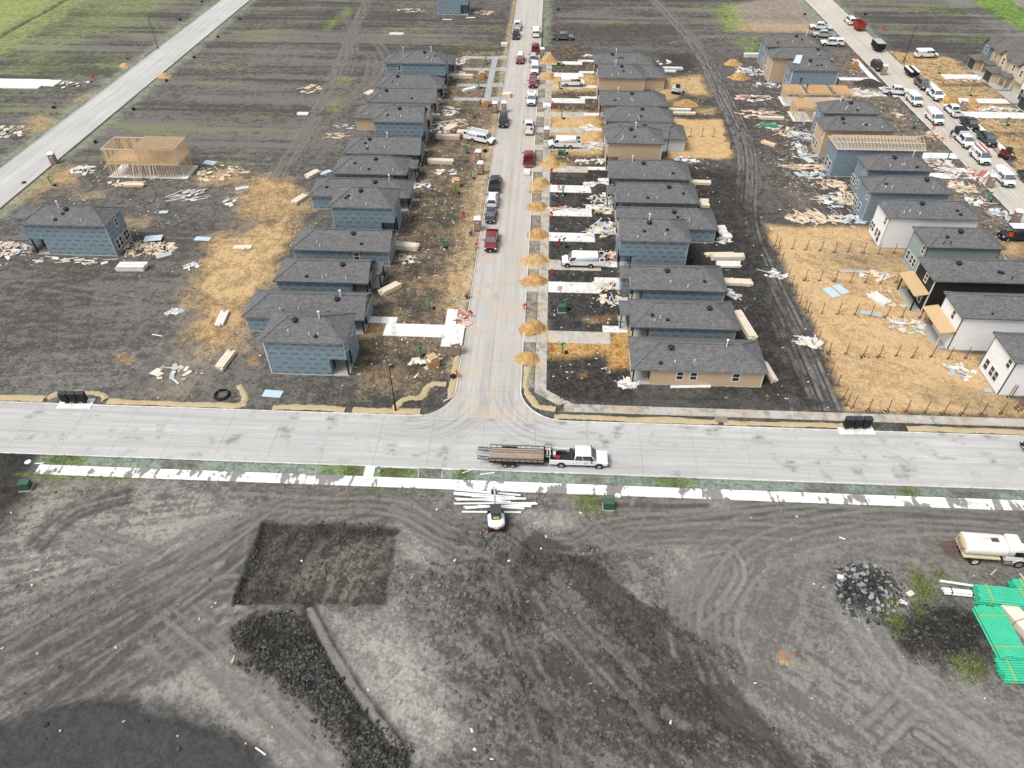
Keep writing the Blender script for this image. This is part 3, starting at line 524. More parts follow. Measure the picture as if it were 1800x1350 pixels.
_s = np.where(Y < 51, 1.0, 0.0)[..., None].astype(np.float32)
_w = (np.clip((-20-X)/10, 0, 1)*np.clip((Y-60)/3, 0, 1))[..., None].astype(np.float32); _f = np.clip((Y-195)/15, 0, 1)[..., None].astype(np.float32)
_sd = np.clip((A[..., :1]-.10)*12, 0, 1)        # keep sand as it is
A *= 1+(.30+.42*_s+.34*_w+.25*_f*(1-_w))*(1-_sd); B *= 1+(.20+.14*_s+.30*_w+.25*_f*(1-_w))*(1-_sd)
A *= np.array([1.03,1.0,.96], np.float32); B *= np.array([1.03,1.0,.955], np.float32)
Z += np.where(Y < 140, (fbm(X, Y, 2.4, 2, 201)-.5)*(.05+.20*RG**2), 0).astype(np.float32)
# ---- flatten under paved things (rectangles), keep soil below slabs
PAVED = []
def pave(x0, x1, y0, y1, z=-.10, pad=.12):
    PAVED.append((x0, x1, y0, y1))
    s = sl(x0, x1, y0, y1, .5); x = X[s]; y = Y[s]
    m = (x > x0-pad) & (x < x1+pad) & (y > y0-pad) & (y < y1+pad)
    Z[s] = np.where(m, np.minimum(Z[s], z), Z[s])
MAIN_Y = (53.05, 61.2); CEN_X = (-10.2, -2.1); WST_X = (-104.8, -95.9); EST_X = (81.9, 90.2)
pave(-400, 400, *MAIN_Y, z=-.25); pave(*CEN_X, 61, 330, z=-.25); pave(*WST_X, 61, 400, z=-.25); pave(*EST_X, 61, 400, z=-.25)
pave(-14.5, 2.6, 60.5, 66.5, z=-.06)
WALKS = [(-56.2, 120, 50.0, 51.4, 'x'), (3.6, 120, 62.85, 64.25, 'x'), (-.3, 1.2, 66.8, 200, 'y'), (-13.3, -11.75, 74.8, 83.4, 'y'), (-14.4, -12.9, 163.5, 196, 'y'), (79.2, 80.6, 176, 198, 'y'), (92.0, 93.4, 140, 182, 'y')]
DRIVES = []   # x0,x1,y0,y1,material key
for k_, y0, y1, xe in ((1,76.3,79.0,9.9),(2,88.4,91.2,9.2),(3,94.5,97.4,9.4),(4,103.1,105.9,8.8),(5,111.6,114.4,8.6),(6,120.4,123.2,8.8),(7,128.6,131.2,8.4),(8,138.4,141.0,9.2),(9,147.2,149.9,8.3),(10,155.6,158.4,8.4),(11,164.0,166.8,8.9),(12,172.8,175.4,8.4),(13,181.2,184,9.0),(14,190.2,192.6,8.9)):
    DRIVES.append((1.22, xe, y0, y1, 'dirty' if k_ in (1,3,7,8,9,10,12) else 'clean'))
    DRIVES.append((xe-1.0, 12.4, y1+.02, y1+1.5, 'clean') if k_ in (2,4,5,6,11,13,14,1) else (xe+.02, 12.0, y0+1.2, y1, 'clean'))
    DRIVES.append((-2.0, -.32, y0, y1, 'dirty'))
DRIVES += [(-21.6,-13.32,76.8,79.6,'new'), (-24.4,-20.2,79.62,81.1,'new'), (-11.73,-10.4,75.2,79.9,'new')]
for y0, xw in ((164.3,-21.4),(173.3,-21.6),(184.6,-21.4),(193.6,-22.2)): DRIVES += [(xw,-14.42,y0,y0+1.9,'gray'), (-12.88,-10.4,y0,y0+2.6,'gray')]
DRIVES += [(71.5,79.18,171.6,174.2,'new'), (71.5,79.18,182.0,184.0,'new'), (80.62,81.7,171.5,174.5,'new'), (93.42,106.5,159.6,163.0,'new'), (93.42,105.8,168.4,171.2,'new'), (97.5,107,184.2,187.4,'new'), (72.5,81.7,138.2,140.8,'new'), (72.5,77.5,129.3,131.6,'new'), (78,81.6,132.2,134.0,'new'), (90.4,91.98,159.4,163.2,'new')]
for x0, x1, y0, y1, _ in WALKS: pave(x0, x1, y0, y1, z=-.01)
for x0, x1, y0, y1, _ in DRIVES: pave(x0, x1, y0, y1, z=-.01)
def hz(x, y):
    i = min(max(np.searchsorted(GX, x)-1, 0), NXg-2); j = min(max(np.searchsorted(GY, y)-1, 0), NYg-2)
    fx = (x-GX[i])/(GX[i+1]-GX[i]); fy = (y-GY[j])/(GY[j+1]-GY[j])
    return float((Z[j,i]*(1-fx)+Z[j,i+1]*fx)*(1-fy) + (Z[j+1,i]*(1-fx)+Z[j+1,i+1]*fx)*fy)
def hmax(x, y, r):
    return max(hz(x+a*r, y+b*r) for a in (-1,0,1) for b in (-1,0,1))
def top(x, y):          # walking surface: paving or soil
    for x0, x1, y0, y1 in PAVED:
        if x0 <= x <= x1 and y0 <= y <= y1:
            return 0.0 if (x1-x0 > 300 or y1-y0 > 200) else .07
    return hz(x, y)
def make_ground():
    me = bpy.data.meshes.new('ground'); nv = NXg*NYg
    co = np.stack([X, Y, Z], -1).reshape(-1, 3).astype(np.float32)
    idx = np.arange(nv, dtype=np.int32).reshape(NYg, NXg)
    q = np.stack([idx[:-1,:-1], idx[:-1,1:], idx[1:,1:], idx[1:,:-1]], -1).reshape(-1)
    nf = len(q)//4
    me.vertices.add(nv); me.vertices.foreach_set('co', co.reshape(-1))
    me.loops.add(len(q)); me.loops.foreach_set('vertex_index', q)
    me.polygons.add(nf); me.polygons.foreach_set('loop_start', np.arange(0, nf*4, 4, dtype=np.int32))
    me.polygons.foreach_set('use_smooth', np.ones(nf, bool)); me.update(calc_edges=True)
    for nm, arr in (('soil_a', A), ('soil_b', B)):
        a = me.attributes.new(nm, 'FLOAT_COLOR', 'POINT'); full = np.ones((nv,4), np.float32); full[:,:3] = np.clip(arr, 0, 1).reshape(-1,3); a.data.foreach_set('color', full.reshape(-1))
    for nm, arr in (('bias', BI), ('grit', RG)):
        a = me.attributes.new(nm, 'FLOAT', 'POINT'); a.data.foreach_set('value', arr.reshape(-1).astype(np.float32))
    m, nt, b = newmat('soil'); p = wpos(nt)
    at = {}
    for nm in ('soil_a', 'soil_b', 'bias', 'grit'):
        n = N(nt, 'Attribute'); n.attribute_name = nm; at[nm] = n.outputs['Color'] if nm.startswith('soil') else n.outputs['Fac']
    wv = N(nt, 'VectorMath', operation='ADD'); nt.links.new(p, wv.inputs[0])
    ws = N(nt, 'VectorMath', operation='SCALE'); ws.inputs['Scale'].default_value = .8; nt.links.new(noise(nt, p, .7, 3, .5, out=1), ws.inputs[0]); nt.links.new(ws.outputs[0], wv.inputs[1])
    na = noise(nt, wv.outputs[0], .8, 12, .70); nb = noise(nt, p, 2.6, 10, .74); nc = noise(nt, p, 8.0, 5, .75)
    f = mathn(nt, 'ADD', mathn(nt, 'MULTIPLY_ADD', na, 3.4, -1.7), mathn(nt, 'MULTIPLY_ADD', nb, 3.0, -1.5))
    f = ramp(nt, mathn(nt, 'ADD', f, at['bias']), .02, .98)
    c = mixc(nt, f, at['soil_a'], at['soil_b'])
    g = mathn(nt, 'MAXIMUM', mathn(nt, 'MULTIPLY_ADD', nc, 1.9, mathn(nt, 'MULTIPLY_ADD', nb, 1.5, -.72)), .18)
    gk = mathn(nt, 'MULTIPLY_ADD', at['grit'], .75, .22, clamp=True); g = mathn(nt, 'MULTIPLY_ADD', mathn(nt, 'SUBTRACT', g, 1.0), gk, 1.0)
    sc = N(nt, 'VectorMath', operation='SCALE'); nt.links.new(c, sc.inputs[0]); nt.links.new(g, sc.inputs['Scale'])
    nt.links.new(sc.outputs[0], b.inputs['Base Color']); b.inputs['Roughness'].default_value = .95; b.inputs['Specular IOR Level'].default_value = .1
    hgt = mathn(nt, 'ADD', mathn(nt, 'MULTIPLY', nb, 1.0), mathn(nt, 'MULTIPLY', nc, .35))
    hgt = mathn(nt, 'MULTIPLY', hgt, at['grit'])
    bump(nt, b, hgt, .9, .22)
    me.materials.append(m)
    o = link(bpy.data.objects.new('ground', me)); tag(o, kind='structure')
    return o
make_ground()

# ---------------------------------------------------------------- roads, kerbs, walks, drives
m_main = m_concrete('road_concrete', (.45,.447,.435), (.18,.172,.16), .46, 'x', arcs=True)
m_cen = m_concrete('street_concrete', (.45,.435,.41), (.24,.22,.195), .36, 'y', sand=(.50,.405,.315), arcs=True)
m_st2 = m_concrete('side_street_concrete', (.46,.458,.44), (.24,.225,.2), .26, 'y')
m_st3 = m_concrete('sandy_street_concrete', (.50,.47,.42), (.25,.22,.18), .28, 'y', sand=(.52,.42,.32))
m_walk = m_concrete('walk_concrete', (.86,.855,.83), (.125,.117,.108), .50, None, mscale=.28, streak_ang=R(35), crisp=.035)
m_walk2 = m_concrete('dusty_walk_concrete', (.47,.455,.425), (.21,.195,.17), .7, None, mscale=.7, sand=(.46,.36,.24))
m_new = m_concrete('new_concrete', (.74,.735,.71), (.30,.27,.23), .10)
m_clean = m_concrete('drive_concrete', (.72,.71,.68), (.16,.145,.13), .5, None, mscale=.8)
m_dirty = m_concrete('muddy_drive_concrete', (.48,.465,.43), (.20,.17,.14), .55, None, mscale=.6, sand=(.5,.38,.22))
m_gray = m_concrete('fresh_grey_concrete', (.36,.37,.375), (.2,.19,.17), .12)
m_kerb = m_concrete('kerb_concrete', (.62,.61,.58), (.22,.2,.17), .42)
def slab_row(parent, x0, x1, y0, y1, z, dx, dy, mat, th=.18, gap=.02, name='panel'):
    nx = max(1, round((x1-x0)/dx)); ny = max(1, round((y1-y0)/dy)); sx = (x1-x0)/nx; sy = (y1-y0)/ny
    me = MB().box(-sx/2+gap/2, sx/2-gap/2, -sy/2+gap/2, sy/2-gap/2, -th, 0).mesh(name, mat)
    for i in range(nx):
        for j in range(ny):
            o = link(bpy.data.objects.new(name, me), parent); o.location = (x0+(i+.5)*sx, y0+(j+.5)*sy, z + random.uniform(-.002,.002))
def road(name, x0, x1, y0, y1, mat, dx, dy, far):
    r = bpy.data.objects.new(name, None); link(r); tag(r, kind='structure')
    slab_row(r, x0, x1, y0, y1, 0.0, dx, dy, mat)
    for (a, b_, c, d) in far:
        MB().box(a, b_, c, d, -.2, 0).build('far_section', mat, r)
    MB().box(x0, x1, y0, y1, -.24, -.09).build('joint_bed', M('joint_dirt', (.12,.115,.105)), r)
    return r
rd = road('main_road', -73.8, 73.8, *MAIN_Y, m_main, 6.15, 4.1, [(-400,-73.82,*MAIN_Y),(73.82,400,*MAIN_Y)])
rc = road('centre_street', *CEN_X, 66.2, 276, m_cen, 4.05, 6.0, [(*CEN_X, 276.02, 600)])
rw = road('west_street', *WST_X, 112, 268, m_st2, 4.45, 6.0, [(*WST_X, 61.25, 111.98), (*WST_X, 268.02, 600)])
re_ = road('east_street', *EST_X, 118, 274, m_st3, 4.15, 6.0, [(*EST_X, 61.25, 117.98), (*EST_X, 274.02, 600)])
def arc(cx, cy, r, a0, a1, n=10): return [(cx+r*math.cos(R(a0+(a1-a0)*i/n)), cy+r*math.sin(R(a0+(a1-a0)*i/n))) for i in range(n+1)]
# junction mouth with its two flared corners
LC = arc(-15.6, 66.6, 5.4, -90, 0); RC = arc(3.6, 66.9, 5.7, 180, 270)
mouth = [(-15.6,61.22)] + LC[1:] + [(CEN_X[0],66.18),(CEN_X[1],66.18)] + RC[1:]
mo = MB().prism([p for i, p in enumerate(mouth) if i == 0 or (Vector(p)-Vector(mouth[i-1])).length > .02], -.2, .001)
mo.build('junction_mouth', m_cen, rc)
def kerb(name, pts, label, w=.16, h=.13, mat=None, off=0.0):
    mb = MB(); rings = []
    for i, p in enumerate(pts):
        a = Vector(pts[max(i-1,0)]); b = Vector(pts[min(i+1,len(pts)-1)]); t = (b-a).normalized(); n = Vector((-t.y, t.x)); p = Vector(p)
        q0 = p+n*(off-w/2); q1 = p+n*(off+w/2); e = w*.25
        q2 = p+n*(off+w/2-e); q3 = p+n*(off-w/2+e)
        rings.append([(q0.x,q0.y,-.1),(q1.x,q1.y,-.1),(q1.x,q1.y,h-.05),(q2.x,q2.y,h),(q3.x,q3.y,h),(q0.x,q0.y,h-.05)])
    mb.loft(rings); o = mb.build(name, mat or m_kerb); tag(o, label, kind='structure'); return o
kerb('kerb', [(-400,52.97),(400,52.97)], 'long pale kerb between main road and green verge')
kerb('kerb', [(-400,61.28),(-15.6,61.28)]+LC[1:3], 'pale kerb along main road beside the left block corner')
kerb('kerb', [(-11.6,64.0)]+[LC[-3],LC[-2],(-10.25,66.8),(-10.25,75)], 'curved white kerb stub at the left street corner')
kerb('kerb', [(-10.25,80.1),(-10.25,330)], 'sandy kerb along left side of centre street')
kerb('kerb', [(-2.05,330),(-2.05,66.9)]+RC[1:]+[(78,61.28)], 'kerb curving round the right street corner')
kerb('kerb', [(-104.85,62),(-104.85,600)], 'far kerb of the diagonal left street'); kerb('kerb', [(-95.85,62),(-95.85,600)], 'near kerb of the diagonal left street')
kerb('kerb', [(81.85,62),(81.85,600)], 'kerb on house side of the right street'); kerb('kerb', [(90.25,62),(90.25,600)], 'outer kerb of the right street')
def walk(label, x0, x1, y0, y1, axis, mat, z=.07):
    r = bpy.data.objects.new('pavement', None); link(r); tag(r, label, kind='structure')
    if axis == 'x': slab_row(r, x0, x1, y0, y1, z, 1.55, 5, mat, .12, .015)
    else: slab_row(r, x0, x1, y0, y1, z, 5, 1.55, mat, .12, .015)
walk('bright white walk smeared with dark mud', *WALKS[0], m_walk)
walk('dusty grey walk beside the tan house', *WALKS[1], m_walk2)
walk('dusty walk crossed by sand heaps', *WALKS[2], m_walk2)
walk('short fresh white walk crossing the drive', *WALKS[3], m_new)
walk('fresh grey walk linking four grey drives', *WALKS[4], m_gray)
walk('pale walk beside the right street', *WALKS[5], m_new); walk('pale walk on far side of right street', *WALKS[6], m_new)
# corner walk (angled) by the tan house
cw = bpy.data.objects.new('pavement', None); link(cw); tag(cw, 'angled dusty corner walk by the tan house', kind='structure')
for q in ([(-.3,66.8),(1.2,66.8),(1.2,66.75),(1.9,66.2),(.8,65.4),(-.3,66.3)], [(1.95,66.17),(3.4,65.1),(2.7,64.0),(.85,65.37)], [(3.45,65.07),(4.7,64.28),(3.58,64.27),(3.58,62.85),(3.2,62.7),(2.75,63.97)]):
    MB().prism(q[::-1] if sum((q[i][0]*q[(i+1)%len(q)][1]-q[(i+1)%len(q)][0]*q[i][1]) for i in range(len(q))) < 0 else q, -.05, .066).build('panel', m_walk2, cw)
DM = {'dirty': m_dirty, 'clean': m_clean, 'new': m_new, 'gray': m_gray}
for x0, x1, y0, y1, k_ in DRIVES:
    r = bpy.data.objects.new('driveway_path', None); link(r); tag(r, 'concrete drive slab leading to a house', kind='structure')
    slab_row(r, x0, x1, y0, y1, .072, 2.9, 2.9, DM[k_], .12, .014)
# small ramps / crossings at the near walk
for x0, x1 in ((-19.15,-18.0),): 
    r = bpy.data.objects.new('ramp_path', None); link(r); tag(r, 'short white walk ramp across green verge', kind='structure'); slab_row(r, x0, x1, 51.42, 52.9, .08, 2, 2, m_new, .12)
for (pts, lab) in (([(-18.0,52.85),(-13.0,52.85),(-12.95,51.6)], 'white edging beside grass patch'), ([(-10.3,51.6),(-10.3,52.8),(-8.5,52.85)], 'white edging beside mud gap')):
    kerb('kerb', pts, lab, w=.14, h=.16)
# straw erosion mats
m_mat, nt, b = newmat('straw_mat')
p = wpos(nt); st = noise(nt, wpos(nt, 3, 14, 1), 1.0, 6, .7); bg_ = noise(nt, p, .8, 6, .6)
nt.links.new(mixc(nt, mathn(nt,'ADD',mathn(nt,'MULTIPLY',st,.6),mathn(nt,'MULTIPLY',bg_,.5),clamp=True), (.26,.20,.11), (.62,.51,.32)), b.inputs['Base Color']); b.inputs['Roughness'].default_value = .95
bump(nt, b, st, .8, .06)
def mat_strip(pts, width, label, seed=0):
    c = [Vector(p) for p in smoothline(pts, 14)]; rows = []; rnd = random.Random(seed)
    o1 = o2 = 0
    for i, p in enumerate(c):
        t = (c[min(i+1,len(c)-1)]-c[max(i-1,0)]).normalized(); n = Vector((-t.y, t.x)); o1 = o1*.7+rnd.uniform(-.09,.09); o2 = o2*.7+rnd.uniform(-.12,.12)
        ring = []
        for k in range(7):
            s = -width/2+o1 + (width+o2-o1)*k/6; q = p+n*s; bulge = .05*math.sin(math.pi*k/6)+rnd.uniform(0,.05)
            ring.append((q.x, q.y, max(hz(q.x,q.y), .03)+.05+bulge if 0 < k < 6 else max(hz(q.x,q.y), .02)-.03))
        rows.append(ring)
    v = [p for r in rows for p in r]; m = 7
    f = [(i*m+j, i*m+j+1, (i+1)*m+j+1, (i+1)*m+j) for i in range(len(rows)-1) for j in range(m-1)]
    o = MB().add(v, f).build('straw_mat', m_mat, smooth=True); tag(o, label, 'erosion mat', 'straw erosion mats'); return o
mat_strip([(-95,62.05),(-80,62.1),(-61.5,62.05)], 1.15, 'straw mat along main road at the far left edge', 1)
mat_strip([(-61.2,62.1),(-60.0,63.3),(-57,63.45),(-55,63.2),(-53.8,62.2)], .9, 'straw mat bending round the left black mailbox bank', 2)
mat_strip([(-53.4,62.0),(-45,62.0),(-37.4,61.95),(-36.4,63.0),(-38,65.6)], .95, 'straw mat ending in a hook by black hose coil', 3)
mat_strip([(-32.5,61.9),(-28,62.1),(-23.5,61.9)], 1.0, 'short straw mat below the blue panel scrap', 4)
mat_strip([(-22.6,61.9),(-18,61.95),(-14.2,62.0)], 1.0, 'straw mat at foot of the street lamp', 5)
mat_strip([(-17.6,62.3),(-16.6,64.2),(-14.6,64.6),(-13.9,66.4),(-13.2,67.2),(-11.6,67.2)], .95, 'straw mat stepping up to the street sign', 6)
mat_strip([(-10.9,64.6),(-10.75,68),(-10.8,73)], 1.0, 'straw mat inside the left corner kerb', 7)
mat_strip([(-1.35,71),(-1.2,66.5),(.2,63.8),(2.4,63.3)], .9, 'straw mat curling round the right corner kerb', 8)
mat_strip([(2.2,62.0),(12,61.95),(22,61.95)], .95, 'straw mat between road and dusty walk near tan house', 9)
mat_strip([(22.6,61.95),(34,61.95),(39.8,61.95)], .95, 'straw mat left of the right black mailbox bank', 10)
mat_strip([(44.4,61.95),(55,61.95),(75,61.95)], 1.0, 'straw mat right of the right black mailbox bank', 11)
# brick-red grate beside the dusty walk
r = thing('timber_pallet', (22.4,62.3,.12), 0, 'small weathered timber pallet on verge beside dusty walk', 'pallet')
for i in range(6): MB().box(-.75+i*.26,-.55+i*.26,-.5,.5,.06,.1).build('slat', M('old_timber',(.30,.24,.19)), r)
for yy in (-.4,0,.4): MB().box(-.75,.75,yy-.05,yy+.05,-.1,.06).build('runner', M('old_timber',(.30,.24,.19)), r)

# ---------------------------------------------------------------- house materials
def m_wrap(name, c0, c1, print_amt=1.0):
    m, nt, b = newmat(name)
    tc = N(nt, 'NewGeometry'); s = N(nt, 'SeparateXYZ'); nt.links.new(tc.outputs['Position'], s.inputs[0])
    u0 = mathn(nt, 'ADD', s.outputs[0], s.outputs[1]); zz = mathn(nt, 'DIVIDE', s.outputs[2], .78)
    row = mathn(nt, 'FLOOR', zz); v = mathn(nt, 'SUBTRACT', mathn(nt, 'SUBTRACT', zz, row), .5)
    u = mathn(nt, 'ADD', mathn(nt, 'DIVIDE', u0, 1.45), mathn(nt, 'MULTIPLY', row, .43))
    u = mathn(nt, 'SUBTRACT', mathn(nt, 'SUBTRACT', u, mathn(nt, 'FLOOR', u)), .5)
    zig = mathn(nt, 'MULTIPLY', mathn(nt, 'PINGPONG', mathn(nt, 'MULTIPLY', u, 1.0), .11), 3.2)
    d = mathn(nt, 'ABSOLUTE', mathn(nt, 'ADD', mathn(nt, 'ADD', v, zig), -.18))
    k = mathn(nt, 'MULTIPLY', ramp(nt, d, .17, .10), ramp(nt, mathn(nt, 'ABSOLUTE', u), .34, .30))
    n = noise(nt, tc.outputs['Position'], 1.2, 6, .65)
    k = mathn(nt, 'MULTIPLY', k, ramp(nt, n, .38, .50))
    base = mixc(nt, n, tuple(x*.78 for x in c0), tuple(x*1.2 for x in c0))
    nt.links.new(mixc(nt, mathn(nt, 'MULTIPLY', k, print_amt), base, c1), b.inputs['Base Color'])
    b.inputs['Roughness'].default_value = .55; bump(nt, b, noise(nt, tc.outputs['Position'], 2.2, 4, .6), .3, .03)
    return m
def m_siding(name, col, lap=.18):
    m, nt, b = newmat(name)
    g = N(nt, 'NewGeometry'); s = N(nt, 'SeparateXYZ'); nt.links.new(g.outputs['Position'], s.inputs[0])
    zz = mathn(nt, 'FRACT', mathn(nt, 'DIVIDE', s.outputs[2], lap))
    n = noise(nt, wpos(nt, .6, .6, 5), 1.0, 5, .6)
    c = N(nt, 'VectorMath', operation='SCALE'); c.inputs[0].default_value = col
    nt.links.new(mathn(nt, 'MULTIPLY_ADD', n, .24, .88), c.inputs['Scale'])
    nt.links.new(c.outputs[0], b.inputs['Base Color']); b.inputs['Roughness'].default_value = .6
    bump(nt, b, mathn(nt, 'SUBTRACT', 1.0, zz), .6, .03); return m
def m_shingle(name, c0):
    m, nt, b = newmat(name)
    p = wpos(nt); br = N(nt, 'TexBrick'); nt.links.new(p, br.inputs['Vector'])
    br.inputs['Scale'].default_value = 1.0; br.inputs['Brick Width'].default_value = .34; br.inputs['Row Height'].default_value = .17; br.inputs['Mortar Size'].default_value = .012
    br.inputs['Color1'].default_value = (*[x*.78 for x in c0],1); br.inputs['Color2'].default_value = (*[x*1.22 for x in c0],1); br.inputs['Mortar'].default_value = (*[x*.45 for x in c0],1); br.inputs['Bias'].default_value = 0
    n = noise(nt, p, .8, 6, .6); n2 = noise(nt, p, 14, 2, .6)
    f = mathn(nt, 'MULTIPLY_ADD', n, .35, mathn(nt, 'MULTIPLY_ADD', n2, .35, .65))
    c = N(nt, 'VectorMath', operation='SCALE'); nt.links.new(br.outputs['Color'], c.inputs[0]); nt.links.new(f, c.inputs['Scale'])
    nt.links.new(c.outputs[0], b.inputs['Base Color']); b.inputs['Roughness'].default_value = .9; b.inputs['Specular IOR Level'].default_value = .15
    bump(nt, b, br.outputs['Fac'], .35, .02); return m
WRAP = m_wrap('house_wrap', (.215,.275,.318), (.065,.135,.155)); WRAP2 = m_wrap('sheathing_wrap', (.205,.262,.31), (.12,.17,.215), .6)
TAN = m_siding('tan_siding', (.50,.37,.245)); WHITE = m_siding('white_siding', (.76,.755,.75)); SAGE = m_siding('sage_siding', (.27,.325,.315)); BLACK = m_siding('black_siding', (.022,.021,.021)); CREAM = m_siding('cream_siding', (.58,.50,.37)); GREYW = m_siding('pale_grey_siding', (.50,.52,.53))
SH = m_shingle('grey_shingle', (.155,.154,.157)); SHB = m_shingle('brown_grey_shingle', (.16,.152,.147))
FAS_T = M('tan_fascia', (.50,.43,.34)); FAS_W = M('white_fascia', (.72,.71,.69)); FAS_D = M('dark_fascia', (.09,.095,.10)); FAS_G = M('grey_fascia', (.42,.41,.40))
POSTB = M('black_post', (.012,.012,.012), .5); CONC = M('foundation_concrete', (.40,.39,.37)); GLASS = M('window_glass', (.035,.042,.045), .12, 0, spec=.6); WFR = M('white_vinyl', (.75,.74,.72), .45, .08); DKMET = M('dark_vent_metal', (.028,.028,.03), .5); PVC = M('white_pvc', (.78,.78,.76), .4, .05)
LUM = M('lumber', (.66,.50,.335), .75, .25, 1.3); LUM2 = M('pale_lumber', (.70,.60,.47), .75, .2, 1.3); OSB = M('osb_panel', (.55,.385,.215), .8, .3, 5); SOF = M('soffit', (.45,.42,.38))
PINK = M('weathered_pink_lumber', (.62,.47,.39), .75, .2, 1.5)
def ring(x0, x1, y0, y1, t, z0, z1):
    o = [(x0,y0),(x1,y0),(x1,y1),(x0,y1)]; i = [(x0+t,y0+t),(x1-t,y0+t),(x1-t,y1-t),(x0+t,y1-t)]
    v = [(*p,z0) for p in o]+[(*p,z0) for p in i]+[(*p,z1) for p in o]+[(*p,z1) for p in i]; f = []
    for k in range(4):
        n = (k+1) % 4; f += [(k,n,8+n,8+k), (4+n,4+k,12+k,12+n), (8+k,8+n,12+n,12+k), (n,k,4+k,4+n)]
    return MB().add(v, f)
def hip_mesh(x0, x1, y0, y1, ze, pitch, hipW=True, hipE=True, th=.12, axis='x'):
    if axis == 'y':
        mb = hip_mesh(y0, y1, x0, x1, ze, pitch, hipW, hipE, th)
        mb.v = [(b_, a_, c_) for a_, b_, c_ in mb.v]; mb.f = [f[::-1] for f in mb.f]; return mb
    D = y1-y0; ym = (y0+y1)/2; zr = ze+pitch*D/2
    r0 = (x0+(D/2 if hipW else 0), ym, zr); r1 = (x1-(D/2 if hipE else 0), ym, zr)
    v = [(x0,y0,ze),(x1,y0,ze),(x1,y1,ze),(x0,y1,ze),r0,r1]
    f = [(0,1,5,4),(2,3,4,5)]
    if hipW: f.append((3,0,4))
    if hipE: f.append((1,2,5))
    ed = {}
    for q in f:
        for k in range(len(q)): ed[(q[k], q[(k+1)%len(q)])] = 1
    bd = [e for e in ed if (e[1],e[0]) not in ed]
    n = len(v); vv = v+[(a,b,c-th) for a,b,c in v]
    ff = f+[tuple(n+i for i in q[::-1]) for q in f]+[(b_,a_,n+a_,n+b_) for a_,b_ in bd]
    return MB().add(vv, ff)
def window(parent, wall, c, z0, z1, wdt, pos, frame=WFR, glass=GLASS):
    # wall 'S': plane y=pos facing -y, c = x centre ; 'W': plane x=pos facing -x, c = y centre ; 'E' facing +x
    t = .09; h = z1-z0
    def bx(mb, a0, a1, b0, b1, d0, d1):
        if wall == 'S': mb.box(a0, a1, pos-d1, pos-d0, b0, b1)
        elif wall == 'W': mb.box(pos-d1, pos-d0, a0, a1, b0, b1)
        else: mb.box(pos+d0, pos+d1, a0, a1, b0, b1)
    a0, a1 = c-wdt/2, c+wdt/2
    w_ = MB(); bx(w_, a0+t, a1-t, z0+t, z1-t, -.02, .012); wo_ = w_.build('window', glass, parent)
    fr = MB(); bx(fr, a0, a0+t, z0, z1, 0, .05); bx(fr, a1-t, a1, z0, z1, 0, .05); bx(fr, a0+t, a1-t, z0, z0+t, 0, .05); bx(fr, a0+t, a1-t, z1-t, z1, 0, .05)
    fr.build('frame', frame, wo_)
    sr = MB(); bx(sr, a0+t, a1-t, z0+h*.48, z0+h*.48+.06, .013, .04); sr.build('sash_rail', frame, wo_)
_vent_me = {}
def vents(root, rz, lst):
    for kind, x, y in lst:
        z = rz(x, y)
        if kind not in _vent_me:
            if kind == 'turbine': _vent_me[kind] = ('roof_vent', MB().lathe([(.0,-.15),(.30,-.15),(.30,.05),(.42,.10),(.42,.22),(.34,.30),(.0,.34)], 14).mesh('roof_vent', DKMET, True))
            elif kind == 'square': _vent_me[kind] = ('box_vent', MB().box(-.22,.22,-.2,.2,-.15,.16).mesh('box_vent', DKMET))
            elif kind == 'pipe': _vent_me[kind] = ('vent_pipe', MB().tube((0,0,-.1),(0,0,.38),.07,.07,8).mesh('vent_pipe', PVC))
            elif kind == 'dpipe': _vent_me[kind] = ('vent_pipe', MB().tube((0,0,-.1),(0,0,.42),.08,.08,8).mesh('vent_pipe', DKMET))
            else: _vent_me[kind] = ('flue', MB().tube((0,0,-.1),(0,0,1.0),.07,.07,8).tube((0,0,1.0),(0,0,1.14),.16,.16,8).mesh('flue', PVC))
        nm, me = _vent_me[kind]
        o = link(bpy.data.objects.new(nm, me), root); o.location = (x, y, z)
def rnd_vents(seed, x0, x1, y0, y1, flue=False, dark=False):
    r = random.Random(seed); D = y1-y0; L = []
    L.append(('turbine', r.uniform(x0+D*.55, x1-D*.55) if x1-x0 > D*1.2 else (x0+x1)/2, y0+D*.40))
    for _ in range(r.randint(2,3)): L.append(('dpipe' if dark else 'pipe', r.uniform(x0+2.2, x1-2.2), y0+D*r.uniform(.07,.22)))
    for _ in range(r.randint(1,2)): L.append(('square', r.uniform(x0+2.5, x1-2.5), y0+D*r.uniform(.12,.3)))
    if flue: L.append(('flue', r.uniform(x0+D*.5, x1-D*.5), y0+D*.45))
    return L
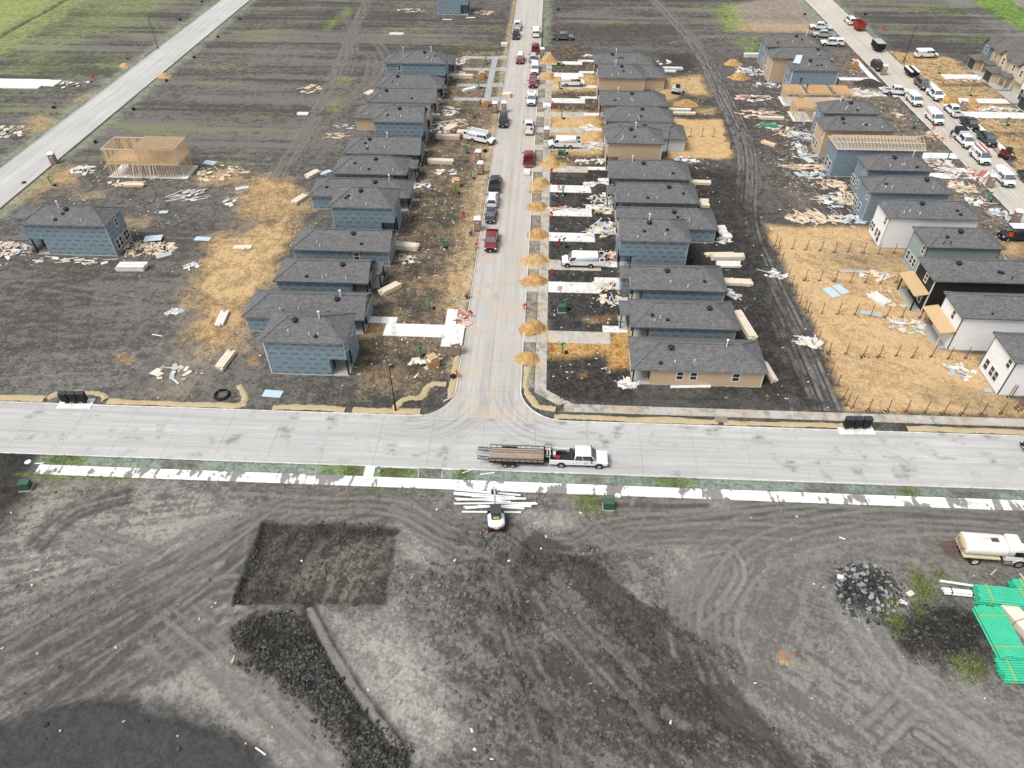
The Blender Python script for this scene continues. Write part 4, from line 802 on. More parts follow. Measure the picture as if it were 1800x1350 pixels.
def house(label, x0, x1, y0, y1, eave, wall, front='W', hipW=True, hipE=True, roof=SH, fas=FAS_T, porch=2.3, wing=False, wins=(), seed=0, flue=False, trim=FAS_T, pitch=.55, name='house', dark=False, notop=False, nporch=1.8, floor_z=.16, post=POSTB):
    o = thing(name, ((x0+x1)/2, (y0+y1)/2, 0), 0, label, 'house', 'houses under construction')
    ox, oy = o.location.x, o.location.y
    def kid(mb, nm, mat, parent=None, smooth=False):
        mb.v = [(a-ox, b-oy, c) for a, b, c in mb.v] if parent is None else mb.v
        return mb.build(nm, mat, o, smooth)
    ov = .36; wx0, wx1, wy0, wy1 = x0+ov, x1-ov, y0+ov, y1-ov; zt = eave-.14; f0 = floor_z
    kid(MB().box(wx0-.06, wx1+.06, wy0-.06, wy1+.06, -.35, f0), 'foundation', CONC)
    ym = wy0+(wy1-wy0)*.42; two = eave > 4
    def foot(z0, z1):
        if not porch: return MB().box(wx0, wx1, wy0, wy1, z0, z1)
        if front == 'W': pts = [(wx0+porch,wy0),(wx1,wy0),(wx1,wy1),(wx0,wy1),(wx0,ym),(wx0+porch,ym)]
        else: pts = [(wx0,wy0),(wx1-porch,wy0),(wx1-porch,ym),(wx1,ym),(wx1,wy1),(wx0,wy1)]
        return MB().prism(pts, z0, z1)
    if two and porch:
        kid(foot(f0, 2.78), 'ground_floor_wall', wall); kid(MB().box(wx0, wx1, wy0, wy1, 2.781, zt), 'upper_wall', wall)
    else: kid(foot(f0, zt), 'wall', wall)
    # corner boards
    for cx, cy, sx, sy in ((wx0,wy0,-1,-1),(wx1,wy0,1,-1),(wx0,wy1,-1,1),(wx1,wy1,1,1)):
        isp = porch and cy == wy0 and ((front == 'W' and cx == wx0) or (front == 'E' and cx == wx1))
        if isp:
            zz = 2.78 if two else zt
            kid(MB().box(cx-sx*.02-.09, cx-sx*.02+.09, cy-sy*.14-.09, cy-sy*.14+.09, f0, zz), 'post', post)
            if two: kid(MB().box(min(cx,cx+sx*.02)-.0, max(cx,cx+sx*.02)+.0, cy+sy*.025-.02, cy+sy*.025+.09, 2.79, zt-.01), 'corner_board', trim)
        else:
            kid(MB().box(min(cx-sx*.1,cx+sx*.022), max(cx-sx*.1,cx+sx*.022), min(cy-sy*.1,cy+sy*.022), max(cy-sy*.1,cy+sy*.022), f0+.02, zt-.01), 'corner_board', trim)
    if porch:
        fx = wx0+.1 if front == 'W' else wx1-.1
        kid(MB().box(fx-.08, fx+.08, ym-.3, ym-.14, f0, 2.78 if two else zt), 'post', post)
        # dark entrance door in the recess
        dx = wx0+porch if front == 'W' else wx1-porch
        kid(MB().box(dx-.04, dx+.04, wy0+.9, wy0+1.9, f0+.01, 2.3), 'door', M('door_brown', (.07,.05,.04)))
    if not notop:
        rf = hip_mesh(x0, x1, y0, y1, eave+.03, pitch, hipW, hipE); kid(rf, 'roof', roof)
        D = y1-y0; ymid = (y0+y1)/2; zr = eave+.03+pitch*D/2
        ra = (x0+(D/2 if hipW else 0), ymid, zr+.02); rb = (x1-(D/2 if hipE else 0), ymid, zr+.02)
        kid(MB().bar(ra, rb, .28, .05), 'ridge_cap', roof)
        for hp, cs, e in ((hipW, ((x0,y0),(x0,y1)), ra), (hipE, ((x1,y0),(x1,y1)), rb)):
            if hp:
                for c_ in cs: kid(MB().bar((c_[0],c_[1],eave+.05), e, .26, .05), 'ridge_cap', roof)
        for hp, xx in ((hipW, wx0), (hipE, wx1)):
            if not hp:
                s_ = 1 if xx == wx0 else -1; zz = zt+.001; h_ = pitch*(wy1-wy0)/2
                kid(MB().add([(xx,wy0,zz),(xx,wy1,zz),(xx,(wy0+wy1)/2,zz+h_),(xx+s_*.1,wy0,zz),(xx+s_*.1,wy1,zz),(xx+s_*.1,(wy0+wy1)/2,zz+h_)], [(0,2,1),(3,4,5),(0,1,4,3),(1,2,5,4),(2,0,3,5)]), 'gable_wall', wall)
        def rz(x, y):
            e = min(y-y0, y1-y)
            if hipW: e = min(e, x-x0)
            if hipE: e = min(e, x1-x)
            return eave+.03+pitch*max(e, 0)
        L = rnd_vents(seed, x0, x1, y0, y1, flue, dark)
        vents(o, rz, L)
        for c_ in o.children:
            if c_.name.split('.')[0] in ('roof_vent','box_vent','vent_pipe','flue'): c_.location.x -= ox; c_.location.y -= oy
        kid(MB().box(x0+.1, x1-.1, y0+.1, y1-.1, eave-.12, eave-.095), 'soffit', SOF)
    kid(ring(x0+.02, x1-.02, y0+.02, y1-.02, .06, eave-.14, eave+.015), 'fascia', fas)
    if wing:    # lower roof over the projecting front bay on the far half
        wy = (y0+(y1-y0)*.44, y1-.3); a, b_ = (x0-1.3, x0+.3) if front == 'W' else (x1-.3, x1+1.3); ez = min(eave, 2.62)
        kid(hip_mesh(a, b_+.0, wy[0], wy[1], ez, .32, front == 'W', front != 'W'), 'bay_roof', roof)
        if wing == 'post':
            px = a+.25 if front == 'W' else b_-.25
            for yy in (wy[0]+.25, wy[1]-.25): kid(MB().box(px-.08, px+.08, yy-.08, yy+.08, f0, ez-.05), 'post', post)
            kid(MB().box(min(a,b_)+.1, max(a,b_)-.32, wy[0], wy[1], -.3, f0-.02), 'porch_slab', CONC)
        else:
            kid(MB().box((a+.3) if front == 'W' else wx1+.01, wx0-.01 if front == 'W' else (b_-.3), wy[0]+.25, wy[1]-.25, -.1, ez-.05), 'bay_wall', wall)
    for w_ in wins:
        wl, c_, z0, z1, wd = w_
        pos = {'S': wy0, 'W': wx0, 'E': wx1}[wl]
        window(o, wl, c_-(ox if wl == 'S' else oy), z0, z1, wd, pos-(oy if wl == 'S' else ox))
    return o
# ---- right row of the centre street
def YR(k): return 68.05+8.76*k
def YL(k): return 67.8+8.74*k
H1, H2 = 2.75, 5.6
house('tan single storey corner house with three south windows', 11.8, 28.75, YR(0), YR(0)+6.7, H1, TAN, 'W', fas=FAS_T, seed=1, flue=True, trim=FAS_W, porch=2.2, wins=[('S',18.0,.95,2.35,.95),('S',19.7,.95,2.35,.95),('S',25.0,.95,2.35,1.0)], name='house')
house('blue wrapped single storey house directly behind the tan corner house', 12.4, 26.9, YR(1), YR(1)+6.6, H1, WRAP, 'W', seed=2, wing='post')
house('blue wrapped house with open side patio, third from the main road', 13.0, 26.9, YR(2)+.1, YR(2)+6.9, H1, WRAP, 'W', hipW=False, seed=3, wing='wall', porch=1.6)
house('two storey blue wrapped house beside the white van in its drive', 11.6, 22.5, YR(3), YR(3)+6.9, H2, WRAP, 'W', hipW=False, seed=4, flue=True, porch=2.0)
house('long blue wrapped house behind the two storey blue one, east row', 12.0, 28.5, YR(4)+.2, YR(4)+6.9, H1, WRAP, 'W', seed=5, hipW=False)
house('blue wrapped house with white refuse strewn at its porch', 12.4, 26.8, YR(5), YR(5)+7.0, H1, WRAP, 'W', hipW=False, seed=6, wing='post')
house('blue wrapped house just before the tan two storey pair', 11.8, 26.7, YR(6)+.3, YR(6)+7.4, H1, WRAP, 'W', seed=7, flue=True)
house('two storey tan house beside the van with its rear door open', 11.6, 22.35, YR(7), YR(7)+6.8, H2, TAN, 'W', seed=8, flue=True, trim=FAS_W, porch=2.0)
house('low house with white rear wall behind the tan two storey', 12.0, 28.25, YR(8)+.4, YR(8)+7.1, H1, GREYW, 'W', seed=9, trim=FAS_W)
house('dark roofed low house overlooking the loader yard', 12.5, 26.7, YR(9)+.2, YR(9)+7.0, H1, TAN, 'W', seed=10)
house('dark roofed low house below the far tan two storey', 11.5, 26.4, YR(10)+.2, YR(10)+7.0, H1, TAN, 'W', hipW=False, seed=11, flue=True)
house('far two storey tan house facing the parked white van', 11.4, 22.1, YR(11), YR(11)+6.9, H2, TAN, 'W', hipW=False, seed=12, flue=True, trim=FAS_W)
house('far low tan house joined behind the two storey one', 12.0, 28.1, YR(12)+.2, YR(12)+6.9, H1, TAN, 'W', seed=13)
house('last grey roofed house of the east row near grey pickup', 11.4, 26.0, YR(13)+.3, YR(13)+7.0, H1, TAN, 'W', seed=14, flue=True)
# ---- left row
house('two storey blue wrapped house nearest the main road, with bare stains', -34.9, -24.0, YL(0), YL(0)+6.6, H2, WRAP, 'E', seed=21, wins=[('E',69.2,3.6,5.0,.9),('E',72.3,3.6,5.0,.9)], porch=2.2, flue=True, trim=FAS_W)
house('long blue wrapped house behind the nearest two storey', -40.7, -23.8, YL(1), YL(1)+6.6, H1, WRAP, 'E', hipE=False, seed=22, flue=True)
house('blue wrapped house with two black porch posts and bare slab', -39.0, -25.0, YL(2)+.05, YL(2)+6.5, H1, WRAP, 'E', hipE=False, seed=23, wing='post')
house('blue wrapped house with one south window beside lumber stack', -38.9, -23.3, YL(3), YL(3)+6.7, H1, WRAP, 'E', hipE=False, seed=24, wins=[('S',-28.7,1.0,2.35,.95)], porch=0)
house('two storey blue wrapped house with tall black posts, mid west row', -34.5, -23.8, YL(4)-.2, YL(4)+6.6, H2, WRAP, 'E', seed=25, wins=[('E',104.0,3.6,5.0,.9)], porch=2.2)
house('long blue wrapped house behind the mid two storey one', -40.7, -23.0, YL(5)+.1, YL(5)+6.7, H1, WRAP, 'E', seed=26, flue=True)
house('blue wrapped house fronted by porch slab and brown toilets', -38.7, -24.9, YL(6)+.15, YL(6)+7.2, H1, WRAP, 'E', seed=27, wing='post')
house('blue wrapped house below the white van parked askew', -38.5, -23.7, YL(7), YL(7)+7.2, H1, WRAP, 'E', hipE=False, seed=28, wins=[('S',-28.2,1.1,2.2,.8)], flue=True)
house('two storey blue wrapped house with scrap heap at its door', -34.3, -24.0, YL(8)-.3, YL(8)+6.6, H2, WRAP, 'E', hipE=False, seed=29, porch=2.2)
house('low tan walled house wedged behind the blue two storey', -40.2, -24.2, YL(9)-.3, YL(9)+6.6, H1, TAN, 'E', hipE=False, seed=30)
house('low grey roofed house facing the first grey drive', -39.0, -24.0, YL(10), YL(10)+6.8, H1, TAN, 'E', hipE=False, seed=31)
house('low grey roofed house facing the second grey drive', -38.5, -23.7, YL(11)+.2, YL(11)+7.0, H1, WRAP, 'E', seed=32)
house('far two storey blue house at the grey drives', -34.6, -23.6, YL(12)-.7, YL(12)+6.2, H2, WRAP, 'E', seed=33, flue=True)
house('far low blue house with one small window, west row', -40.0, -22.8, YL(13)-.9, YL(13)+6.0, H1, WRAP, 'E', seed=34, wins=[('S',-36.4,.9,2.3,.8)], flue=True)
house('farthest two storey blue house at the top of the street', -34.0, -23.9, 233.0, 239.6, H2, WRAP, 'E', seed=35)
# ---- east block, backs toward the sand yards
def back_wins(y0, kind=0):
    if kind == 0: return [('W',y0+1.1,3.7,5.1,.85),('W',y0+2.0,.8,2.3,.95),('W',y0+3.0,.8,2.3,.95),('W',y0+4.4,.7,2.3,1.0)]
    if kind == 1: return [('W',y0+1.1,3.7,5.1,.85),('W',y0+2.6,.8,2.3,.95),('W',y0+4.3,.8,2.3,.95),('W',y0+5.2,.8,2.3,.95)]
    return [('W',y0+3.2,3.7,5.1,.85),('W',y0+1.6,.8,2.3,.95),('W',y0+3.2,.8,2.3,.95)]
e1 = house('white two storey house with grey roof closest to main road', 57.5, 72, 68.05, 74.2, H2, WHITE, 'E', seed=41, fas=FAS_D, trim=FAS_D, dark=True, wins=back_wins(68.3,0), porch=0)
e2 = house('white two storey house with new patio cover at its back', 54.85, 71, 76.95, 83.0, H2, WHITE, 'E', seed=42, fas=FAS_D, trim=FAS_D, dark=True, wins=[('W',79.4,3.7,5.1,.85),('W',80.5,.7,2.3,1.0),('S',65.0,3.7,5.2,1.6),('S',67.4,3.7,5.2,1.6)], porch=0)
e3 = house('black two storey house with white trim and patio cover', 54.6, 71, 85.55, 91.7, H2, BLACK, 'E', seed=43, fas=FAS_W, trim=FAS_W, dark=True, wins=[('W',88.2,3.7,5.1,.9),('W',87.6,.7,2.3,1.0),('W',89.6,.7,2.3,1.0)], porch=0)
e4 = house('sage green two storey house with charcoal roof', 57.05, 68.4, 94.55, 100.6, H2, SAGE, 'E', seed=44, fas=FAS_D, trim=FAS_D, dark=True, wins=back_wins(94.8,0), wing='wall', porch=0)
e5 = house('white two storey house at the top of the sand yard', 54.4, 69.0, 103.15, 109.1, H2, WHITE, 'E', seed=45, fas=FAS_T, trim=FAS_T, wins=[('W',104.5,3.7,5.1,.85),('W',104.9,.3,2.4,.95),('W',106.0,.8,2.3,.9),('W',107.5,.8,2.3,.9),('W',108.4,.8,2.3,.9)], wing='wall', porch=0)
e6 = house('blue two storey house above the white one with scrap behind', 54.3, 67.8, 111.7, 117.5, H2, WRAP2, 'E', seed=46, wins=back_wins(112.0,1), porch=0, wing='wall', trim=FAS_G)
e7 = house('blue two storey house below the open truss roof', 56.5, 67.9, 120.2, 126.0, H2, WRAP2, 'E', seed=47, wins=back_wins(120.5,1), porch=0, flue=True, wing='post', trim=FAS_G)
e8 = house('blue two storey house with bare roof trusses', 53.8, 70.0, 128.8, 134.8, H2, WRAP2, 'E', seed=48, wins=[('W',131.0,.5,2.4,1.3),('W',132.8,.5,2.4,1.3)], porch=0, notop=True, fas=LUM2, trim=WRAP2)
e9 = house('tan two storey house next to the open truss roof', 53.8, 67.7, 137.4, 143.3, H2, TAN, 'E', seed=49, wins=back_wins(137.7,1), porch=0, trim=FAS_W)
e10 = house('blue two storey house beside the low timber frames', 56.0, 67.4, 146.0, 151.6, H2, WRAP2, 'E', seed=50, wins=back_wins(146.2,2), porch=0, flue=True, trim=FAS_G)
e13 = house('blue two storey house whose roof is still being shingled', 55.9, 67.0, 171.6, 177.4, H2, WRAP2, 'E', seed=51, wins=back_wins(171.9,2), porch=0, wing='post', trim=FAS_W)
e14 = house('tan two storey house behind the roofers', 53.2, 67.6, 179.6, 185.6, H2, TAN, 'E', seed=52, wins=back_wins(179.9,1), porch=0, trim=FAS_W)
e15 = house('far blue house with dark roof beside three parked pickups', 53.8, 67.4, 188.4, 195.6, H2, WRAP2, 'E', seed=53, flue=True, wins=back_wins(188.6,2), porch=0, trim=FAS_W, roof=SHB)
def patio(h, x0, x1, y0, y1, label_mat, postm):
    ox, oy = h.location.x, h.location.y
    MB().box(x0-ox, x1-ox-.02, y0-oy, y1-oy, -.3, .15).build('patio_slab', CONC, h)
    MB().hexa([(x0-.5-ox,y0-.3-oy,2.75),(x1-.02-ox,y0-.3-oy,3.15),(x1-.02-ox,y1+.2-oy,3.15),(x0-.5-ox,y1+.2-oy,2.75)], [(x0-.5-ox,y0-.3-oy,2.87),(x1-.02-ox,y0-.3-oy,3.27),(x1-.02-ox,y1+.2-oy,3.27),(x0-.5-ox,y1+.2-oy,2.87)]).build('patio_roof', OSB, h)
    MB().box(x0-.05-ox, x0+.12-ox, y0-.2-oy, y1+.1-oy, 2.5, 2.745).build('patio_beam', LUM, h)
    for yy in (y0+.1, y1-.2): MB().box(x0-.06-ox, x0+.1-ox, yy-.08-oy, yy+.08-oy, .15, 2.5).build('post', postm, h)
patio(e2, 53.7, 55.2, 77.5, 83.1, '', LUM); patio(e3, 53.5, 54.95, 86.1, 91.6, '', POSTB)
MB().box(-8.2, -7.2, -2.6+0.3, -1.4, .0, .14).build('step', CONC, e1)
# underlayment scraps on the roof being shingled
for (a, b_, c_, d_) in ((-5.2,-3.6,-1.2,.8),):
    MB().hexa([(a,c_,5.63+.55*(c_+2.9)+.06),(b_,c_-.2,5.63+.55*(c_+2.7)+.06),(b_+.8,d_,5.63+.55*(d_+2.9)+.06),(a+1.0,d_,5.63+.55*(d_+2.9)+.06)],[(a,c_,5.63+.55*(c_+2.9)+.09),(b_,c_-.2,5.63+.55*(c_+2.7)+.09),(b_+.8,d_,5.63+.55*(d_+2.9)+.09),(a+1.0,d_,5.63+.55*(d_+2.9)+.09)]).build('underlay_sheet', M('pale_underlay',(.5,.6,.66)), e13)
# trusses on e8
ox, oy = e8.location.x, e8.location.y
hy = 2.95; pit = .5; hx = 8.05
tm = {}
for i in range(27):
    x = -hx+.15+i*(2*hx-.3)/26; h_ = min(hy*pit, max(.25, (x+hx)*pit)); key = round(h_,2)
    if key not in tm:
        mb = MB(); yt = h_/pit if h_ < hy*pit-.01 else hy
        mb.bar((0,-hy,.05),(0,hy,.05),.06,.1)
        if h_ >= hy*pit-.01: mb.bar((0,-hy,.12),(0,0,h_+.1),.06,.1).bar((0,hy,.12),(0,0,h_+.1),.06,.1).bar((0,0,.1),(0,-hy*.45,h_*.55),.05,.08).bar((0,0,.1),(0,hy*.45,h_*.55),.05,.08).bar((0,-hy*.45,.1),(0,-hy*.45,h_*.55),.05,.08).bar((0,hy*.45,.1),(0,hy*.45,h_*.55),.05,.08)
        else: mb.bar((0,-hy,.12),(0,-hy+yt,h_+.08),.06,.1).bar((0,hy,.12),(0,hy-yt,h_+.08),.06,.1).bar((0,-hy+yt,h_+.05),(0,hy-yt,h_+.05),.06,.1)
        tm[key] = mb.mesh('truss', LUM)
    o = link(bpy.data.objects.new('truss', tm[key]), e8); o.location = (x, 0, H2-.1)
for yy in (-1.5, 1.5): MB().box(-hx, hx, yy-.05, yy+.05, H2-.05+.74, H2+.78).build('brace', LUM2, e8)
for yy in (-2.7, 2.6): MB().box(-hx, hx, yy-.08, yy+.08, H2-.14, H2-.06).build('top_plate', LUM2, e8)
# ---- timber frames
ORJ = M('orange_joist', (.66,.43,.22), .75, .2, 1.3)
def frame_house(label, x0, x1, y0, y1, floors, joists='y', slab=True, ox=0.0, sp=.5, deck=False, half_roof=False):
    o = thing('timber_frame_house', ((x0+x1)/2, (y0+y1)/2, 0), 0, label, 'house frame'); hx = (x1-x0)/2; hy = (y1-y0)/2
    MB().box(-hx-.5, hx+.9, -hy-.15, hy+.15, -.3, .17).build('slab', m_new, o)
    st = MB().box(-.045,.045,-.07,.07,0,2.5).mesh('stud', LUM); st2 = MB().box(-.07,.07,-.045,.045,0,2.5).mesh('stud', LUM)
    for fl in range(floors):
        zb = .17+fl*2.85
        nx = int(2*hx/sp); ny = int(2*hy/sp)
        for yy in (-hy, hy):
            for i in range(nx+1):
                if fl == 0 and (i % 11 in (4,5)): continue
                s = link(bpy.data.objects.new('stud', st), o); s.location = (-hx+i*2*hx/nx, yy, zb)
            MB().box(-hx, hx, yy-.06, yy+.06, zb+2.501, zb+2.6).build('top_plate', LUM2, o)
        for xx in (-hx, hx):
            for i in range(1, ny):
                if fl == 0 and i % 5 == 2: continue
                s = link(bpy.data.objects.new('stud', st2), o); s.location = (xx, -hy+i*2*hy/ny, zb)
            MB().box(xx-.06, xx+.06, -hy+.061, hy-.061, zb+2.501, zb+2.6).build('top_plate', LUM2, o)
        for xx in ((-hx*.45,), (-hx*.1, hx*.35))[fl % 2]:
            for i in range(1, ny):
                s = link(bpy.data.objects.new('stud', st2), o); s.location = (xx, -hy+i*2*hy/ny, zb)
            MB().box(xx-.06, xx+.06, -hy+.061, hy-.061, zb+2.501, zb+2.6).build('top_plate', LUM2, o)
        if fl+1 < floors:
            for yy in (-hy, hy): MB().box(-hx, hx, yy-.05, yy+.05, zb+2.601, zb+2.84).build('rim_joist', OSB, o)
            for xx in (-hx, hx): MB().box(xx-.05, xx+.05, -hy+.051, hy-.051, zb+2.601, zb+2.84).build('rim_joist', OSB, o)
            MB().box(-hx+.06, hx-.06, -hy+.06, hy-.06, zb+2.79, zb+2.845).build('floor_deck', OSB, o)
    zt = .17+(floors-1)*2.85+2.6
    if joists == 'y':
        n = int(2*hx/.46); a = 0 if not half_roof else int(n*.48)
        jm = MB().box(-.07,.07,-hy-.1,hy+.1,0,.28).mesh('joist', ORJ if floors == 1 else LUM)
        for i in range(a, n+1):
            if not half_roof and floors == 1 and i % 13 in (8,9): continue
            s = link(bpy.data.objects.new('joist', jm), o); s.location = (-hx+i*2*hx/n, 0, zt+.002)
    return o
w2 = frame_house('two storey open timber house frame on pale slab', -81.6, -67.9, 122.5, 127.8, 2, half_roof=True, sp=.5)
for i in range(11):
    MB().bar((-2.0+i*.42+random.uniform(-.2,.2), -2.7, 2.75), (-2.4+i*.5+random.uniform(-.8,.9), -3.6+random.uniform(-.2,.3), .1), .09, .05).build('prop', LUM2, w2)
for zz in (.2, 3.05):
    for i in range(18): MB().box(-4.9+i*.52-.03, -4.9+i*.52+.03, 1.0, 1.1, zz, zz+2.4).build('stud', LUM, w2)
[MB().box(a_, a_+1.2, 2.5, 2.55, 3.05, 5.4).build('sheathing', OSB, w2) for a_ in (-5.8,-3.9,-1.4,.6,3.1,5.2)]
MB().bar((-7.0,-1.5,2.5),(-8.4,-2.0,1.2),.3,.05).build('stair_board', LUM2, w2)
frame_house('low timber frame with bare joists, smaller and closer', 54.2, 66.8, 155.7, 161.0, 1)
f12 = frame_house('low timber frame with bare joists beside roofers house', 54.2, 68.2, 164.5, 169.9, 1)
MB().box(-.2,3.2,-1.7,-1.5,2.78,2.95).build('orange_beam', M('orange_beam',(.6,.25,.05)), f12)
# ---- tan row houses across the right street
def townhouse(label, y0, wallm, gar, seed, bay=None):
    x0, x1, y1 = 109.6, 124, y0+8.0
    o = thing('row_house', (x0, y0, 0), 0, label, 'house', 'row houses across the right street')
    MB().box(-3.4, x1-x0, .0, 8.0, -.3, .12).build('foundation', CONC, o)
    MB().box(0, x1-x0, .05, 7.95, .12, 5.5).build('wall', wallm, o)
    hip_mesh(-.4, x1-x0+.4, -.35, 8.35, 5.55, .55, True, True).build('roof', SHB, o)
    ring(-.38, x1-x0+.38, -.33, 8.33, .06, 5.38, 5.53).build('fascia', FAS_T, o)
    # front gable bay
    gy0, gy1 = 4.3, 7.3
    MB().box(-.9, -.01, gy0, gy1, 2.9, 5.9).build('bay_wall', bay or wallm, o)
    zz = 5.9; MB().add([(-.9,gy0,zz),(-.9,gy1,zz),(-.9,(gy0+gy1)/2,zz+1.3),(-.5,gy0,zz),(-.5,gy1,zz),(-.5,(gy0+gy1)/2,zz+1.3)], [(0,2,1),(3,4,5),(0,1,4,3),(1,2,5,4),(2,0,3,5)]).build('gable_wall', bay or wallm, o)
    mb = MB(); a, m_, b_ = gy0-.35, (gy0+gy1)/2, gy1+.35
    mb.add([(-1.3,a,5.62),(-1.3,m_,7.3),(-1.3,b_,5.62),(3.5,a,5.62),(3.5,m_,7.3),(3.5,b_,5.62),(-1.3,a,5.5),(-1.3,m_,7.17),(-1.3,b_,5.5),(3.5,a,5.5),(3.5,m_,7.17),(3.5,b_,5.5)], [(0,3,4,1),(1,4,5,2),(6,7,10,9),(7,8,11,10),(0,1,7,6),(1,2,8,7),(3,9,10,4),(4,10,11,5),(0,6,9,3),(2,5,11,8)]).build('gable_roof', SHB, o)
    window(o, 'W', (gy0+gy1)/2, 3.9, 5.5, 1.0, -.9); window(o, 'W', 2.2, 3.6, 5.0, .9, 0)
    # garage and porch toward the street
    if gar:
        MB().box(-3.1, -.01, gy0-.2, gy1+.4, .12, 2.6).build('garage_wall', wallm, o)
        hip_mesh(-3.6, -.02, gy0-.6, gy1+.8, 2.65, .4, True, False).build('garage_roof', SHB, o)
        MB().box(-3.16, -3.08, gy0+.1, gy1+.1, .13, 2.2).build('garage_opening', M('dark_opening',(.05,.055,.06)), o)
        hip_mesh(-2.0, -.02, .2, 3.4, 2.7, .35, True, False).build('porch_roof', SHB, o)
        for yy in (.5, 3.1): MB().box(-1.75, -1.5, yy-.12, yy+.12, .12, 2.65).build('post', CREAM, o)
    else:
        MB().box(-.9, -.01, .2, 3.6, .12, 5.45).build('front_wall', WHITE, o)
        for yy in (.9, 2.6): MB().box(-.96, -.905, yy-.6, yy+.6, .13, 2.3).build('door_opening', M('dark_opening',(.05,.055,.06)), o)
    vents(o, lambda x, y: 5.6+.55*min(y+.35, 8.35-y, x+.4), [('pipe', 6, 1.5), ('flue', 8, 3.0), ('turbine', 10, 2.4)])
    return o
townhouse('tan row house whose garage stands nearest to us', 159.5, TAN, True, 1)
townhouse('tan row house with white panel beside its open doorways', 168.4, CREAM, False, 2)
townhouse('tan row house with two gables in the middle of the row', 177.2, CREAM, True, 3)
townhouse('far tan row house with blue gable at the end of the row', 186.2, TAN, True, 4, WRAP2)
# ---- west block
w1 = house('lone blue wrapped two storey house on the left', -81.1, -67.4, 94.8, 100.9, H2, WRAP, 'W', seed=61, flue=True, porch=2.0, wins=[('E',98.3,3.7,5.1,.85),('E',96.6,.6,2.3,.95),('E',97.6,.6,2.3,.95),('E',99.2,.6,2.3,.95),('E',100.0,.6,2.3,.8)], trim=FAS_T)
ox, oy = w1.location.x, w1.location.y
hip_mesh(-84.4-ox, -81.0-ox, 97.6-oy, 101.3-oy, 5.0, .4, True, False).build('bay_roof', SH, w1)
MB().box(-83.9-ox, -80.8-ox, 98.0-oy, 100.5-oy, .1, 4.9).build('bay_wall', WRAP, w1)
hip_mesh(-83.3-ox, -80.9-ox, 94.7-oy, 97.4-oy, 2.8, .3, True, False).build('porch_roof', SH, w1); MB().box(-83-ox,-82.85-ox,95.2-oy,95.35-oy,.1,2.75).build('post', LUM, w1)
sl_ = thing('house_slab', (-127,169.7,.0), 0, 'bare white house slab at the far left edge', 'slab'); MB().box(-10,6.3,-2.9,3.1,-.2,.25).build('slab_pour', m_new, sl_); MB().box(6.31,9.2,-1.0,3.0,-.2,.2).build('porch_pour', m_new, sl_)

# ---------------------------------------------------------------- vehicles
TYRE = M('tyre_rubber', (.018,.018,.018), .85, .2); RIM = M('wheel_rim', (.42,.42,.42), .35, .1, metal=.6); DKRIM = M('dark_rim', (.10,.10,.10), .4, .1, metal=.5); TRIM = M('black_trim', (.014,.014,.015), .55, .1); LAMP = M('lamp_glass', (.75,.75,.72), .15, 0); TAIL = M('tail_lamp', (.35,.012,.012), .3, 0); CHROME = M('chrome', (.6,.6,.6), .2, 0, metal=.9); AGLASS = M('auto_glass', (.022,.028,.032), .06, 0, spec=.8); SHIELD = M('windscreen', (.11,.135,.15), .08, .12, spec=.8); BEDM = M('bed_liner', (.03,.03,.032), .7)
PAINT = {'white': m_paint('white_paint', (.80,.81,.82), .12), 'black': m_paint('black_paint', (.014,.015,.017), .18), 'red': m_paint('red_paint', (.26,.016,.022), .15), 'maroon': m_paint('maroon_paint', (.20,.018,.03), .15), 'silver': m_paint('silver_paint', (.44,.45,.46), .15), 'grey': m_paint('grey_paint', (.135,.14,.15), .15), 'dark': m_paint('charcoal_paint', (.035,.040,.047), .15), 'navy': m_paint('navy_paint', (.012,.016,.032), .1), 'blue_grey': m_paint('slate_paint', (.045,.06,.072), .15), 'olive': m_paint('olive_paint', (.105,.11,.085), .2)}
_wm = {}
def wheel(root, x, y, r=.38, w=.26, rim=None, side=1):
    key = (r, w, id(rim)); rim = rim or RIM
    if key not in _wm:
        t = MB().lathe([(r*.62,-w/2),(r*.93,-w/2),(r,-w*.3),(r,w*.3),(r*.93,w/2),(r*.62,w/2),(r*.62,-w/2)], 18)
        t.v = [(a, c, b) for a, b, c in t.v]; t.f = [f[::-1] for f in t.f]
        m_ = MB().lathe([(0,-w*.36),(r*.2,-w*.36),(r*.5,-w*.30),(r*.64,-w*.46),(r*.64,w*.46),(r*.5,w*.30),(r*.2,w*.36),(0,w*.36)], 14)
        m_.v = [(a, c, b) for a, b, c in m_.v]; m_.f = [f[::-1] for f in m_.f]
        _wm[key] = (t.mesh('tyre', TYRE, True), m_.mesh('rim', rim, False))
    tm_, rm_ = _wm[key]
    o = link(bpy.data.objects.new('wheel', tm_), root); o.location = (x, y, r)
    link(bpy.data.objects.new('rim', rm_), o); return o
def oct_ring(x, w, zb, zt, cb=.16, ct=.14, wt=None):
    wt = w-ct if wt is None else wt
    return [(x,-w+cb,zb),(x,w-cb,zb),(x,w,zb+cb),(x,w,zt-ct*1.2),(x,wt,zt),(x,-wt,zt),(x,-w,zt-ct*1.2),(x,-w,zb+cb)]
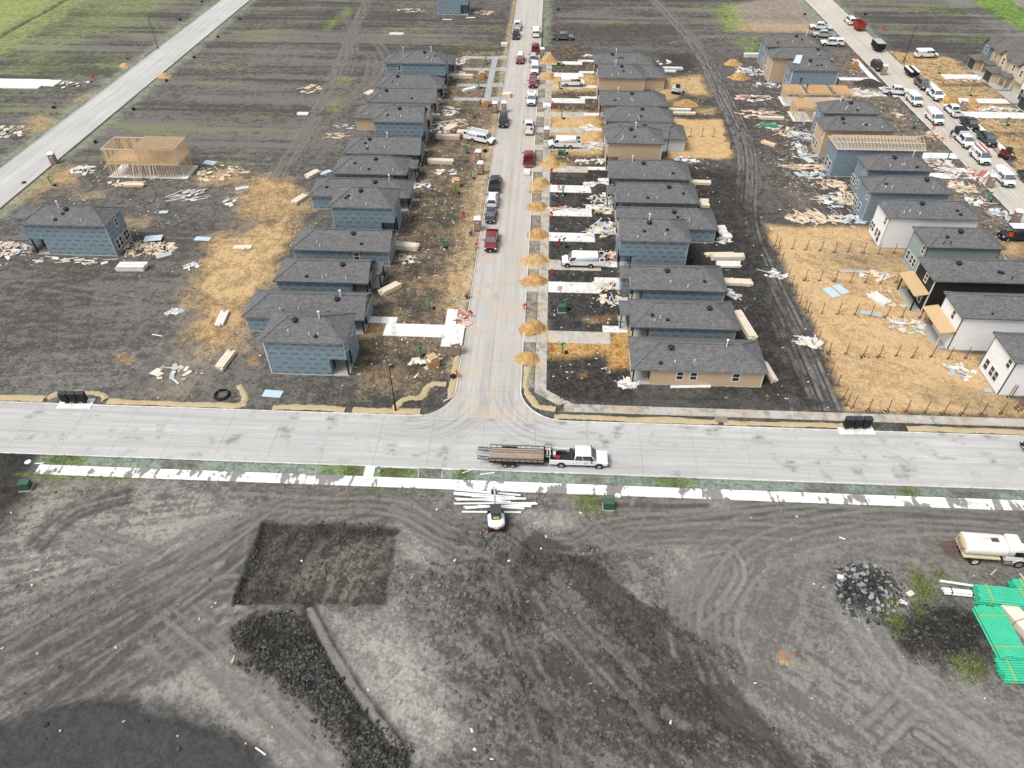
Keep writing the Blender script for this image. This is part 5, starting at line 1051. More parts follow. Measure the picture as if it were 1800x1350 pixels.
class Cab:      # tapering glasshouse: base rectangle to roof rectangle
    def __init__(s, xb0, xb1, wb, zb, xr0, xr1, wr, zr): s.__dict__.update(locals())
    def shell(s, root, mat):
        rings = []
        for t, ins in ((0,0),(.86,0),(.97,.05),(1.0,.16)):
            x0 = s.xb0+(s.xr0-s.xb0)*t+ins*.7; x1 = s.xb1+(s.xr1-s.xb1)*t-ins*.7; w_ = s.wb+(s.wr-s.wb)*t-ins*.7; z = s.zb+(s.zr-s.zb)*t; c = .10
            rings.append([(x0+c,-w_,z),(x1-c,-w_,z),(x1,-w_+c,z),(x1,w_-c,z),(x1-c,w_,z),(x0+c,w_,z),(x0,w_-c,z),(x0,-w_+c,z)])
        return MB().loft(rings).build('cab', mat, root, True)
    def pt(s, face, u, t, off=.0):
        x0 = s.xb0+(s.xr0-s.xb0)*t; x1 = s.xb1+(s.xr1-s.xb1)*t; w_ = s.wb+(s.wr-s.wb)*t; z = s.zb+(s.zr-s.zb)*t
        if face == 'R': return (x0+(x1-x0)*u, -w_-off, z)
        if face == 'L': return (x0+(x1-x0)*u, w_+off, z)
        if face == 'F': return (x1+off, -w_+2*w_*u, z+off*.3)
        return (x0-off, -w_+2*w_*u, z)
    def pane(s, root, face, u0, u1, t0, t1, nm='side_window', mat=None, u2=None, u3=None):
        u2 = u0 if u2 is None else u2; u3 = u1 if u3 is None else u3
        o_ = [s.pt(face,u0,t0,.014), s.pt(face,u1,t0,.014), s.pt(face,u3,t1,.014), s.pt(face,u2,t1,.014)]; i_ = [s.pt(face,u0,t0,-.02), s.pt(face,u1,t0,-.02), s.pt(face,u3,t1,-.02), s.pt(face,u2,t1,-.02)]
        if face in ('L','B'): o_ = o_[::-1]; i_ = i_[::-1]
        MB().hexa(i_, o_).build(nm, mat or AGLASS, root)
def arches(root, xs, W, r):
    for x in xs:
        for sg in (-1, 1):
            MB().tube((x, sg*(W-.10), r+.02), (x, sg*(W+.006), r+.02), r*1.2, r*1.2, 16).build('wheel_arch', TRIM, root)
def lights(root, L, W, zf, zr, grille=True):
    for sg in (-1, 1):
        MB().box(L/2-.10, L/2+.012, sg*(W-.16)-.15, sg*(W-.16)+.15, zf-.1, zf+.1).build('headlight', LAMP, root)
        MB().box(-L/2-.012, -L/2+.05, sg*(W-.10)-.08, sg*(W-.10)+.08, zr-.2, zr+.18).build('tail_light', TAIL, root)
    if grille: MB().box(L/2-.05, L/2+.016, -W*.52, W*.52, zf-.2, zf+.1).build('grille', TRIM, root)
    MB().box(L/2-.05, L/2+.10, -W+.08, W-.08, .38, .58).build('front_bumper', TRIM, root)
    MB().box(-L/2-.12, -L/2+.03, -W+.08, W-.08, .42, .60).build('rear_bumper', CHROME if grille else TRIM, root)
    MB().box(L/2+.10, L/2+.108, -.16, .16, .44, .55).build('number_plate', LAMP, root)
def mirrors(root, x, W, z):
    for sg in (-1, 1): MB().bar((x, sg*(W-.06), z-.06), (x-.02, sg*(W+.16), z), .1, .06).bar((x-.03, sg*(W+.16), z+.0), (x-.03, sg*(W+.36), z), .10, .24).build('mirror', TRIM, root)
def pickup(label, x, y, rz, color='white', bed='open', L=5.9, load=None, H=1.95, roofc=None, loadm=None):
    o = thing('pickup_truck', (x, y, top(x, y)), rz, label, 'pickup truck', 'parked pickup trucks'); P = PAINT[color]; W = .99; r = .40
    cow = L/2-1.30; back = cow-2.55
    b = MB().loft([oct_ring(L/2, W-.10, .50, .98, .1, .14), oct_ring(L/2-.15, W-.03, .42, 1.10, .12, .16), oct_ring(cow+.1, W, .42, 1.20, .12, .16), oct_ring(cow-.1, W, .42, 1.20, .12, .05), oct_ring(back, W, .42, 1.20, .12, .05)]).build('body', P, o, False)
    for sg in (-1, 1):
        MB().loft([oct_ring(back-.02, .055, .50, 1.20, .02, .02), oct_ring(-L/2+.02, .055, .50, 1.20, .02, .02)]).build('bed_side', P, o).location = (0, sg*(W-.055), 0)
    MB().box(-L/2, -L/2+.07, -W+.115, W-.115, .55, 1.19).build('tailgate', P, o)
    MB().box(-L/2+.075, back-.03, -W+.112, W-.112, .50, .70).build('bed_floor', BEDM, o)
    for sg in (-1, 1): MB().box(-L/2+.9, -L/2+1.9, sg*(W-.34)-.2, sg*(W-.34)+.2, .701, .92).build('wheel_box', BEDM, o)
    c = Cab(back, cow+.02, W-.03, 1.20, back+.14, cow-.72, W-.20, H); c.shell(o, PAINT[roofc] if roofc else P)
    for f in ('R', 'L'):
        c.pane(o, f, .04, .40, .10, .84, u2=.06); c.pane(o, f, .43, .93, .10, .84, u3=.98)
    c.pane(o, 'F', .06, .94, .06, .88, 'windscreen', SHIELD); c.pane(o, 'B', .12, .88, .2, .86, 'rear_window')
    xs = (L/2-.98, -L/2+1.35); arches(o, xs, W, r)
    for xx in xs:
        for sg in (-1, 1): wheel(o, xx, sg*(W-.075), r)
    lights(o, L, W, .86, .95); mirrors(o, cow-.55, W, 1.32)
    for sg in (-1, 1):
        for xx in (back+.25, back+1.45): MB().box(xx, xx+.16, sg*(W+.006)-.012, sg*(W+.006)+.012, 1.02, 1.06).build('door_handle', TRIM, o)
    MB().box(-L/2+.9, L/2-1.5, -W+.1, W-.1, .28, .43).build('chassis', TRIM, o)
    if bed == 'tonneau': MB().box(-L/2+.08, back-.04, -W+.12, W-.12, 1.15, 1.22).build('tonneau_cover', BEDM, o)
    if bed == 'cap':
        cc = Cab(-L/2+.03, back-.03, W-.02, 1.21, -L/2+.2, back-.06, W-.18, H); s_ = cc.shell(o, P); s_.name = 'canopy_shell'; cc.pane(o, 'R', .15, .85, .2, .8); cc.pane(o, 'L', .15, .85, .2, .8); cc.pane(o, 'B', .15, .85, .2, .8, 'rear_window')
    return o
def van(label, x, y, rz, color='white', L=5.7, H=2.12, glass=2, rack=False, rear_open=False, hood=True, rear_glass=True, sheets=None):
    o = thing('cargo_van', (x, y, top(x, y)), rz, label, 'van', 'parked work vans'); P = PAINT[color]; W = 1.0; r = .38
    cow = L/2-.95
    MB().loft([oct_ring(L/2, W-.12, .45, .92, .1, .16), oct_ring(L/2-.18, W-.03, .38, 1.08, .12, .18), oct_ring(cow, W, .38, 1.22, .12, .16), oct_ring(cow-.15, W, .38, 1.24, .12, .04), oct_ring(-L/2, W, .40, 1.24, .12, .04)]).build('body', P, o)
    c = Cab(-L/2, cow+.04, W-.01, 1.24, -L/2+.10, cow-.68, W-.14, H); c.shell(o, P)
    for f in ('R', 'L'):
        c.pane(o, f, .80, .955, .08, .66, u3=.985, u2=.80)
        if glass > 0 and f == 'R' or glass > 1:
            c.pane(o, f, .66, .76, .10, .62); c.pane(o, f, .53, .63, .10, .62)
    c.pane(o, 'F', .05, .95, .04, .82, 'windscreen', SHIELD)
    if rear_glass and not rear_open:
        c.pane(o, 'B', .10, .46, .12, .66, 'rear_window'); c.pane(o, 'B', .54, .90, .12, .66, 'rear_window')
    xs = (L/2-.88, -L/2+1.2); arches(o, xs, W, r)
    for xx in xs:
        for sg in (-1, 1): wheel(o, xx, sg*(W-.075), r)
    lights(o, L, W, .84, 1.1); mirrors(o, cow-.45, W, 1.35)
    MB().box(-L/2+.8, L/2-1.3, -W+.1, W-.1, .24, .39).build('chassis', TRIM, o)
    for sg in (-1, 1): MB().box(cow-1.15, cow-1.0, sg*(W+.006)-.012, sg*(W+.006)+.012, 1.02, 1.06).build('door_handle', TRIM, o)
    if rear_open:
        MB().box(-L/2-.014, -L/2+.02, -W+.14, W-.14, .56, 1.95).build('cargo_opening', M('dark_hold', (.012,.012,.013), .9, .1), o)
        for sg in (-1, 1):
            MB().box(-L/2-.95, -L/2-.0, sg*(W-.02)-.03, sg*(W-.02)+.03, .5, 2.0).build('rear_door', P, o)
            MB().box(-L/2-.75, -L/2-.2, sg*(W-.02)-.036, sg*(W-.02)+.036, 1.4, 1.85).build('door_glass', AGLASS, o)
    if rack:
        for xx in (-L/2+.6, -L/2+2.0, cow-1.0): MB().bar((xx,-W+.1,H+.16),(xx,W-.1,H+.16),.06,.06).bar((xx,-W+.15,H-.02),(xx,-W+.15,H+.16),.05,.05).bar((xx,W-.15,H-.02),(xx,W-.15,H+.16),.05,.05).build('roof_rack_bar', PVC if rack != 'dark' else TRIM, o)
        if rack != 'bare':
            ld = MB()
            for yy in (-.62, -.2): ld.bar((-L/2+.1,yy,H+.24),(cow-.6,yy,H+.24),.06,.09)
            for k in range(11): ld.bar((-L/2+.3+k*.36,-.62,H+.24),(-L/2+.3+k*.36,-.2,H+.24),.04,.05)
            ld.build('ladder', M('aluminium', (.62,.63,.64), .4, .1, metal=.5), o)
            MB().tube((-L/2+.2,.55,H+.26),(cow-.5,.55,H+.26),.08,.08,8).build('pipe_tube', PVC, o)
    if sheets:
        for k, (yy, m_) in enumerate(sheets): MB().box(-L/2+.3, cow-.3, yy-.16, yy+.16, H+.2, H+.26+.02*k).build('roof_board', m_, o)
    return o
def suv(label, x, y, rz, color='black', L=5.0, H=1.80, roofc=None, sedan=False, name='suv'):
    o = thing('saloon_car' if sedan else 'sport_utility_car', (x, y, top(x, y)), rz, label, 'car', 'parked cars'); P = PAINT[color]; W = .90 if sedan else .97; r = .34 if sedan else .39; zb = .92 if sedan else 1.12
    cow = L/2-1.15
    MB().loft([oct_ring(L/2, W-.16, .40, zb-.28, .1, .12), oct_ring(L/2-.2, W-.05, .30, zb-.12, .12, .16), oct_ring(cow, W, .28, zb, .12, .16), oct_ring(cow-.2, W, .28, zb+.01, .12, .05), oct_ring(-L/2+.5, W, .28, zb+.01, .12, .06), oct_ring(-L/2, W-.10, .40, zb-.06, .12, .1)]).build('body', P, o)
    xb0 = -L/2+(.75 if sedan else .10); c = Cab(xb0, cow+.05, W-.04, zb, xb0+(.65 if sedan else .30), cow-(.95 if sedan else .70), W-.22, H); c.shell(o, PAINT[roofc] if roofc else P)
    for f in ('R', 'L'):
        for a, b_ in (((.08,.46),(.49,.92)) if sedan else ((.04,.30),(.33,.60),(.63,.93))): c.pane(o, f, a, b_, .10, .84, u2=a+(.06 if a < .1 else 0), u3=min(b_+.04, 1) if b_ > .9 else b_)
    c.pane(o, 'F', .06, .94, .05, .9, 'windscreen', SHIELD if color != 'black' else AGLASS); c.pane(o, 'B', .1, .9, .12, .85, 'rear_window')
    xs = (L/2-.92, -L/2+.98); arches(o, xs, W, r)
    for xx in xs:
        for sg in (-1, 1): wheel(o, xx, sg*(W-.06), r, .23)
    lights(o, L-.06, W-.04, zb-.32, zb-.15); mirrors(o, cow-.5, W-.06, zb+.12)
    if not sedan:
        for sg in (-1, 1): MB().bar((xb0+.6, sg*(W-.30), H+.05), (cow-1.0, sg*(W-.30), H+.05), .05, .05).build('roof_rail', TRIM, o)
    return o
NO, SO, EA, WE = R(90), R(-90), 0.0, R(180)
# -- on the main road: crew truck and its trailer
x0_, y0_ = 4.95, 54.75
crew = pickup('white crew cab pickup hitched to the black trailer', x0_, y0_, EA, 'white', 'open', L=6.6)
MB().box(-1.02, -.62, -.86, .86, .9, 1.32).build('tool_box', M('tool_box_black', (.03,.034,.04), .45), crew)
t_ = MB().lathe([(.16,-.04),(.30,-.04),(.34,0),(.30,.04),(.16,.04)], 16); t_.v = [(a-2.2, c*1.0+.35, b*.6+1.15) for a, b, c in t_.v]; t_.build('spare_wheel', TYRE, crew)
MB().box(-2.6,-2.1,-.5,-.1,.7,1.05).build('red_fuel_can', M('red_can', (.4,.02,.02), .4), crew); MB().box(-2.9,-2.6,.0,.5,.7,1.1).build('white_bucket', PVC, crew)
MB().tube((-.35,.3,1.05),(-.35,.3,1.35),.2,.2,10).build('water_drum', PVC, crew)
d_ = MB().lathe([(.11,0),(.15,.0),(.15,.006),(.11,.006),(.11,0)], 20); d_.v = [(a+.75, -.996-c, b+.88) for a, b, c in d_.v]; d_.build('door_emblem', TRIM, crew)
RUST = M('trailer_wood', (.34,.25,.19), .85, .5, 1.6); RUST2 = M('trailer_wood_dark', (.24,.17,.13), .85, .5, 1.2); RUST3 = M('trailer_wood_grey', (.36,.31,.27), .85, .5, 2.2); BLK = M('trailer_black', (.013,.013,.014), .55, .15)
def utility_trailer(label, x, y, rz):
    o = thing('utility_trailer', (x, y, top(x, y)), rz, label, 'trailer'); L, W = 6.2, 1.05
    for i in range(12): MB().box(-L/2+.05, L/2-.05, -W+.02+i*(2*W-.04)/12, -W+.0+(i+1)*(2*W-.04)/12, .72, .77+.008*random.random()).build('plank', (RUST, RUST2, RUST3)[(i*7+i//3) % 3], o)
    for sg in (-1, 1):
        MB().box(-L/2, L/2, sg*W-.04, sg*W+.04, .56, .80).build('frame_rail', BLK, o)
        MB().box(-L/2, L/2, sg*(W+.0)-.03, sg*(W+.0)+.03, 1.20, 1.27).build('side_rail', BLK, o)
        for k in range(10): MB().box(-L/2+.03+k*(L-.06)/9-.03, -L/2+.03+k*(L-.06)/9+.03, sg*W-.025, sg*W+.025, .80, 1.20).build('rail_post', BLK, o)
        MB().box(-1.75, .05, sg*(W+.02)-.02 if sg < 0 else W+.04, -W-.24+.24+.0 if sg < 0 else W+.30, .70, .76).build('mudguard', BLK, o) if sg > 0 else MB().box(-1.75,.05,-W-.30,-W-.045,.70,.76).build('mudguard', BLK, o)
        for xx in (-1.28, -.42): wheel(o, xx, sg*(W+.17), .34, .22)
        rp = MB(); a = Vector((-L/2-.02, sg*.68, .80)); b_ = Vector((-L/2-1.35, sg*.68, .95))
        for dy in (-.22, .22): rp.bar(a+Vector((0,dy,0)), b_+Vector((0,dy,0)), .06, .08)
        for k in range(6): p_ = a.lerp(b_, .06+k*.175); rp.bar(p_+Vector((0,-.22,0)), p_+Vector((0,.22,0)), .07, .05)
        rp.build('ramp', BLK, o)
    MB().box(L/2-.04, L/2+.04, -W, W, .80, 1.3).build('front_rail', BLK, o)
    bk = MB()
    for yy in (-.75, .85): 
        for xx in (L/2+.06, L/2+.86): bk.bar((xx,yy,.85),(xx,yy,1.75),.05,.05)
    for zz in (.88, 1.3, 1.75):
        bk.bar((L/2+.06,-.75,zz),(L/2+.86,-.75,zz),.05).bar((L/2+.06,.85,zz),(L/2+.86,.85,zz),.05).bar((L/2+.06,-.75,zz),(L/2+.06,.85,zz),.05).bar((L/2+.86,-.75,zz),(L/2+.86,.85,zz),.05)
    bk.box(L/2+.05, L/2+.87, -.76, .86, .84, .88); bk.build('tool_basket', BLK, o)
    for k in range(9): MB().bar((L/2+.15+random.random()*.6,-.6+random.random()*.3,.95+random.random()*.4),(L/2+.2+random.random()*.5,.2+random.random()*.6,1.2+random.random()*.5),.05,.05).build('tool_handle', (LUM2, RUST, PVC)[k % 3], o)
    for sg in (-1, 1): MB().bar((L/2,sg*.75,.6),(L/2+1.35,0,.55),.09,.12).build('tongue', BLK, o)
    MB().box(-2.0, .2, -W-.34, -W-.31, .25, .5) 
    return o
utility_trailer('black open trailer with wooden deck and ladder ramps', -2.05, 54.75, 0)
suv('black car cut off at right edge of main road', 58.9, 59.0, WE, 'navy', sedan=True, L=4.8, H=1.46)
# -- centre street
def P2(p, dy=0): return p
for fn, args in ((pickup, ('white topped black bed pickup, farthest on centre street', (-8.93,220.76), NO, 'white', 'open')), (suv, ('black car facing us behind the farthest pickup', (-8.97,212.20), SO, 'black')), (van, ('white van with two rear windows at the far kerb', (-3.46,214.55), NO)),
    (pickup, ('grey pickup parked sideways on dirt', (4.04,210.76), EA, 'grey', 'open')), (pickup, ('maroon pickup ahead of the silver car', (-3.30,200.59), NO, 'maroon', 'open')), (suv, ('red car with white luggage roof facing us', (-7.07,192.17), SO, 'red', 5.1, 1.85, 'white')),
    (suv, ('silver car behind the maroon pickup', (-3.72,193.22), NO, 'silver')), (pickup, ('white pickup nose to tail with red pickup', (-3.07,184.63), SO, 'white', 'cap')), (pickup, ('bright red pickup behind the white service truck', (-3.27,175.61), SO, 'red', 'open')),
    (van, ('white van parked on sandy yard before the far tan house', (6.23,175.11), R(3))), (suv, ('black car with bright headlights beside two brown toilets', (-9.03,151.35), SO, 'black', 5.1)), (pickup, ('white pickup carrying boards and grey load', (-3.42,148.27), NO, 'white', 'open')),
    (pickup, ('deep red pickup parked by the white crate', (-3.08,133.05), NO, 'red', 'open')), (pickup, ('charcoal pickup with covered bed', (-8.95,121.91), NO, 'dark', 'tonneau')), (suv, ('white car between charcoal pickup and black saloon', (-9.01,115.76), NO, 'white')),
    (pickup, ('maroon pickup nearest the junction on centre street', (-8.20,101.78), SO, 'maroon', 'open', 5.7))):
    a = list(args); p_ = a.pop(1); fn(a[0], p_[0], p_[1], *a[1:])
p_ = (-8.89,110.43); suv('glossy black saloon behind the maroon pickup', p_[0], p_[1], SO, 'dark', sedan=True, L=4.7, H=1.46)
p_ = (-12.95,141.72); van('white van with ladder rack parked askew at kerb', p_[0], p_[1], R(-24), rack=True, glass=2, rear_open=True)
p_ = (3.54,140.00); van('white van with rear doors open outside tan house', p_[0], p_[1], WE, glass=0, rear_open=True)
p_ = (6.10,96.12); van('white windowless van reversed into muddy drive', p_[0], p_[1], R(180), glass=0, rear_open=True)
# service truck: white cab pickup with utility body
p_ = (-3.37,164.43); st_ = pickup('white service truck with tool body on centre street', p_[0], p_[1], SO, 'white', 'open', 6.2)
for sg in (-1, 1): MB().box(-3.05,-.82,sg*.78-.2,sg*.78+.2,.9,1.55).build('tool_locker', PAINT['white'], st_)
MB().bar((-2.6,0,.75),(-2.6,0,1.9),.16).bar((-2.6,0,1.85),(-1.2,.2,2.0),.14).build('crane_arm', PVC, st_)
o_ = bpy.data.objects
p_ = (-3.42,148.27)
ld_ = thing('load_of_boards', (p_[0]-.25, p_[1]-1.6, .72), R(90), 'tan boards stacked in the bed of the white pickup', 'boards')
for k in range(5): MB().box(-1.0,1.0,-.55+k*.2,-.37+k*.2,0,.36).build('board', PINK, ld_)
# -- right street
for fn, args in ((pickup, ('white pickup topmost of three beside dark roof', (77.77,223.50), R(172), 'white', 'open')), (pickup, ('silver pickup in middle of three parked by dark roof', (76.75,216.27), R(172), 'silver', 'open')), (pickup, ('white capped pickup lowest of three by dark roof', (76.89,208.97), R(174), 'white', 'cap')),
    (suv, ('white car hidden behind the red dump trailer', (88.20,230.43), NO, 'white', 5.2, 1.95)), (suv, ('black car behind the brown toilet on right street', (83.10,190.82), R(-88), 'black')), (van, ('white van standing on mud beside lamp pole', (98.66,200.33), R(6))),
    (pickup, ('olive pickup towing the loaded black trailer', (89.43,178.30), SO, 'olive', 'open', 5.9)), (pickup, ('white pickup following the olive one', (89.82,171.50), SO, 'white', 'open')), (pickup, ('white pickup pulled across the verge by the debris', (81.48,173.09), R(-8), 'white', 'open')),
    (pickup, ('white pickup facing away beside sand heap and toilet', (89.96,161.77), NO, 'white', 'open')), (pickup, ('black pickup with covered bed on right street', (90.51,154.54), SO, 'black', 'tonneau')), (pickup, ('slate pickup with boxes in its bed', (90.64,146.64), SO, 'blue_grey', 'open')),
    (van, ('white van with windows beside the white pickup on verge', (83.76,167.87), SO)), (van, ('plain white van halfway down right street', (84.24,157.50), R(-88), 'white', 5.8, 2.15, 0))):
    a = list(args); p_ = a.pop(1); fn(a[0], p_[0], p_[1], *a[1:])
p_ = (85.56,138.04); van('white van carrying brown boards on its roof', p_[0], p_[1], SO, sheets=[(-.65,M('red_board',(.36,.15,.12))),(-.25,PVC),(.2,M('red_board',(.36,.15,.12))),(.6,LUM2)])
p_ = (85.83,128.72); van('white van with roof rack behind the brown toilet', p_[0], p_[1], SO, rack='bare')
p_ = (78.54,107.35); bv = van('black van with white roof load and orange graphic', p_[0], p_[1], WE, 'navy', 5.9, 2.3, 0, rear_glass=False)
MB().box(-2.7,2.0,-.85,.85,2.36,2.46).build('roof_load', PVC, bv)
gm, nt, b = newmat('orange_graphic'); nz = noise(nt, wpos(nt, 1.6,1.6,1.6), 1.0, 3, .6); nt.links.new(mixc(nt, ramp(nt, nz, .42, .56), (.02,.015,.02), (.52,.10,.025)), b.inputs['Base Color']); b.inputs['Roughness'].default_value = .3
MB().box(1.3,2.75,.995,1.012,1.0,2.05).build('side_graphic', gm, bv)
for sg in (-1,1): pass
# box truck with awning
p_ = (85.72,145.84); bt = pickup('white truck with tall open box body and dark top', p_[0], p_[1], SO, 'white', 'open', 6.4)
MB().box(-3.2,-.9,-1.0,1.0,2.25,2.35).build('box_roof', M('dark_top',(.03,.033,.045)), bt); MB().box(-3.2,-.9,-1.05,-.99,1.2,2.25).build('box_side', PAINT['navy'], bt); MB().box(-3.2,-.9,1.0,1.5,2.1,2.16).build('awning', PVC, bt); MB().box(-.95,-.9,-.98,.98,1.2,2.25).build('box_front', PAINT['white'], bt); MB().box(-3.2,-3.15,-.98,.98,1.9,2.25).build('box_back', PAINT['white'], bt)
# dump trailers
def dump_trailer(label, x, y, rz, m_, lid=None, h=1.5, tongue=True):
    o = thing('dump_trailer', (x, y, top(x,y)), rz, label, 'trailer'); L, W = 4.4, 1.05
    MB().box(-L/2, L/2, -W, W, .62, .70).build('floor', m_, o)
    for sg in (-1, 1):
        MB().box(-L/2, L/2, sg*W-.03, sg*W+.03, .70, .70+h).build('side_panel', m_, o)
        for k in range(6): MB().box(-L/2+.1+k*(L-.2)/5-.04, -L/2+.1+k*(L-.2)/5+.04, sg*(W+.031) if sg > 0 else -W-.091, (W+.091) if sg > 0 else -W-.031, .70, .68+h).build('rib', m_, o)
        for xx in (-.45, .45): wheel(o, xx, sg*(W+.06-.2), .37, .24)
    for xx in (-L/2, L/2): MB().box(xx-.03, xx+.03, -W+.031, W-.031, .70, .70+h*(1 if xx < 0 else .98)).build('end_panel', m_, o)
    MB().box(-L/2, L/2, -.5, .5, .45, .62).build('frame', BLK, o)
    if lid: MB().box(-L/2-.05, L/2+.05, -W-.05, W+.05, .72+h, .78+h).build('lid', lid, o)
    if tongue: MB().bar((L/2,0,.55),(L/2+1.6,0,.5),.12).build('tongue', BLK, o)
    return o
p_ = (88.77,224.30); dump_trailer('dark red dump trailer with tall ribbed sides', p_[0], p_[1], NO, M('red_trailer',(.27,.035,.025),.5,.25,2))
p_ = (88.04,205.88); dump_trailer('black dump trailer with pale grey lid', p_[0], p_[1], SO, BLK, M('grey_lid',(.38,.42,.45),.4,.1))
p_ = (89.89,186.58); eq = dump_trailer('long black trailer loaded with white bars', p_[0]-.0, p_[1], SO, BLK, None, .7)
for yy in (-.8, .8): MB().box(-2.3,2.3,yy-.28,yy+.28,1.36,1.6).build('white_bar', PVC, eq)
p_ = (90.10,129.15); dump_trailer('grey trailer cut off at right picture edge', p_[0]+.4, p_[1], NO, M('grey_trailer',(.07,.07,.075)), None, .5)
# -- skid steer loader
def loader(label, x, y, rz, body, name='skid_steer_loader'):
    o = thing(name, (x, y, hz(x,y)), rz, label, 'loader')
    for sg in (-1, 1):
        tr = MB(); prof = [(-1.0,.12),(-.8,0),(.8,0),(1.05,.14),(1.1,.36),(.85,.52),(-.95,.58),(-1.12,.36)]
        tr.loft([[(a, sg*.72-.2, b_) for a, b_ in prof], [(a, sg*.72+.2, b_) for a, b_ in prof]]); tr.build('track', TYRE, o)
        MB().bar((-1.1,sg*.62,1.55),(.9,sg*.62,1.15),.12,.2).bar((.9,sg*.62,1.2),(1.35,sg*.62,.35),.12,.18).build('lift_arm', body, o)
    MB().loft([oct_ring(-1.15,.5,.45,1.3,.1,.1), oct_ring(-.3,.5,.4,1.35,.1,.1), oct_ring(.75,.48,.4,.8,.1,.08)]).build('body', body, o)
    c = Cab(-.45,.72,.48,1.0,-.35,.55,.44,2.05); c.shell(o, TRIM); c.pane(o,'F',.1,.9,.1,.9,'windscreen'); c.pane(o,'R',.1,.9,.15,.85); c.pane(o,'L',.1,.9,.15,.85)
    MB().add([(1.3,-.95,.05),(1.3,.95,.05),(1.3,-.95,.62),(1.3,.95,.62),(2.0,-.95,.05),(2.0,.95,.05),(1.38,-.95,.62),(1.38,.95,.62)], [(0,2,3,1),(0,1,5,4),(0,4,6,2),(1,3,7,5),(2,6,7,3)]).build('bucket', M('bucket_steel',(.12,.11,.1),.5), o)
    return o
p_ = (30.50,171.40); loader('white skid steer loader on brown sand yard', p_[0], p_[1], R(-20), PAINT['white'])
p_ = (91.08,139.08); loader('maroon compact loader parked on right verge', p_[0], p_[1], R(-60), PAINT['maroon'])
# -- mini excavator
p_ = (-3.84,45.61)
ex = thing('mini_excavator', (p_[0], p_[1], hz(*p_)), R(97), 'white mini excavator with black canopy reaching over white pipes', 'excavator')
for sg in (-1, 1):
    prof = [(-1.15,.16),(-.95,.0),(.95,.0),(1.15,.16),(1.15,.40),(.95,.55),(-.95,.55),(-1.15,.40)]
    MB().loft([[(a, sg*.72-.19, b_) for a, b_ in prof], [(a, sg*.72+.19, b_) for a, b_ in prof]]).build('track', TYRE, ex)
MB().box(-.6,.6,-.53,.53,.3,.62).build('undercarriage', TRIM, ex)
hb = []
for z, s in ((.66,.92),(.8,1.0),(1.15,1.0),(1.32,.93)):
    hb.append([(-.2+ (1.18*math.cos(a)*s if math.cos(a) < 0 else .75*math.cos(a)*s), .88*s*max(-1,min(1,1.25*math.sin(a))), z) for a in [2*math.pi*k/20 for k in range(20)]])
MB().loft(hb).build('engine_housing', PAINT['white'], ex, True)
for sg in (-1,1): MB().box(-1.36,-1.24,sg*.5-.22,sg*.5+.22,.85,1.0).build('red_stripe', TAIL, ex)
MB().box(-1.36,-1.28,-.2,.2,1.04,1.14).build('model_badge', TRIM, ex)
cc = Cab(-.55,.55,.5,1.3,-.5,.5,.48,2.35); cc.shell(ex, TRIM); cc.pane(ex,'B',.1,.9,.15,.85,'rear_window'); cc.pane(ex,'R',.1,.9,.15,.85); cc.pane(ex,'L',.1,.9,.15,.85); cc.pane(ex,'F',.1,.9,.1,.9,'windscreen')
MB().box(-.62,.66,-.58,.58,2.36,2.44).build('canopy_roof', M('canopy_grey',(.06,.065,.075),.6), ex)
MB().box(-.585,-.57,-.3,.3,1.55,1.82).build('safety_vest', M('lime_vest',(.5,.72,.02),.8), ex)
bm = M('boom_grey',(.42,.43,.44),.5,.15)
MB().bar((.75,0,.9),(1.7,0,2.35),.22,.3).bar((1.65,0,2.35),(3.0,0,2.25),.2,.24).build('boom', bm, ex); MB().bar((2.95,0,2.35),(3.75,.05,.95),.17,.2).build('stick', bm, ex); MB().tube((1.2,0,1.1),(2.3,0,2.1),.05,.05,8).build('hydraulic_ram', CHROME, ex)
MB().loft([[(3.6,-.3,.95),(3.95,-.3,.85),(4.05,-.3,.45),(3.7,-.3,.3)],[(3.6,.3,.95),(3.95,.3,.85),(4.05,.3,.45),(3.7,.3,.3)]]).build('bucket', TRIM, ex)
bl = MB().box(1.2,1.3,-.85,.85,.15,.5).build('blade', TRIM, ex)
# -- water truck
a_, b2 = Vector((43.99,42.93)), Vector((48.18,42.73)); dv = (b2-a_).normalized(); ang = math.atan2(dv.y, dv.x)
mid = a_.lerp(b2, .5)+Vector((-dv.y, dv.x))*1.05
wt = thing('water_truck', (mid.x, mid.y, hz(mid.x, mid.y)), ang, 'old white water tanker truck with rusty rear frame', 'truck')
WT = m_paint('old_white_paint', (.78,.765,.71), .22); wb = (b2-a_).length; xr, xf = -wb/2, wb/2; CREAMM = M('cream_enamel', (.62,.52,.36), .6, .25)
ring_ = lambda x, s=1.0: [(x, 1.12*s*math.copysign(abs(math.cos(a))**.7, math.cos(a)), 1.95+.72*s*math.copysign(abs(math.sin(a))**.8, math.sin(a))) for a in [2*math.pi*k/24 for k in range(24)]]
MB().loft([ring_(xr-1.35,.90), ring_(xr-1.28,.98), ring_(xr-1.15,1.0), ring_(xf-1.75,1.0), ring_(xf-1.62,.95)]).build('tank', WT, wt, True)
MB().loft([ring_(xr-1.37,.86), ring_(xr-1.351,.88)]).build('tank_end', CREAMM, wt, True)
hw = ring(-.45,.45,-.35,.35,.07,2.62,2.74); hw.v = [(a-.9+.2, b_, c_) for a, b_, c_ in hw.v]; hw.build('hatch_rim', WT, wt); MB().box(-1.05,-.3,-.25,.25,2.6,2.69).build('hatch_opening', M('rust_dark',(.10,.06,.045)), wt)
MB().bar((-1.9,.0,2.72),(-.8,.2,2.76),.09).build('filler_pipe', CREAMM, wt)
MB().box(xr-1.2, xf+.9, -.42, .42, .62, .86).build('chassis', TRIM, wt)
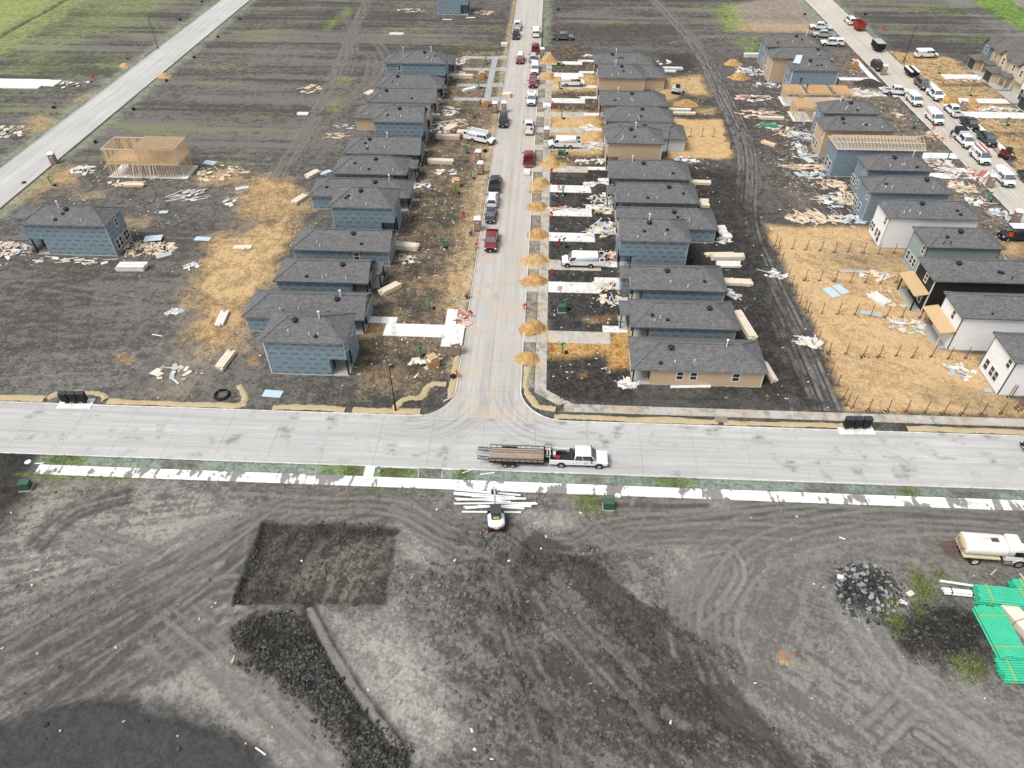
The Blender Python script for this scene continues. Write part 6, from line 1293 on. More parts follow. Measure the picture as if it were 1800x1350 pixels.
MB().box(xr-1.3, xf-2.0, -1.15, 1.15, 1.02, 1.18).build('tank_deck', CREAMM, wt)
for sg in (-1,1):
    MB().box(xr-.75, xr+.75, sg*1.0-.22, sg*1.0+.22, 1.10-.02, 1.16-.0).build('mudguard', CREAMM, wt) if False else None
    wheel(wt, xr, sg*.98, .52, .5, CREAMM); wheel(wt, xf, sg*1.03, .52, .3, RIM)
    MB().box(xf-1.5, xf-.65, sg*1.0-.16, sg*1.0+.16, .42, .72).build('step_tank', CHROME, wt)
cc = Cab(xf-1.55, xf+.15, 1.05, 1.5, xf-1.5, xf-.25, .95, 2.7); MB().loft([oct_ring(xf-1.55,1.08,.85,1.52,.1,.05), oct_ring(xf+.15,1.08,.85,1.52,.1,.05)]).build('cab_base', WT, wt)
cc.shell(wt, WT); cc.pane(wt,'R',.38,.9,.08,.62); cc.pane(wt,'L',.38,.9,.08,.62); cc.pane(wt,'F',.06,.94,.05,.8,'windscreen',SHIELD)
MB().loft([oct_ring(xf+.152,1.0,.9,1.75,.1,.2,.72), oct_ring(xf+1.15,.92,.85,1.55,.1,.25,.55), oct_ring(xf+1.45,.75,.8,1.3,.1,.2,.5)]).build('bonnet', WT, wt, False)
for sg in (-1,1): MB().tube((xf, sg*.72, .62),(xf, sg*1.10, .62),.64,.60,16).build('front_wing', WT, wt)
MB().box(xf+1.40,xf+1.5,-.95,.95,.45,.7).build('front_bumper', CHROME, wt); mirrors(wt, xf-.1, 1.05, 1.9)
RU = M('rusty_steel',(.16,.085,.06),.85,.4,3)
rb = MB()
for yy in (-.8,-.25,.3,.8): rb.bar((xr-1.4,yy,1.05),(xr-2.6,yy,.75),.07)
for xx, zz in ((xr-1.7,1.0),(xr-2.15,.87),(xr-2.6,.75)): rb.bar((xx,-.85,zz),(xx,.85,zz),.07)
rb.bar((xr-1.4,-.7,2.0),(xr-2.2,-.5,.9),.05).bar((xr-1.4,.6,2.0),(xr-2.2,.4,.9),.05); rb.build('rear_spray_frame', RU, wt)

# ---------------------------------------------------------------- site objects
BOXM = {}
def ubox(mat):
    k = mat.name
    if k not in BOXM: BOXM[k] = MB().box(-.5,.5,-.5,.5,0,1).mesh('board', mat)
    return BOXM[k]
def piece(name, mat, parent, x, y, z, l, w_, h, rz=0, rx=0, ry=0):
    o = link(bpy.data.objects.new(name, ubox(mat)), parent); o.location = (x, y, z); o.scale = (l, w_, h); o.rotation_euler = (rx, ry, rz); return o
BLUEB = M('pale_blue_board', (.47,.58,.66), .7, .12, 2); WSCR = M('white_scrap', (.68,.665,.63), .85, .32, 1.2); REDW = M('red_scrap', (.42,.16,.12), .8, .2); CARD = M('cardboard', (.42,.27,.15), .85, .15); GREYS = M('grey_scrap', (.42,.44,.46), .8, .15); GREENB = M('green_board', (.05,.28,.2), .7, .1); DARKS = M('dark_scrap', (.05,.045,.04), .9, .2)
PAL = {'w': [WSCR, WSCR, WSCR, GREYS, LUM2], 'l': [LUM, LUM2, LUM2, PINK, LUM], 'm': [WSCR, LUM2, PINK, BLUEB, LUM, WSCR, GREYS, LUM2], 'b': [BLUEB, WSCR, BLUEB, GREYS, LUM2], 'p': [PINK, LUM2, PINK, REDW, WSCR], 'c': [CARD, CARD, LUM, WSCR, PINK], 'r': [REDW, PINK, REDW, WSCR]}
def scrap(label, pos, rx, ry, n, pal='m', seed=None, lng=1.0, ang=None):
    x, y = pos; rnd = random.Random(seed if seed is not None else int(abs(x*37+y*91)))
    z0 = top(x, y); o = thing('scrap_pile', (x, y, z0), 0, label, 'scrap pile', 'building scrap heaps')
    for i in range(n):
        a = rnd.uniform(0, 6.283); q = math.sqrt(rnd.random()); px, py = rx*q*math.cos(a), ry*q*math.sin(a)
        m_ = rnd.choice(PAL[pal]); t = rnd.random(); core = 1-q
        zz = max(hz(x+px, y+py), top(x+px, y+py)) - z0 + .03 + core*rnd.uniform(0, .35)*min(1, n/25)
        rz_ = rnd.uniform(0, 3.14) if ang is None else ang+rnd.gauss(0, .25)
        if t < .6: piece('board', m_, o, px, py, zz, (.5+2.3*rnd.random()**1.8)*lng*(.75 if pal == 'w' and n < 24 else 1), rnd.uniform(.08, .22), rnd.uniform(.04, .09), rz_, rnd.gauss(0,.04), rnd.gauss(0,.06))
        else: piece('sheet', m_, o, px, py, zz, rnd.uniform(.5, 1.6), rnd.uniform(.35, .9), .03, rz_, rnd.gauss(0,.09), rnd.gauss(0,.09))
    return o
for a in (
 ('mixed refuse heap beside the lone blue house porch', (-86.47,95.95), 4.2, 2.3, 70, 'm'), ('splintered lumber heap right of the lone blue house', (-63.94,97.68), 4.6, 2.2, 90, 'l'), ('thin offcuts along south wall of lone blue house', (-73.96,93.54), 8, 1.1, 22, 'm', None, 1.2, .05),
 ('red and white refuse heap left of the diagonal street', (-113.65,142.23), 4.5, 3.2, 55, 'm'), ('refuse heap left of the timber frame house', (-88.53,125.06), 2.8, 1.8, 30, 'w'), ('board scatter below the timber frame house', (-78.25,119.86), 3.0, 1.2, 16, 'l'), ('wide spread of pale boards right of timber frame', (-61.95,125.10), 5.0, 3.4, 44, 'l', None, 1.3), ('long white boards fanned below the timber frame slab', (-63.95,115.93), 3.6, 2.2, 40, 'w', None, 1.3, .5), ('few crossed boards on dark soil', (-55.67,114.15), 1.4, 2.0, 9, 'w', None, 1.2, 1.1), ('twigs and boards beside the far white slab', (-114.27,170.31), 4.5, 2.5, 24, 'w'),
 ('brown board pile alone on the field', (-55.79,169.74), 2.6, 2.6, 26, 'l', None, 1.3, .9), ('pale board pile behind tan walled house', (-44.04,143.17), 2.4, 1.6, 16, 'l', None, 1.2, .1), ('white scraps at corner of tan walled house', (-42.55,148.03), 2.4, 1.2, 16, 'w'),
 ('white drywall heap at far grey drive porch', (-22.68,191.30), 2.6, 2.6, 36, 'w'), ('white drywall heap at second far porch', (-22.40,181.67), 2.6, 2.4, 30, 'w'), ('white plank scatter before low grey house', (-22.47,158.02), 3.0, 2.8, 34, 'w', None, 1.2, -.3), ('white plank heap before blue two storey', (-22.01,148.86), 3.2, 3.2, 46, 'w', None, 1.1), ('torn cardboard heap by the angled white van', (-18.38,150.96), 2.2, 2.4, 24, 'c'), ('rubbish beside the farthest blue house, left', (-42.01,237.49), 4.5, 2.5, 22, 'p'), ('rubbish beside the farthest blue house, street side', (-19.83,236.19), 3.6, 2.2, 32, 'p'),
 ('white scrap below mid two storey house', (-23.29,121.81), 2.4, 1.4, 24, 'w'), ('crossed pale sticks below lumber stack', (-21.05,96.39), 2.4, 1.3, 14, 'p', None, 1.0), ('white litter under brown toilets', (-18.59,127.38), 2.0, 1.2, 12, 'w'), ('loose rubbish at kerb beside fresh white drive', (-10.75,81.20), 1.0, 1.8, 22, 'r'), ('litter around plywood trash bin', (-14.76,71.45), 2.2, 1.4, 12, 'w'),
 ('white refuse on drive at seventh house', (9.86,123.68), 2.6, 1.2, 16, 'w'), ('white refuse strewn at black porch post', (10.91,117.85), 2.6, 2.6, 46, 'w'), ('red lumber lying along white drive', (3.94,114.08), 3.2, .7, 16, 'r', None, 1.4, .03), ('tan boards leaning by a porch', (10.96,113.63), 1.8, 1.0, 16, 'l', None, 1.2, .2), ('grey plastic scrap on black soil by porch', (10.74,109.11), 1.6, 1.2, 16, 'b'), ('pink and white refuse across fourth drive', (10.36,106.46), 3.0, 1.8, 44, 'm'), ('pale refuse behind the white windowless van', (11.12,98.42), 1.6, 1.8, 22, 'p'), ('white refuse on third drive apron', (10.66,90.14), 2.8, 1.3, 40, 'm'), ('flat drywall refuse at second house porch', (10.66,86.43), 2.6, 1.4, 34, 'm'), ('cement bags and rubble at tan corner porch', (11.45,68.15), 1.6, .9, 20, 'w'),
 ('scrap beside far tan house drive', (10.97,196.86), 1.8, 1.2, 16, 'w'), ('scrap at drive end by low dark house', (9.55,149.59), 2.2, 1.6, 20, 'w'), ('scrap spread outside tan house by open van', (9.98,140.89), 2.6, 2.2, 34, 'm'), ('white scrap on drive at blue house', (9.42,133.50), 3.0, 1.2, 26, 'w'), ('white sheet scrap behind far tan houses', (30.17,193.25), 2.0, 1.8, 12, 'w'), ('white scrap at corner of sand yard', (27.91,135.03), 2.4, 1.8, 26, 'w'), ('white paper scrap at back of blue house', (29.84,104.60), 1.8, 1.0, 14, 'w'), ('white paper heap behind third house', (28.78,89.12), 1.2, 1.4, 14, 'w'), ('white rubble on black lane edge, upper', (36.01,94.86), 2.2, 1.3, 22, 'w'), ('white rubble on black lane edge, lower', (36.88,77.91), 1.6, 1.4, 30, 'w'), ('small scrap on trail left of sand swath', (-54.81,92.78), 1.2, 1.0, 12, 'w'), ('small scrap lower on the left trail', (-52.87,80.75), 1.0, .8, 8, 'w'), ('litter patch beside the left lane tracks', (-47.52,67.44), 2.6, 1.6, 20, 'w'),
 ('dense white refuse behind far tan house', (50.70,187.22), 3.6, 3.0, 60, 'w'), ('long pink boards behind joist frames, upper', (47.68,168.70), 5.0, 2.2, 46, 'p', None, 1.6, .0), ('long pale boards behind joist frames, lower', (46.71,159.24), 4.6, 2.4, 44, 'l', None, 1.5, .0), ('blue and tan scrap by leaning ladder', (52.70,177.28), 3.4, 2.0, 36, 'b'), ('green edged boards beside blue tall house', (48.21,152.96), 2.4, 1.8, 22, 'l', None, 1.4, .1), ('leaning board pile beside tan tall house', (50.27,150.02), 2.2, 3.0, 32, 'l', None, 1.4, 1.0), ('blue scrap behind tan tall house', (53.24,147.58), 2.8, 2.4, 46, 'b'), ('white plank scatter by patio slab', (51.17,142.16), 2.2, 2.2, 28, 'w'), ('blue sheet scatter below tan tall house', (51.87,138.13), 2.4, 1.6, 24, 'b'), ('fan of long pale studs behind truss house', (50.81,132.93), 4.4, 1.6, 50, 'l', None, 1.5, .05), ('white and blue scrap behind truss house', (51.02,129.55), 2.6, 1.8, 36, 'b'),
 ('scattered studs behind upper blue house', (53.17,125.73), 3.4, 2.2, 44, 'l'), ('white sheets and studs behind blue houses', (51.35,119.23), 3.0, 2.2, 50, 'm'), ('splinter heap beside lower blue house', (54.32,120.73), 2.2, 3.0, 50, 'l'), ('broad stud heap above the sand yard', (47.11,112.82), 5.0, 2.0, 110, 'l', None, 1.3), ('blue foam sheet heap above the white house', (52.65,112.58), 3.2, 1.3, 34, 'b'), ('blue and tan scrap in sand yard corner', (51.44,95.08), 2.4, 1.2, 26, 'm'), ('long studs laid in sand yard', (51.32,89.27), 3.2, 2.4, 22, 'l', None, 1.4), ('white lath heap beside patio cover', (52.05,82.34), 3.0, 1.4, 40, 'w'), ('white scrap heap near the fence row', (55.14,72.89), 1.8, 1.4, 22, 'w'),
 ('big refuse heap beside joist frames and white pickup', (74.53,173.60), 4.6, 3.0, 90, 'm'), ('pink scrap at kerb by tall box truck', (82.23,148.95), 2.8, 2.4, 44, 'p'), ('scrap under green marker posts', (76.80,135.42), 3.4, 2.6, 60, 'm'), ('blue sheets beside brown toilet', (78.89,131.18), 2.8, 2.0, 36, 'b'), ('tan scrap in front of lower blue house', (77.47,125.81), 3.0, 2.0, 46, 'l'), ('long boards stacked toward the kerb', (81.63,130.70), 1.2, 3.4, 26, 'p', None, 1.6, 1.0), ('white refuse before white tall house', (77.92,120.23), 2.4, 1.6, 32, 'w'), ('blue panels and boxes by black van', (80.10,115.64), 2.4, 2.0, 34, 'b'), ('scrap before upper blue house porch', (76.66,132.29), 2.0, 1.5, 24, 'm'), ('white pipe scrap across right street', (101.04,164.48), 4.5, 1.6, 44, 'w', None, 1.2), ('board offcuts beside plain blue roof', (77.69,159.49), .8, 2.2, 12, 'l', None, 1.0, .0), ('scrap on mud by row house garages', (104.30,183.14), 4.5, 1.8, 34, 'p')):
    scrap(*a)
def stack(label, pos, L, W_, h, ang, mat=LUM2, layers=2, rows=5, name='lumber_stack', jit=.06):
    x, y = pos; o = thing(name, (x, y, top(x, y)), ang, label, 'lumber stack', 'stacked building boards'); rnd = random.Random(int(x*7+y*13) & 1023)
    for j in range(layers):
        for i in range(rows):
            piece('plank', mat if not isinstance(mat, (list,tuple)) else rnd.choice(mat), o, rnd.uniform(-jit,jit)*3, -W_/2+(i+.5)*W_/rows, .06+j*h/layers, L*rnd.uniform(.92,1.0), W_/rows*.93, h/layers*.94)
    for s_ in (-.35, .35): piece('bearer', LUM, o, s_*L, 0, -.12, .1, W_, .18)
    return o
for a in (
 ('white board pack lying on sand left of first houses', (-45.02,79.24), 3.4, 1.2, .35, R(95), WSCR, 2, 3), ('white board pack on dark soil beside nearest blue house', (-41.26,70.11), 3.6, 1.2, .55, R(82), LUM2, 3, 3), ('tan board pack on sand behind mid west row', (-43.51,115.00), 3.4, 1.3, .5, R(65), LUM2, 3, 4), ('neat lumber stack in front of west row window house', (-21.91,99.67), 4.0, 1.4, .8, R(-8), LUM2, 4, 5), ('leaning lumber stack above fresh white drive', (-22.41,87.55), 3.6, 1.2, .7, R(48), LUM2, 4, 4), ('small lumber stack behind porch slab house', (-43.76,124.87), 3.0, 1.4, .6, R(60), LUM2, 3, 4),
 ('long pink lumber stack beside angled white van', (-20.09,142.86), 5.0, 1.2, .8, R(-2), PINK, 4, 4), ('long cream lumber stack by two brown toilets', (-20.26,131.58), 5.2, 1.2, .7, R(-2), LUM2, 4, 4), ('white stack between far porches', (-20.53,179.01), 5.2, 1.2, .8, R(-1), LUM2, 3, 4), ('two crossed white packs by fourth grey drive', (-18.15,170.41), 3.4, 1.2, .6, R(35), WSCR, 3, 3), ('angled white planks before cardboard heap', (-20.20,147.80), 3.2, 1.6, .5, R(58), LUM2, 2, 5), ('pale pack touching the angled van', (-16.94,145.71), 3.2, 1.5, .5, R(2), LUM2, 2, 3), ('lone white board pack on far field', (-42.68,213.11), 4.0, 1.6, .3, R(0), WSCR, 2, 3), ('white board pack west of low grey house', (-41.15,167.65), 2.6, 1.8, .4, R(60), LUM2, 2, 3), ('small white pack by left field trail', (-53.58,154.48), 2.6, 1.6, .2, R(0), WSCR, 1, 3),
 ('white sheet stack behind far tan houses, upper', (31.52,187.68), 5.0, 1.0, .5, R(0), WSCR, 3, 3), ('white sheet stack behind far tan houses, lower', (30.58,185.74), 3.0, 1.0, .3, R(0), WSCR, 2, 3), ('white stack behind dark low house, upper', (29.91,160.76), 5.0, .9, .4, R(0), WSCR, 2, 3), ('white stack behind dark low house, lower', (30.54,158.80), 5.0, .9, .4, R(0), LUM2, 2, 3), ('white stack on sand behind blue house', (29.13,124.88), 4.0, 1.2, .5, R(-2), LUM2, 3, 3), ('cream pack at back corner of sixth house', (28.70,116.82), 1.6, 2.6, .5, R(0), LUM2, 3, 3), ('white pack behind long blue house', (30.29,106.93), 1.6, 4.0, .4, R(8), WSCR, 2, 3), ('tan stack on black soil, upper of three', (28.56,99.77), 5.0, .9, .4, R(4), LUM2, 2, 3), ('tan stack on black soil, middle of three', (29.54,98.87), 5.4, 1.2, .7, R(4), [LUM2,PINK], 3, 4), ('tan stack on black soil, lowest of three', (29.43,96.99), 3.8, 1.6, .3, R(2), WSCR, 2, 4), ('cream board pack at back of third house', (29.72,91.93), 4.6, 1.4, .5, R(-2), LUM2, 3, 3), ('long cream pack set behind second house', (28.82,81.07), 6.4, 1.2, .7, R(100), LUM2, 3, 3), ('pink slatted stack behind tan corner house', (29.98,71.12), 3.8, .9, .5, R(100), [PINK,WSCR], 2, 4),
 ('white wrapped pack on bearers before the lone blue house', (-63.55,91.54), 4.4, 1.6, .8, R(3), WSCR, 3, 2), ('plywood pack with pale boards below timber frame', (-75.60,119.12), 3.8, 1.5, .5, R(4), [OSB,LUM2], 3, 3), ('white stack beside brown sand heaps on far lane', (53.53,198.31), 4.6, 1.2, .9, R(0), WSCR, 3, 3), ('white stack laid in sand yard', (49.87,88.66), 3.0, 1.8, .4, R(120), WSCR, 2, 6), ('pale pack behind tan tall house', (45.66,143.29), 3.0, 1.2, .4, R(140), LUM, 2, 4), ('green wrapped lumber pack behind joist frames', (47.82,152.56), 3.6, 1.2, .5, R(-4), GREENB, 2, 3), ('cream pack behind joist frames', (49.50,156.71), 5.0, 1.0, .5, R(-2), LUM2, 2, 4), ('red edged board pack by brown toilet', (83.39,131.09), 3.0, 1.6, .4, R(50), [REDW,WSCR], 2, 3),
 ('white board lying by tan corner house', (19.62,68.08), 5.2, .45, .12, R(4), WSCR, 1, 2), ('white crate of panels standing on centre street', (-3.24,127.81), 2.0, 1.3, .5, R(90), WSCR, 3, 1), ('square cream pallet load at street edge', (-9.14,167.34), 2.0, 1.8, .8, R(0), LUM2, 3, 2), ('white pallet load beside orange marker on walk', (0.19,160.83), 2.0, 1.8, .7, R(90), WSCR, 3, 2), ('tan block pallet near far left kerb', (-11.88,204.51), 1.8, 1.8, .7, R(0), LUM2, 2, 2)):
    stack(*a)
def sheet(label, pos, L, W_, ang, mat=BLUEB, lift=.05):
    x, y = pos; o = MB().box(-L/2,L/2,-W_/2,W_/2,0,.04).build('foam_sheet', mat); o.location = (x, y, top(x, y)+lift); o.rotation_euler = (random.gauss(0,.02), random.gauss(0,.02), ang); tag(o, label, 'sheet', 'loose foam sheets'); return o
for a in (('pale blue sheet on dark soil near main road', (-33.25,64.28), 2.4, 1.3, R(-4)), ('largest blue sheet on lumber heap by lone house', (-63.99,100.28), 2.8, 1.8, R(12), BLUEB, .4), ('blue sheet right of the lone house heap', (-56.10,101.07), 2.6, 1.2, R(-2)), ('blue sheet below crossed boards', (-55.51,119.14), 2.4, 1.1, R(25)), ('small blue sheet above the lumber heap', (-66.28,109.60), 1.5, .9, R(5)), ('whitish sheet beside the lumber heap', (-60.46,95.88), 2.4, 1.4, R(30), GREYS), ('blue sheet right of timber frame slab', (-65.36,129.44), 2.4, 1.6, R(-10)), ('blue sheet beside small lumber stack', (-41.69,126.18), 2.4, 1.2, R(45)), ('left of two blue sheets on sand yard', (43.43,90.19), 1.5, 2.5, R(22)), ('right of two blue sheets on sand yard', (45.11,91.10), 1.4, 2.4, R(20)), ('grey sheet among fence posts', (47.55,85.00), 3.0, 1.0, R(-12), GREYS), ('grey board strip at foot of scrap', (48.61,96.14), 4.4, .5, R(0), GREYS), ('white sheet in drive by red scrap', (11.28,125.50), 2.2, 1.4, R(5), WSCR, .1), ('pale blue sheet on black lane', (48.43,129.73), 1.0, 2.0, R(20)), ('pale green sheet below tan house', (51.95,136.30), 1.4, 2.6, R(20), M('pale_green_board',(.52,.62,.52))), ('tan plywood scrap on sand swath', (-48.62,98.85), 3.0, 1.2, R(3), LUM2), ('pink plank sheet on verge of fourth drive', (-23.22,116.07), 2.2, .8, R(0), PINK), ('white plank near the grey pickup', (-30.09,228.13), 2.8, .8, R(0), WSCR), ('white plank near far blue house', (-23.28,230.69), 2.6, .7, R(0), WSCR)):
    sheet(*a)
# -- portable toilets
TB = M('toilet_brown', (.27,.195,.16), .55, .1); TD = M('toilet_door', (.31,.225,.18), .5, .1); TW = M('toilet_roof', (.80,.79,.77), .5, .05)
def toilet(label, pos, rz):
    x, y = pos; o = thing('portable_toilet', (x, y, top(x, y)), rz, label, 'portable toilet', 'brown portable toilets')
    MB().box(-.58,.58,-.58,.58,0,.14).build('base', TRIM, o); MB().hexa([(-.55,-.55,.141),(.55,-.55,.141),(.55,.55,.141),(-.55,.55,.141)],[(-.52,-.52,2.1),(.52,-.52,2.1),(.52,.52,2.1),(-.52,.52,2.1)]).build('cabin', TB, o)
    d = MB().box(-.40,.40,-.575,-.555,.2,1.95).build('door', TD, o); MB().box(.26,.34,-.60,-.576,1.0,1.1).build('handle', TRIM, d)
    MB().loft([[(-.60,-.60,2.08),(.60,-.60,2.08),(.60,.60,2.08),(-.60,.60,2.08)],[(-.60,-.60,2.2),(.60,-.60,2.2),(.60,.60,2.2),(-.60,.60,2.2)],[(-.35,-.5,2.36),(.35,-.5,2.36),(.35,.5,2.36),(-.35,.5,2.36)]]).build('roof', TW, o)
    MB().tube((.4,.4,2.2),(.4,.4,2.5),.05,.05,8).build('vent_pipe', TW, o)
    MB().box(-.14,.14,-.585,-.57,1.55,1.7).build('sign_plate', TW, d)
for lab, pos, rz in (('brown toilet beside the plywood trash bin', (-11.07,73.37), R(20)), ('brown toilet by crouching worker in blue', (-10.82,106.26), R(0)), ('lower brown toilet of the kerbside pair', (-12.03,127.40), R(-8)), ('upper brown toilet of the kerbside pair', (-12.90,132.59), R(-6)), ('brown toilet left of the black car', (-11.29,157.62), R(-5)), ('brown toilet directly behind the black car', (-9.29,158.04), R(0)), ('brown toilet on walk near white pickup with boards', (0.37,144.06), R(0)), ('brown toilet by far sand heap', (-1.39,195.58), R(0)), ('brown toilet on the diagonal left street', (-95.66,127.89), R(15)), ('brown toilet before black car on right street', (83.27,186.67), R(-15)), ('brown toilet by sand heap on right street', (92.94,163.89), R(-15)), ('brown toilet hiding the racked white van', (82.45,126.48), R(-15)), ('tilted brown toilet near black van', (80.66,112.91), R(-15))):
    toilet(lab, pos, rz)
# -- plywood trash bins
def bin_(label, pos, rz, full=True):
    x, y = pos; o = thing('plywood_bin', (x, y, top(x, y)), rz, label, 'trash bin', 'plywood trash bins'); PL = M('plywood_bin', (.46,.25,.09), .8, .2, 3)
    for i in range(4):
        a = i*math.pi/2; s = MB().box(-.75,.75,-.03,.03,0,1.1).build('side', PL, o); s.location = (.75*math.sin(a), -.75*math.cos(a), 0); s.rotation_euler = (0,0,a)
    piece('lid_board', OSB, o, .05, .1, 1.35, 1.3, 1.1, .06, .3, .15, .1); piece('rubbish', WSCR, o, -.2, 0, .5, 1.0, .9, .55, .4); piece('rubbish', BLUEB, o, .3, -.1, .6, .5, .7, .45, .9); piece('stick', LUM2, o, -.2, .4, .7, .08, .08, 1.3, 0, .5, .2)
bin_('octagonal plywood trash bin with white bags, near the corner', (-13.88,70.91), R(25)); bin_('orange plywood bin under stair frame', (-16.21,121.86), R(0)); bin_('plywood bin with white cap on grey walk', (-15.99,179.43), R(0)); bin_('plywood bin between two toilets', (-13.71,160.97), R(0)); bin_('plywood bin beside right street walk', (77.73,191.69), R(-10))
# white bags by the bin
ORD_ = ['first','second','third','fourth','fifth']
for k in range(5):
    r_ = [(0,-.1)]+[(.30*math.sin(math.pi*j/7)*(1+.1*math.sin(k+j)), -.1+.55*j/7) for j in range(1,7)]+[(0,.42)]
    x, y = (-15.45,70.98); o = MB().lathe(r_, 10).build('rubbish_bag', WSCR, None, True); o.location = (x-.5+k*.30, y+.15*math.sin(k*2.2), hz(x,y)+.08); o.scale = (1, 1.1, 1); tag(o, ORD_[k]+' white rubbish bag from the left, heaped beside corner plywood bin', 'rubbish bag', 'white bags at the plywood bin')
# -- sand heaps
m_sand, nt, b = newmat('heap_sand'); p = wpos(nt); n_ = noise(nt, p, 1.6, 8, .65); nt.links.new(mixc(nt, ramp(nt, n_, .3, .7), (.31,.175,.065), (.56,.355,.15)), b.inputs['Base Color']); b.inputs['Roughness'].default_value = .95; bump(nt, b, noise(nt, p, 5, 6, .7), .8, .08)
m_sand2, nt, b = newmat('heap_sand_light'); p = wpos(nt); n_ = noise(nt, p, 1.6, 8, .65); nt.links.new(mixc(nt, ramp(nt, n_, .3, .7), (.37,.225,.10), (.58,.395,.195)), b.inputs['Base Color']); b.inputs['Roughness'].default_value = .95; bump(nt, b, noise(nt, p, 5, 6, .7), .8, .08)
m_dirt, nt, b = newmat('heap_dirt'); p = wpos(nt); n_ = noise(nt, p, 1.6, 8, .65); nt.links.new(mixc(nt, ramp(nt, n_, .3, .7), (.03,.028,.026), (.09,.08,.07)), b.inputs['Base Color']); b.inputs['Roughness'].default_value = .95; bump(nt, b, noise(nt, p, 5, 6, .7), .9, .12)
def heap(label, pos, rx, ry, h, mat=None, seed=0, cat='sand heap', name='sand_heap'):
    x, y = pos; n = 46; v = []
    gx, gy = np.meshgrid(np.linspace(-1.9,1.9,n), np.linspace(-1.9,1.9,n)); ang = np.arctan2(gy, gx)
    rr = np.hypot(gx, gy)*(1+.32*(fbm(np.cos(ang)*.9+seed*3.1+.37, np.sin(ang)*.9+seed*1.7+.41, 1.0, 4, 7)-.5)*2)
    r2 = np.hypot(gx-.28*math.cos(seed*2.3), gy-.2*math.sin(seed*1.7))*(1+.3*(fbm(np.cos(ang)*2+seed, np.sin(ang)*2, 1.0, 3, 17)-.5)*2)
    cone = np.maximum(np.clip(1-rr, 0, 1), .8*np.clip(1-r2*1.15, 0, 1)); z = 1.05*h*(np.sin(np.clip(cone*1.25,0,1)*math.pi/2)**1.15) + .22*(fbm(gx*rx+seed, gy*ry, 1.9, 3, 11)-.5)*np.clip(cone*4, 0, 1)
    edge = 1.18+.16*(fbm(gx*rx+seed*5, gy*ry, 1.3, 3, 23)-.5)*2; thin = np.clip((edge-rr)*.10, -.05, .05)
    z = np.maximum(z, 0)+thin
    for j in range(n):
        for i in range(n): v.append((gx[j,i]*rx, gy[j,i]*ry, top(x+gx[j,i]*rx, y+gy[j,i]*ry)+z[j,i]+.005))
    f = [(j*n+i, j*n+i+1, (j+1)*n+i+1, (j+1)*n+i) for j in range(n-1) for i in range(n-1) if max(edge[j,i]-rr[j,i], edge[j,i+1]-rr[j,i+1], edge[j+1,i]-rr[j+1,i], edge[j+1,i+1]-rr[j+1,i+1]) > 0]
    o = MB().add(v, f).build(name, mat or m_sand, None, True); o.location = (x, y, 0); tag(o, label, cat, 'loose heaps along the street'); return o
for a in (('small orange sand heap at the junction corner', (-1.32,72.83), 1.35, 1.25, .8, m_sand, 1), ('big ridged sand heap beside second drive', (-0.75,79.34), 1.8, 1.5, 1.3, m_sand, 2), ('sand heap at third drive, dark orange', (-0.94,91.33), 1.75, 1.2, 1.0, m_sand, 3), ('broad pale sand heap beside windowless van', (-0.97,97.00), 1.9, 1.35, .9, m_sand2, 4), ('sand heap at fourth drive', (-0.72,104.90), 1.7, 1.3, 1.05, m_sand, 5), ('sand heap at fifth drive', (-0.82,114.63), 1.65, 1.2, 1.0, m_sand, 6), ('little flat sand heap below sixth drive', (-1.39,120.41), 1.1, .6, .4, m_sand, 7), ('sand heap beside white crate on street', (-0.65,123.18), 1.65, 1.4, 1.2, m_sand2, 8), ('pale sand heap below the open rear van', (1.29,131.84), 1.9, 1.8, 1.4, m_sand2, 9), ('far sand heap behind brown toilet', (0.12,192.38), 2.0, 1.8, 1.6, m_sand2, 10), ('far sand heap by the white van yard', (-0.11,180.18), 1.7, 1.6, 1.2, m_sand2, 11),
  ('sand heap beside white pickups on right street', (92.15,168.60), 2.1, 1.5, 1.4, m_sand, 12), ('small sand heap behind brown toilet on right street', (96.80,168.21), 1.4, 1.2, .8, m_sand, 13), ('brown sand heap behind far tan house, upper', (47.38,192.42), 2.0, 1.5, 1.0, m_sand, 14), ('brown sand heap behind far tan house, lower', (46.96,182.42), 1.9, 1.5, 1.0, m_sand, 15), ('brown sand heap in loader yard', (31.72,164.86), 2.2, 1.6, .8, m_sand, 16)):
    heap(*a)
for a in (('dark soil heap beside pale right street walk', (77.38,179.42), 2.8, 2.0, 1.0, m_dirt, 20), ('black soil heap on drive at seventh house', (10.59,121.99), 1.6, 1.2, .8, m_dirt, 21)):
    heap(*a, cat='soil heap', name='soil_heap')
for a in (('orange soil heap at kerb of diagonal street, left', (-107.44,183.75), 1.3, 1.1, .6, m_sand2, 22), ('orange soil heap at kerb of diagonal street, right', (-94.46,176.71), 1.4, 1.2, .7, m_sand2, 23)): heap(*a)
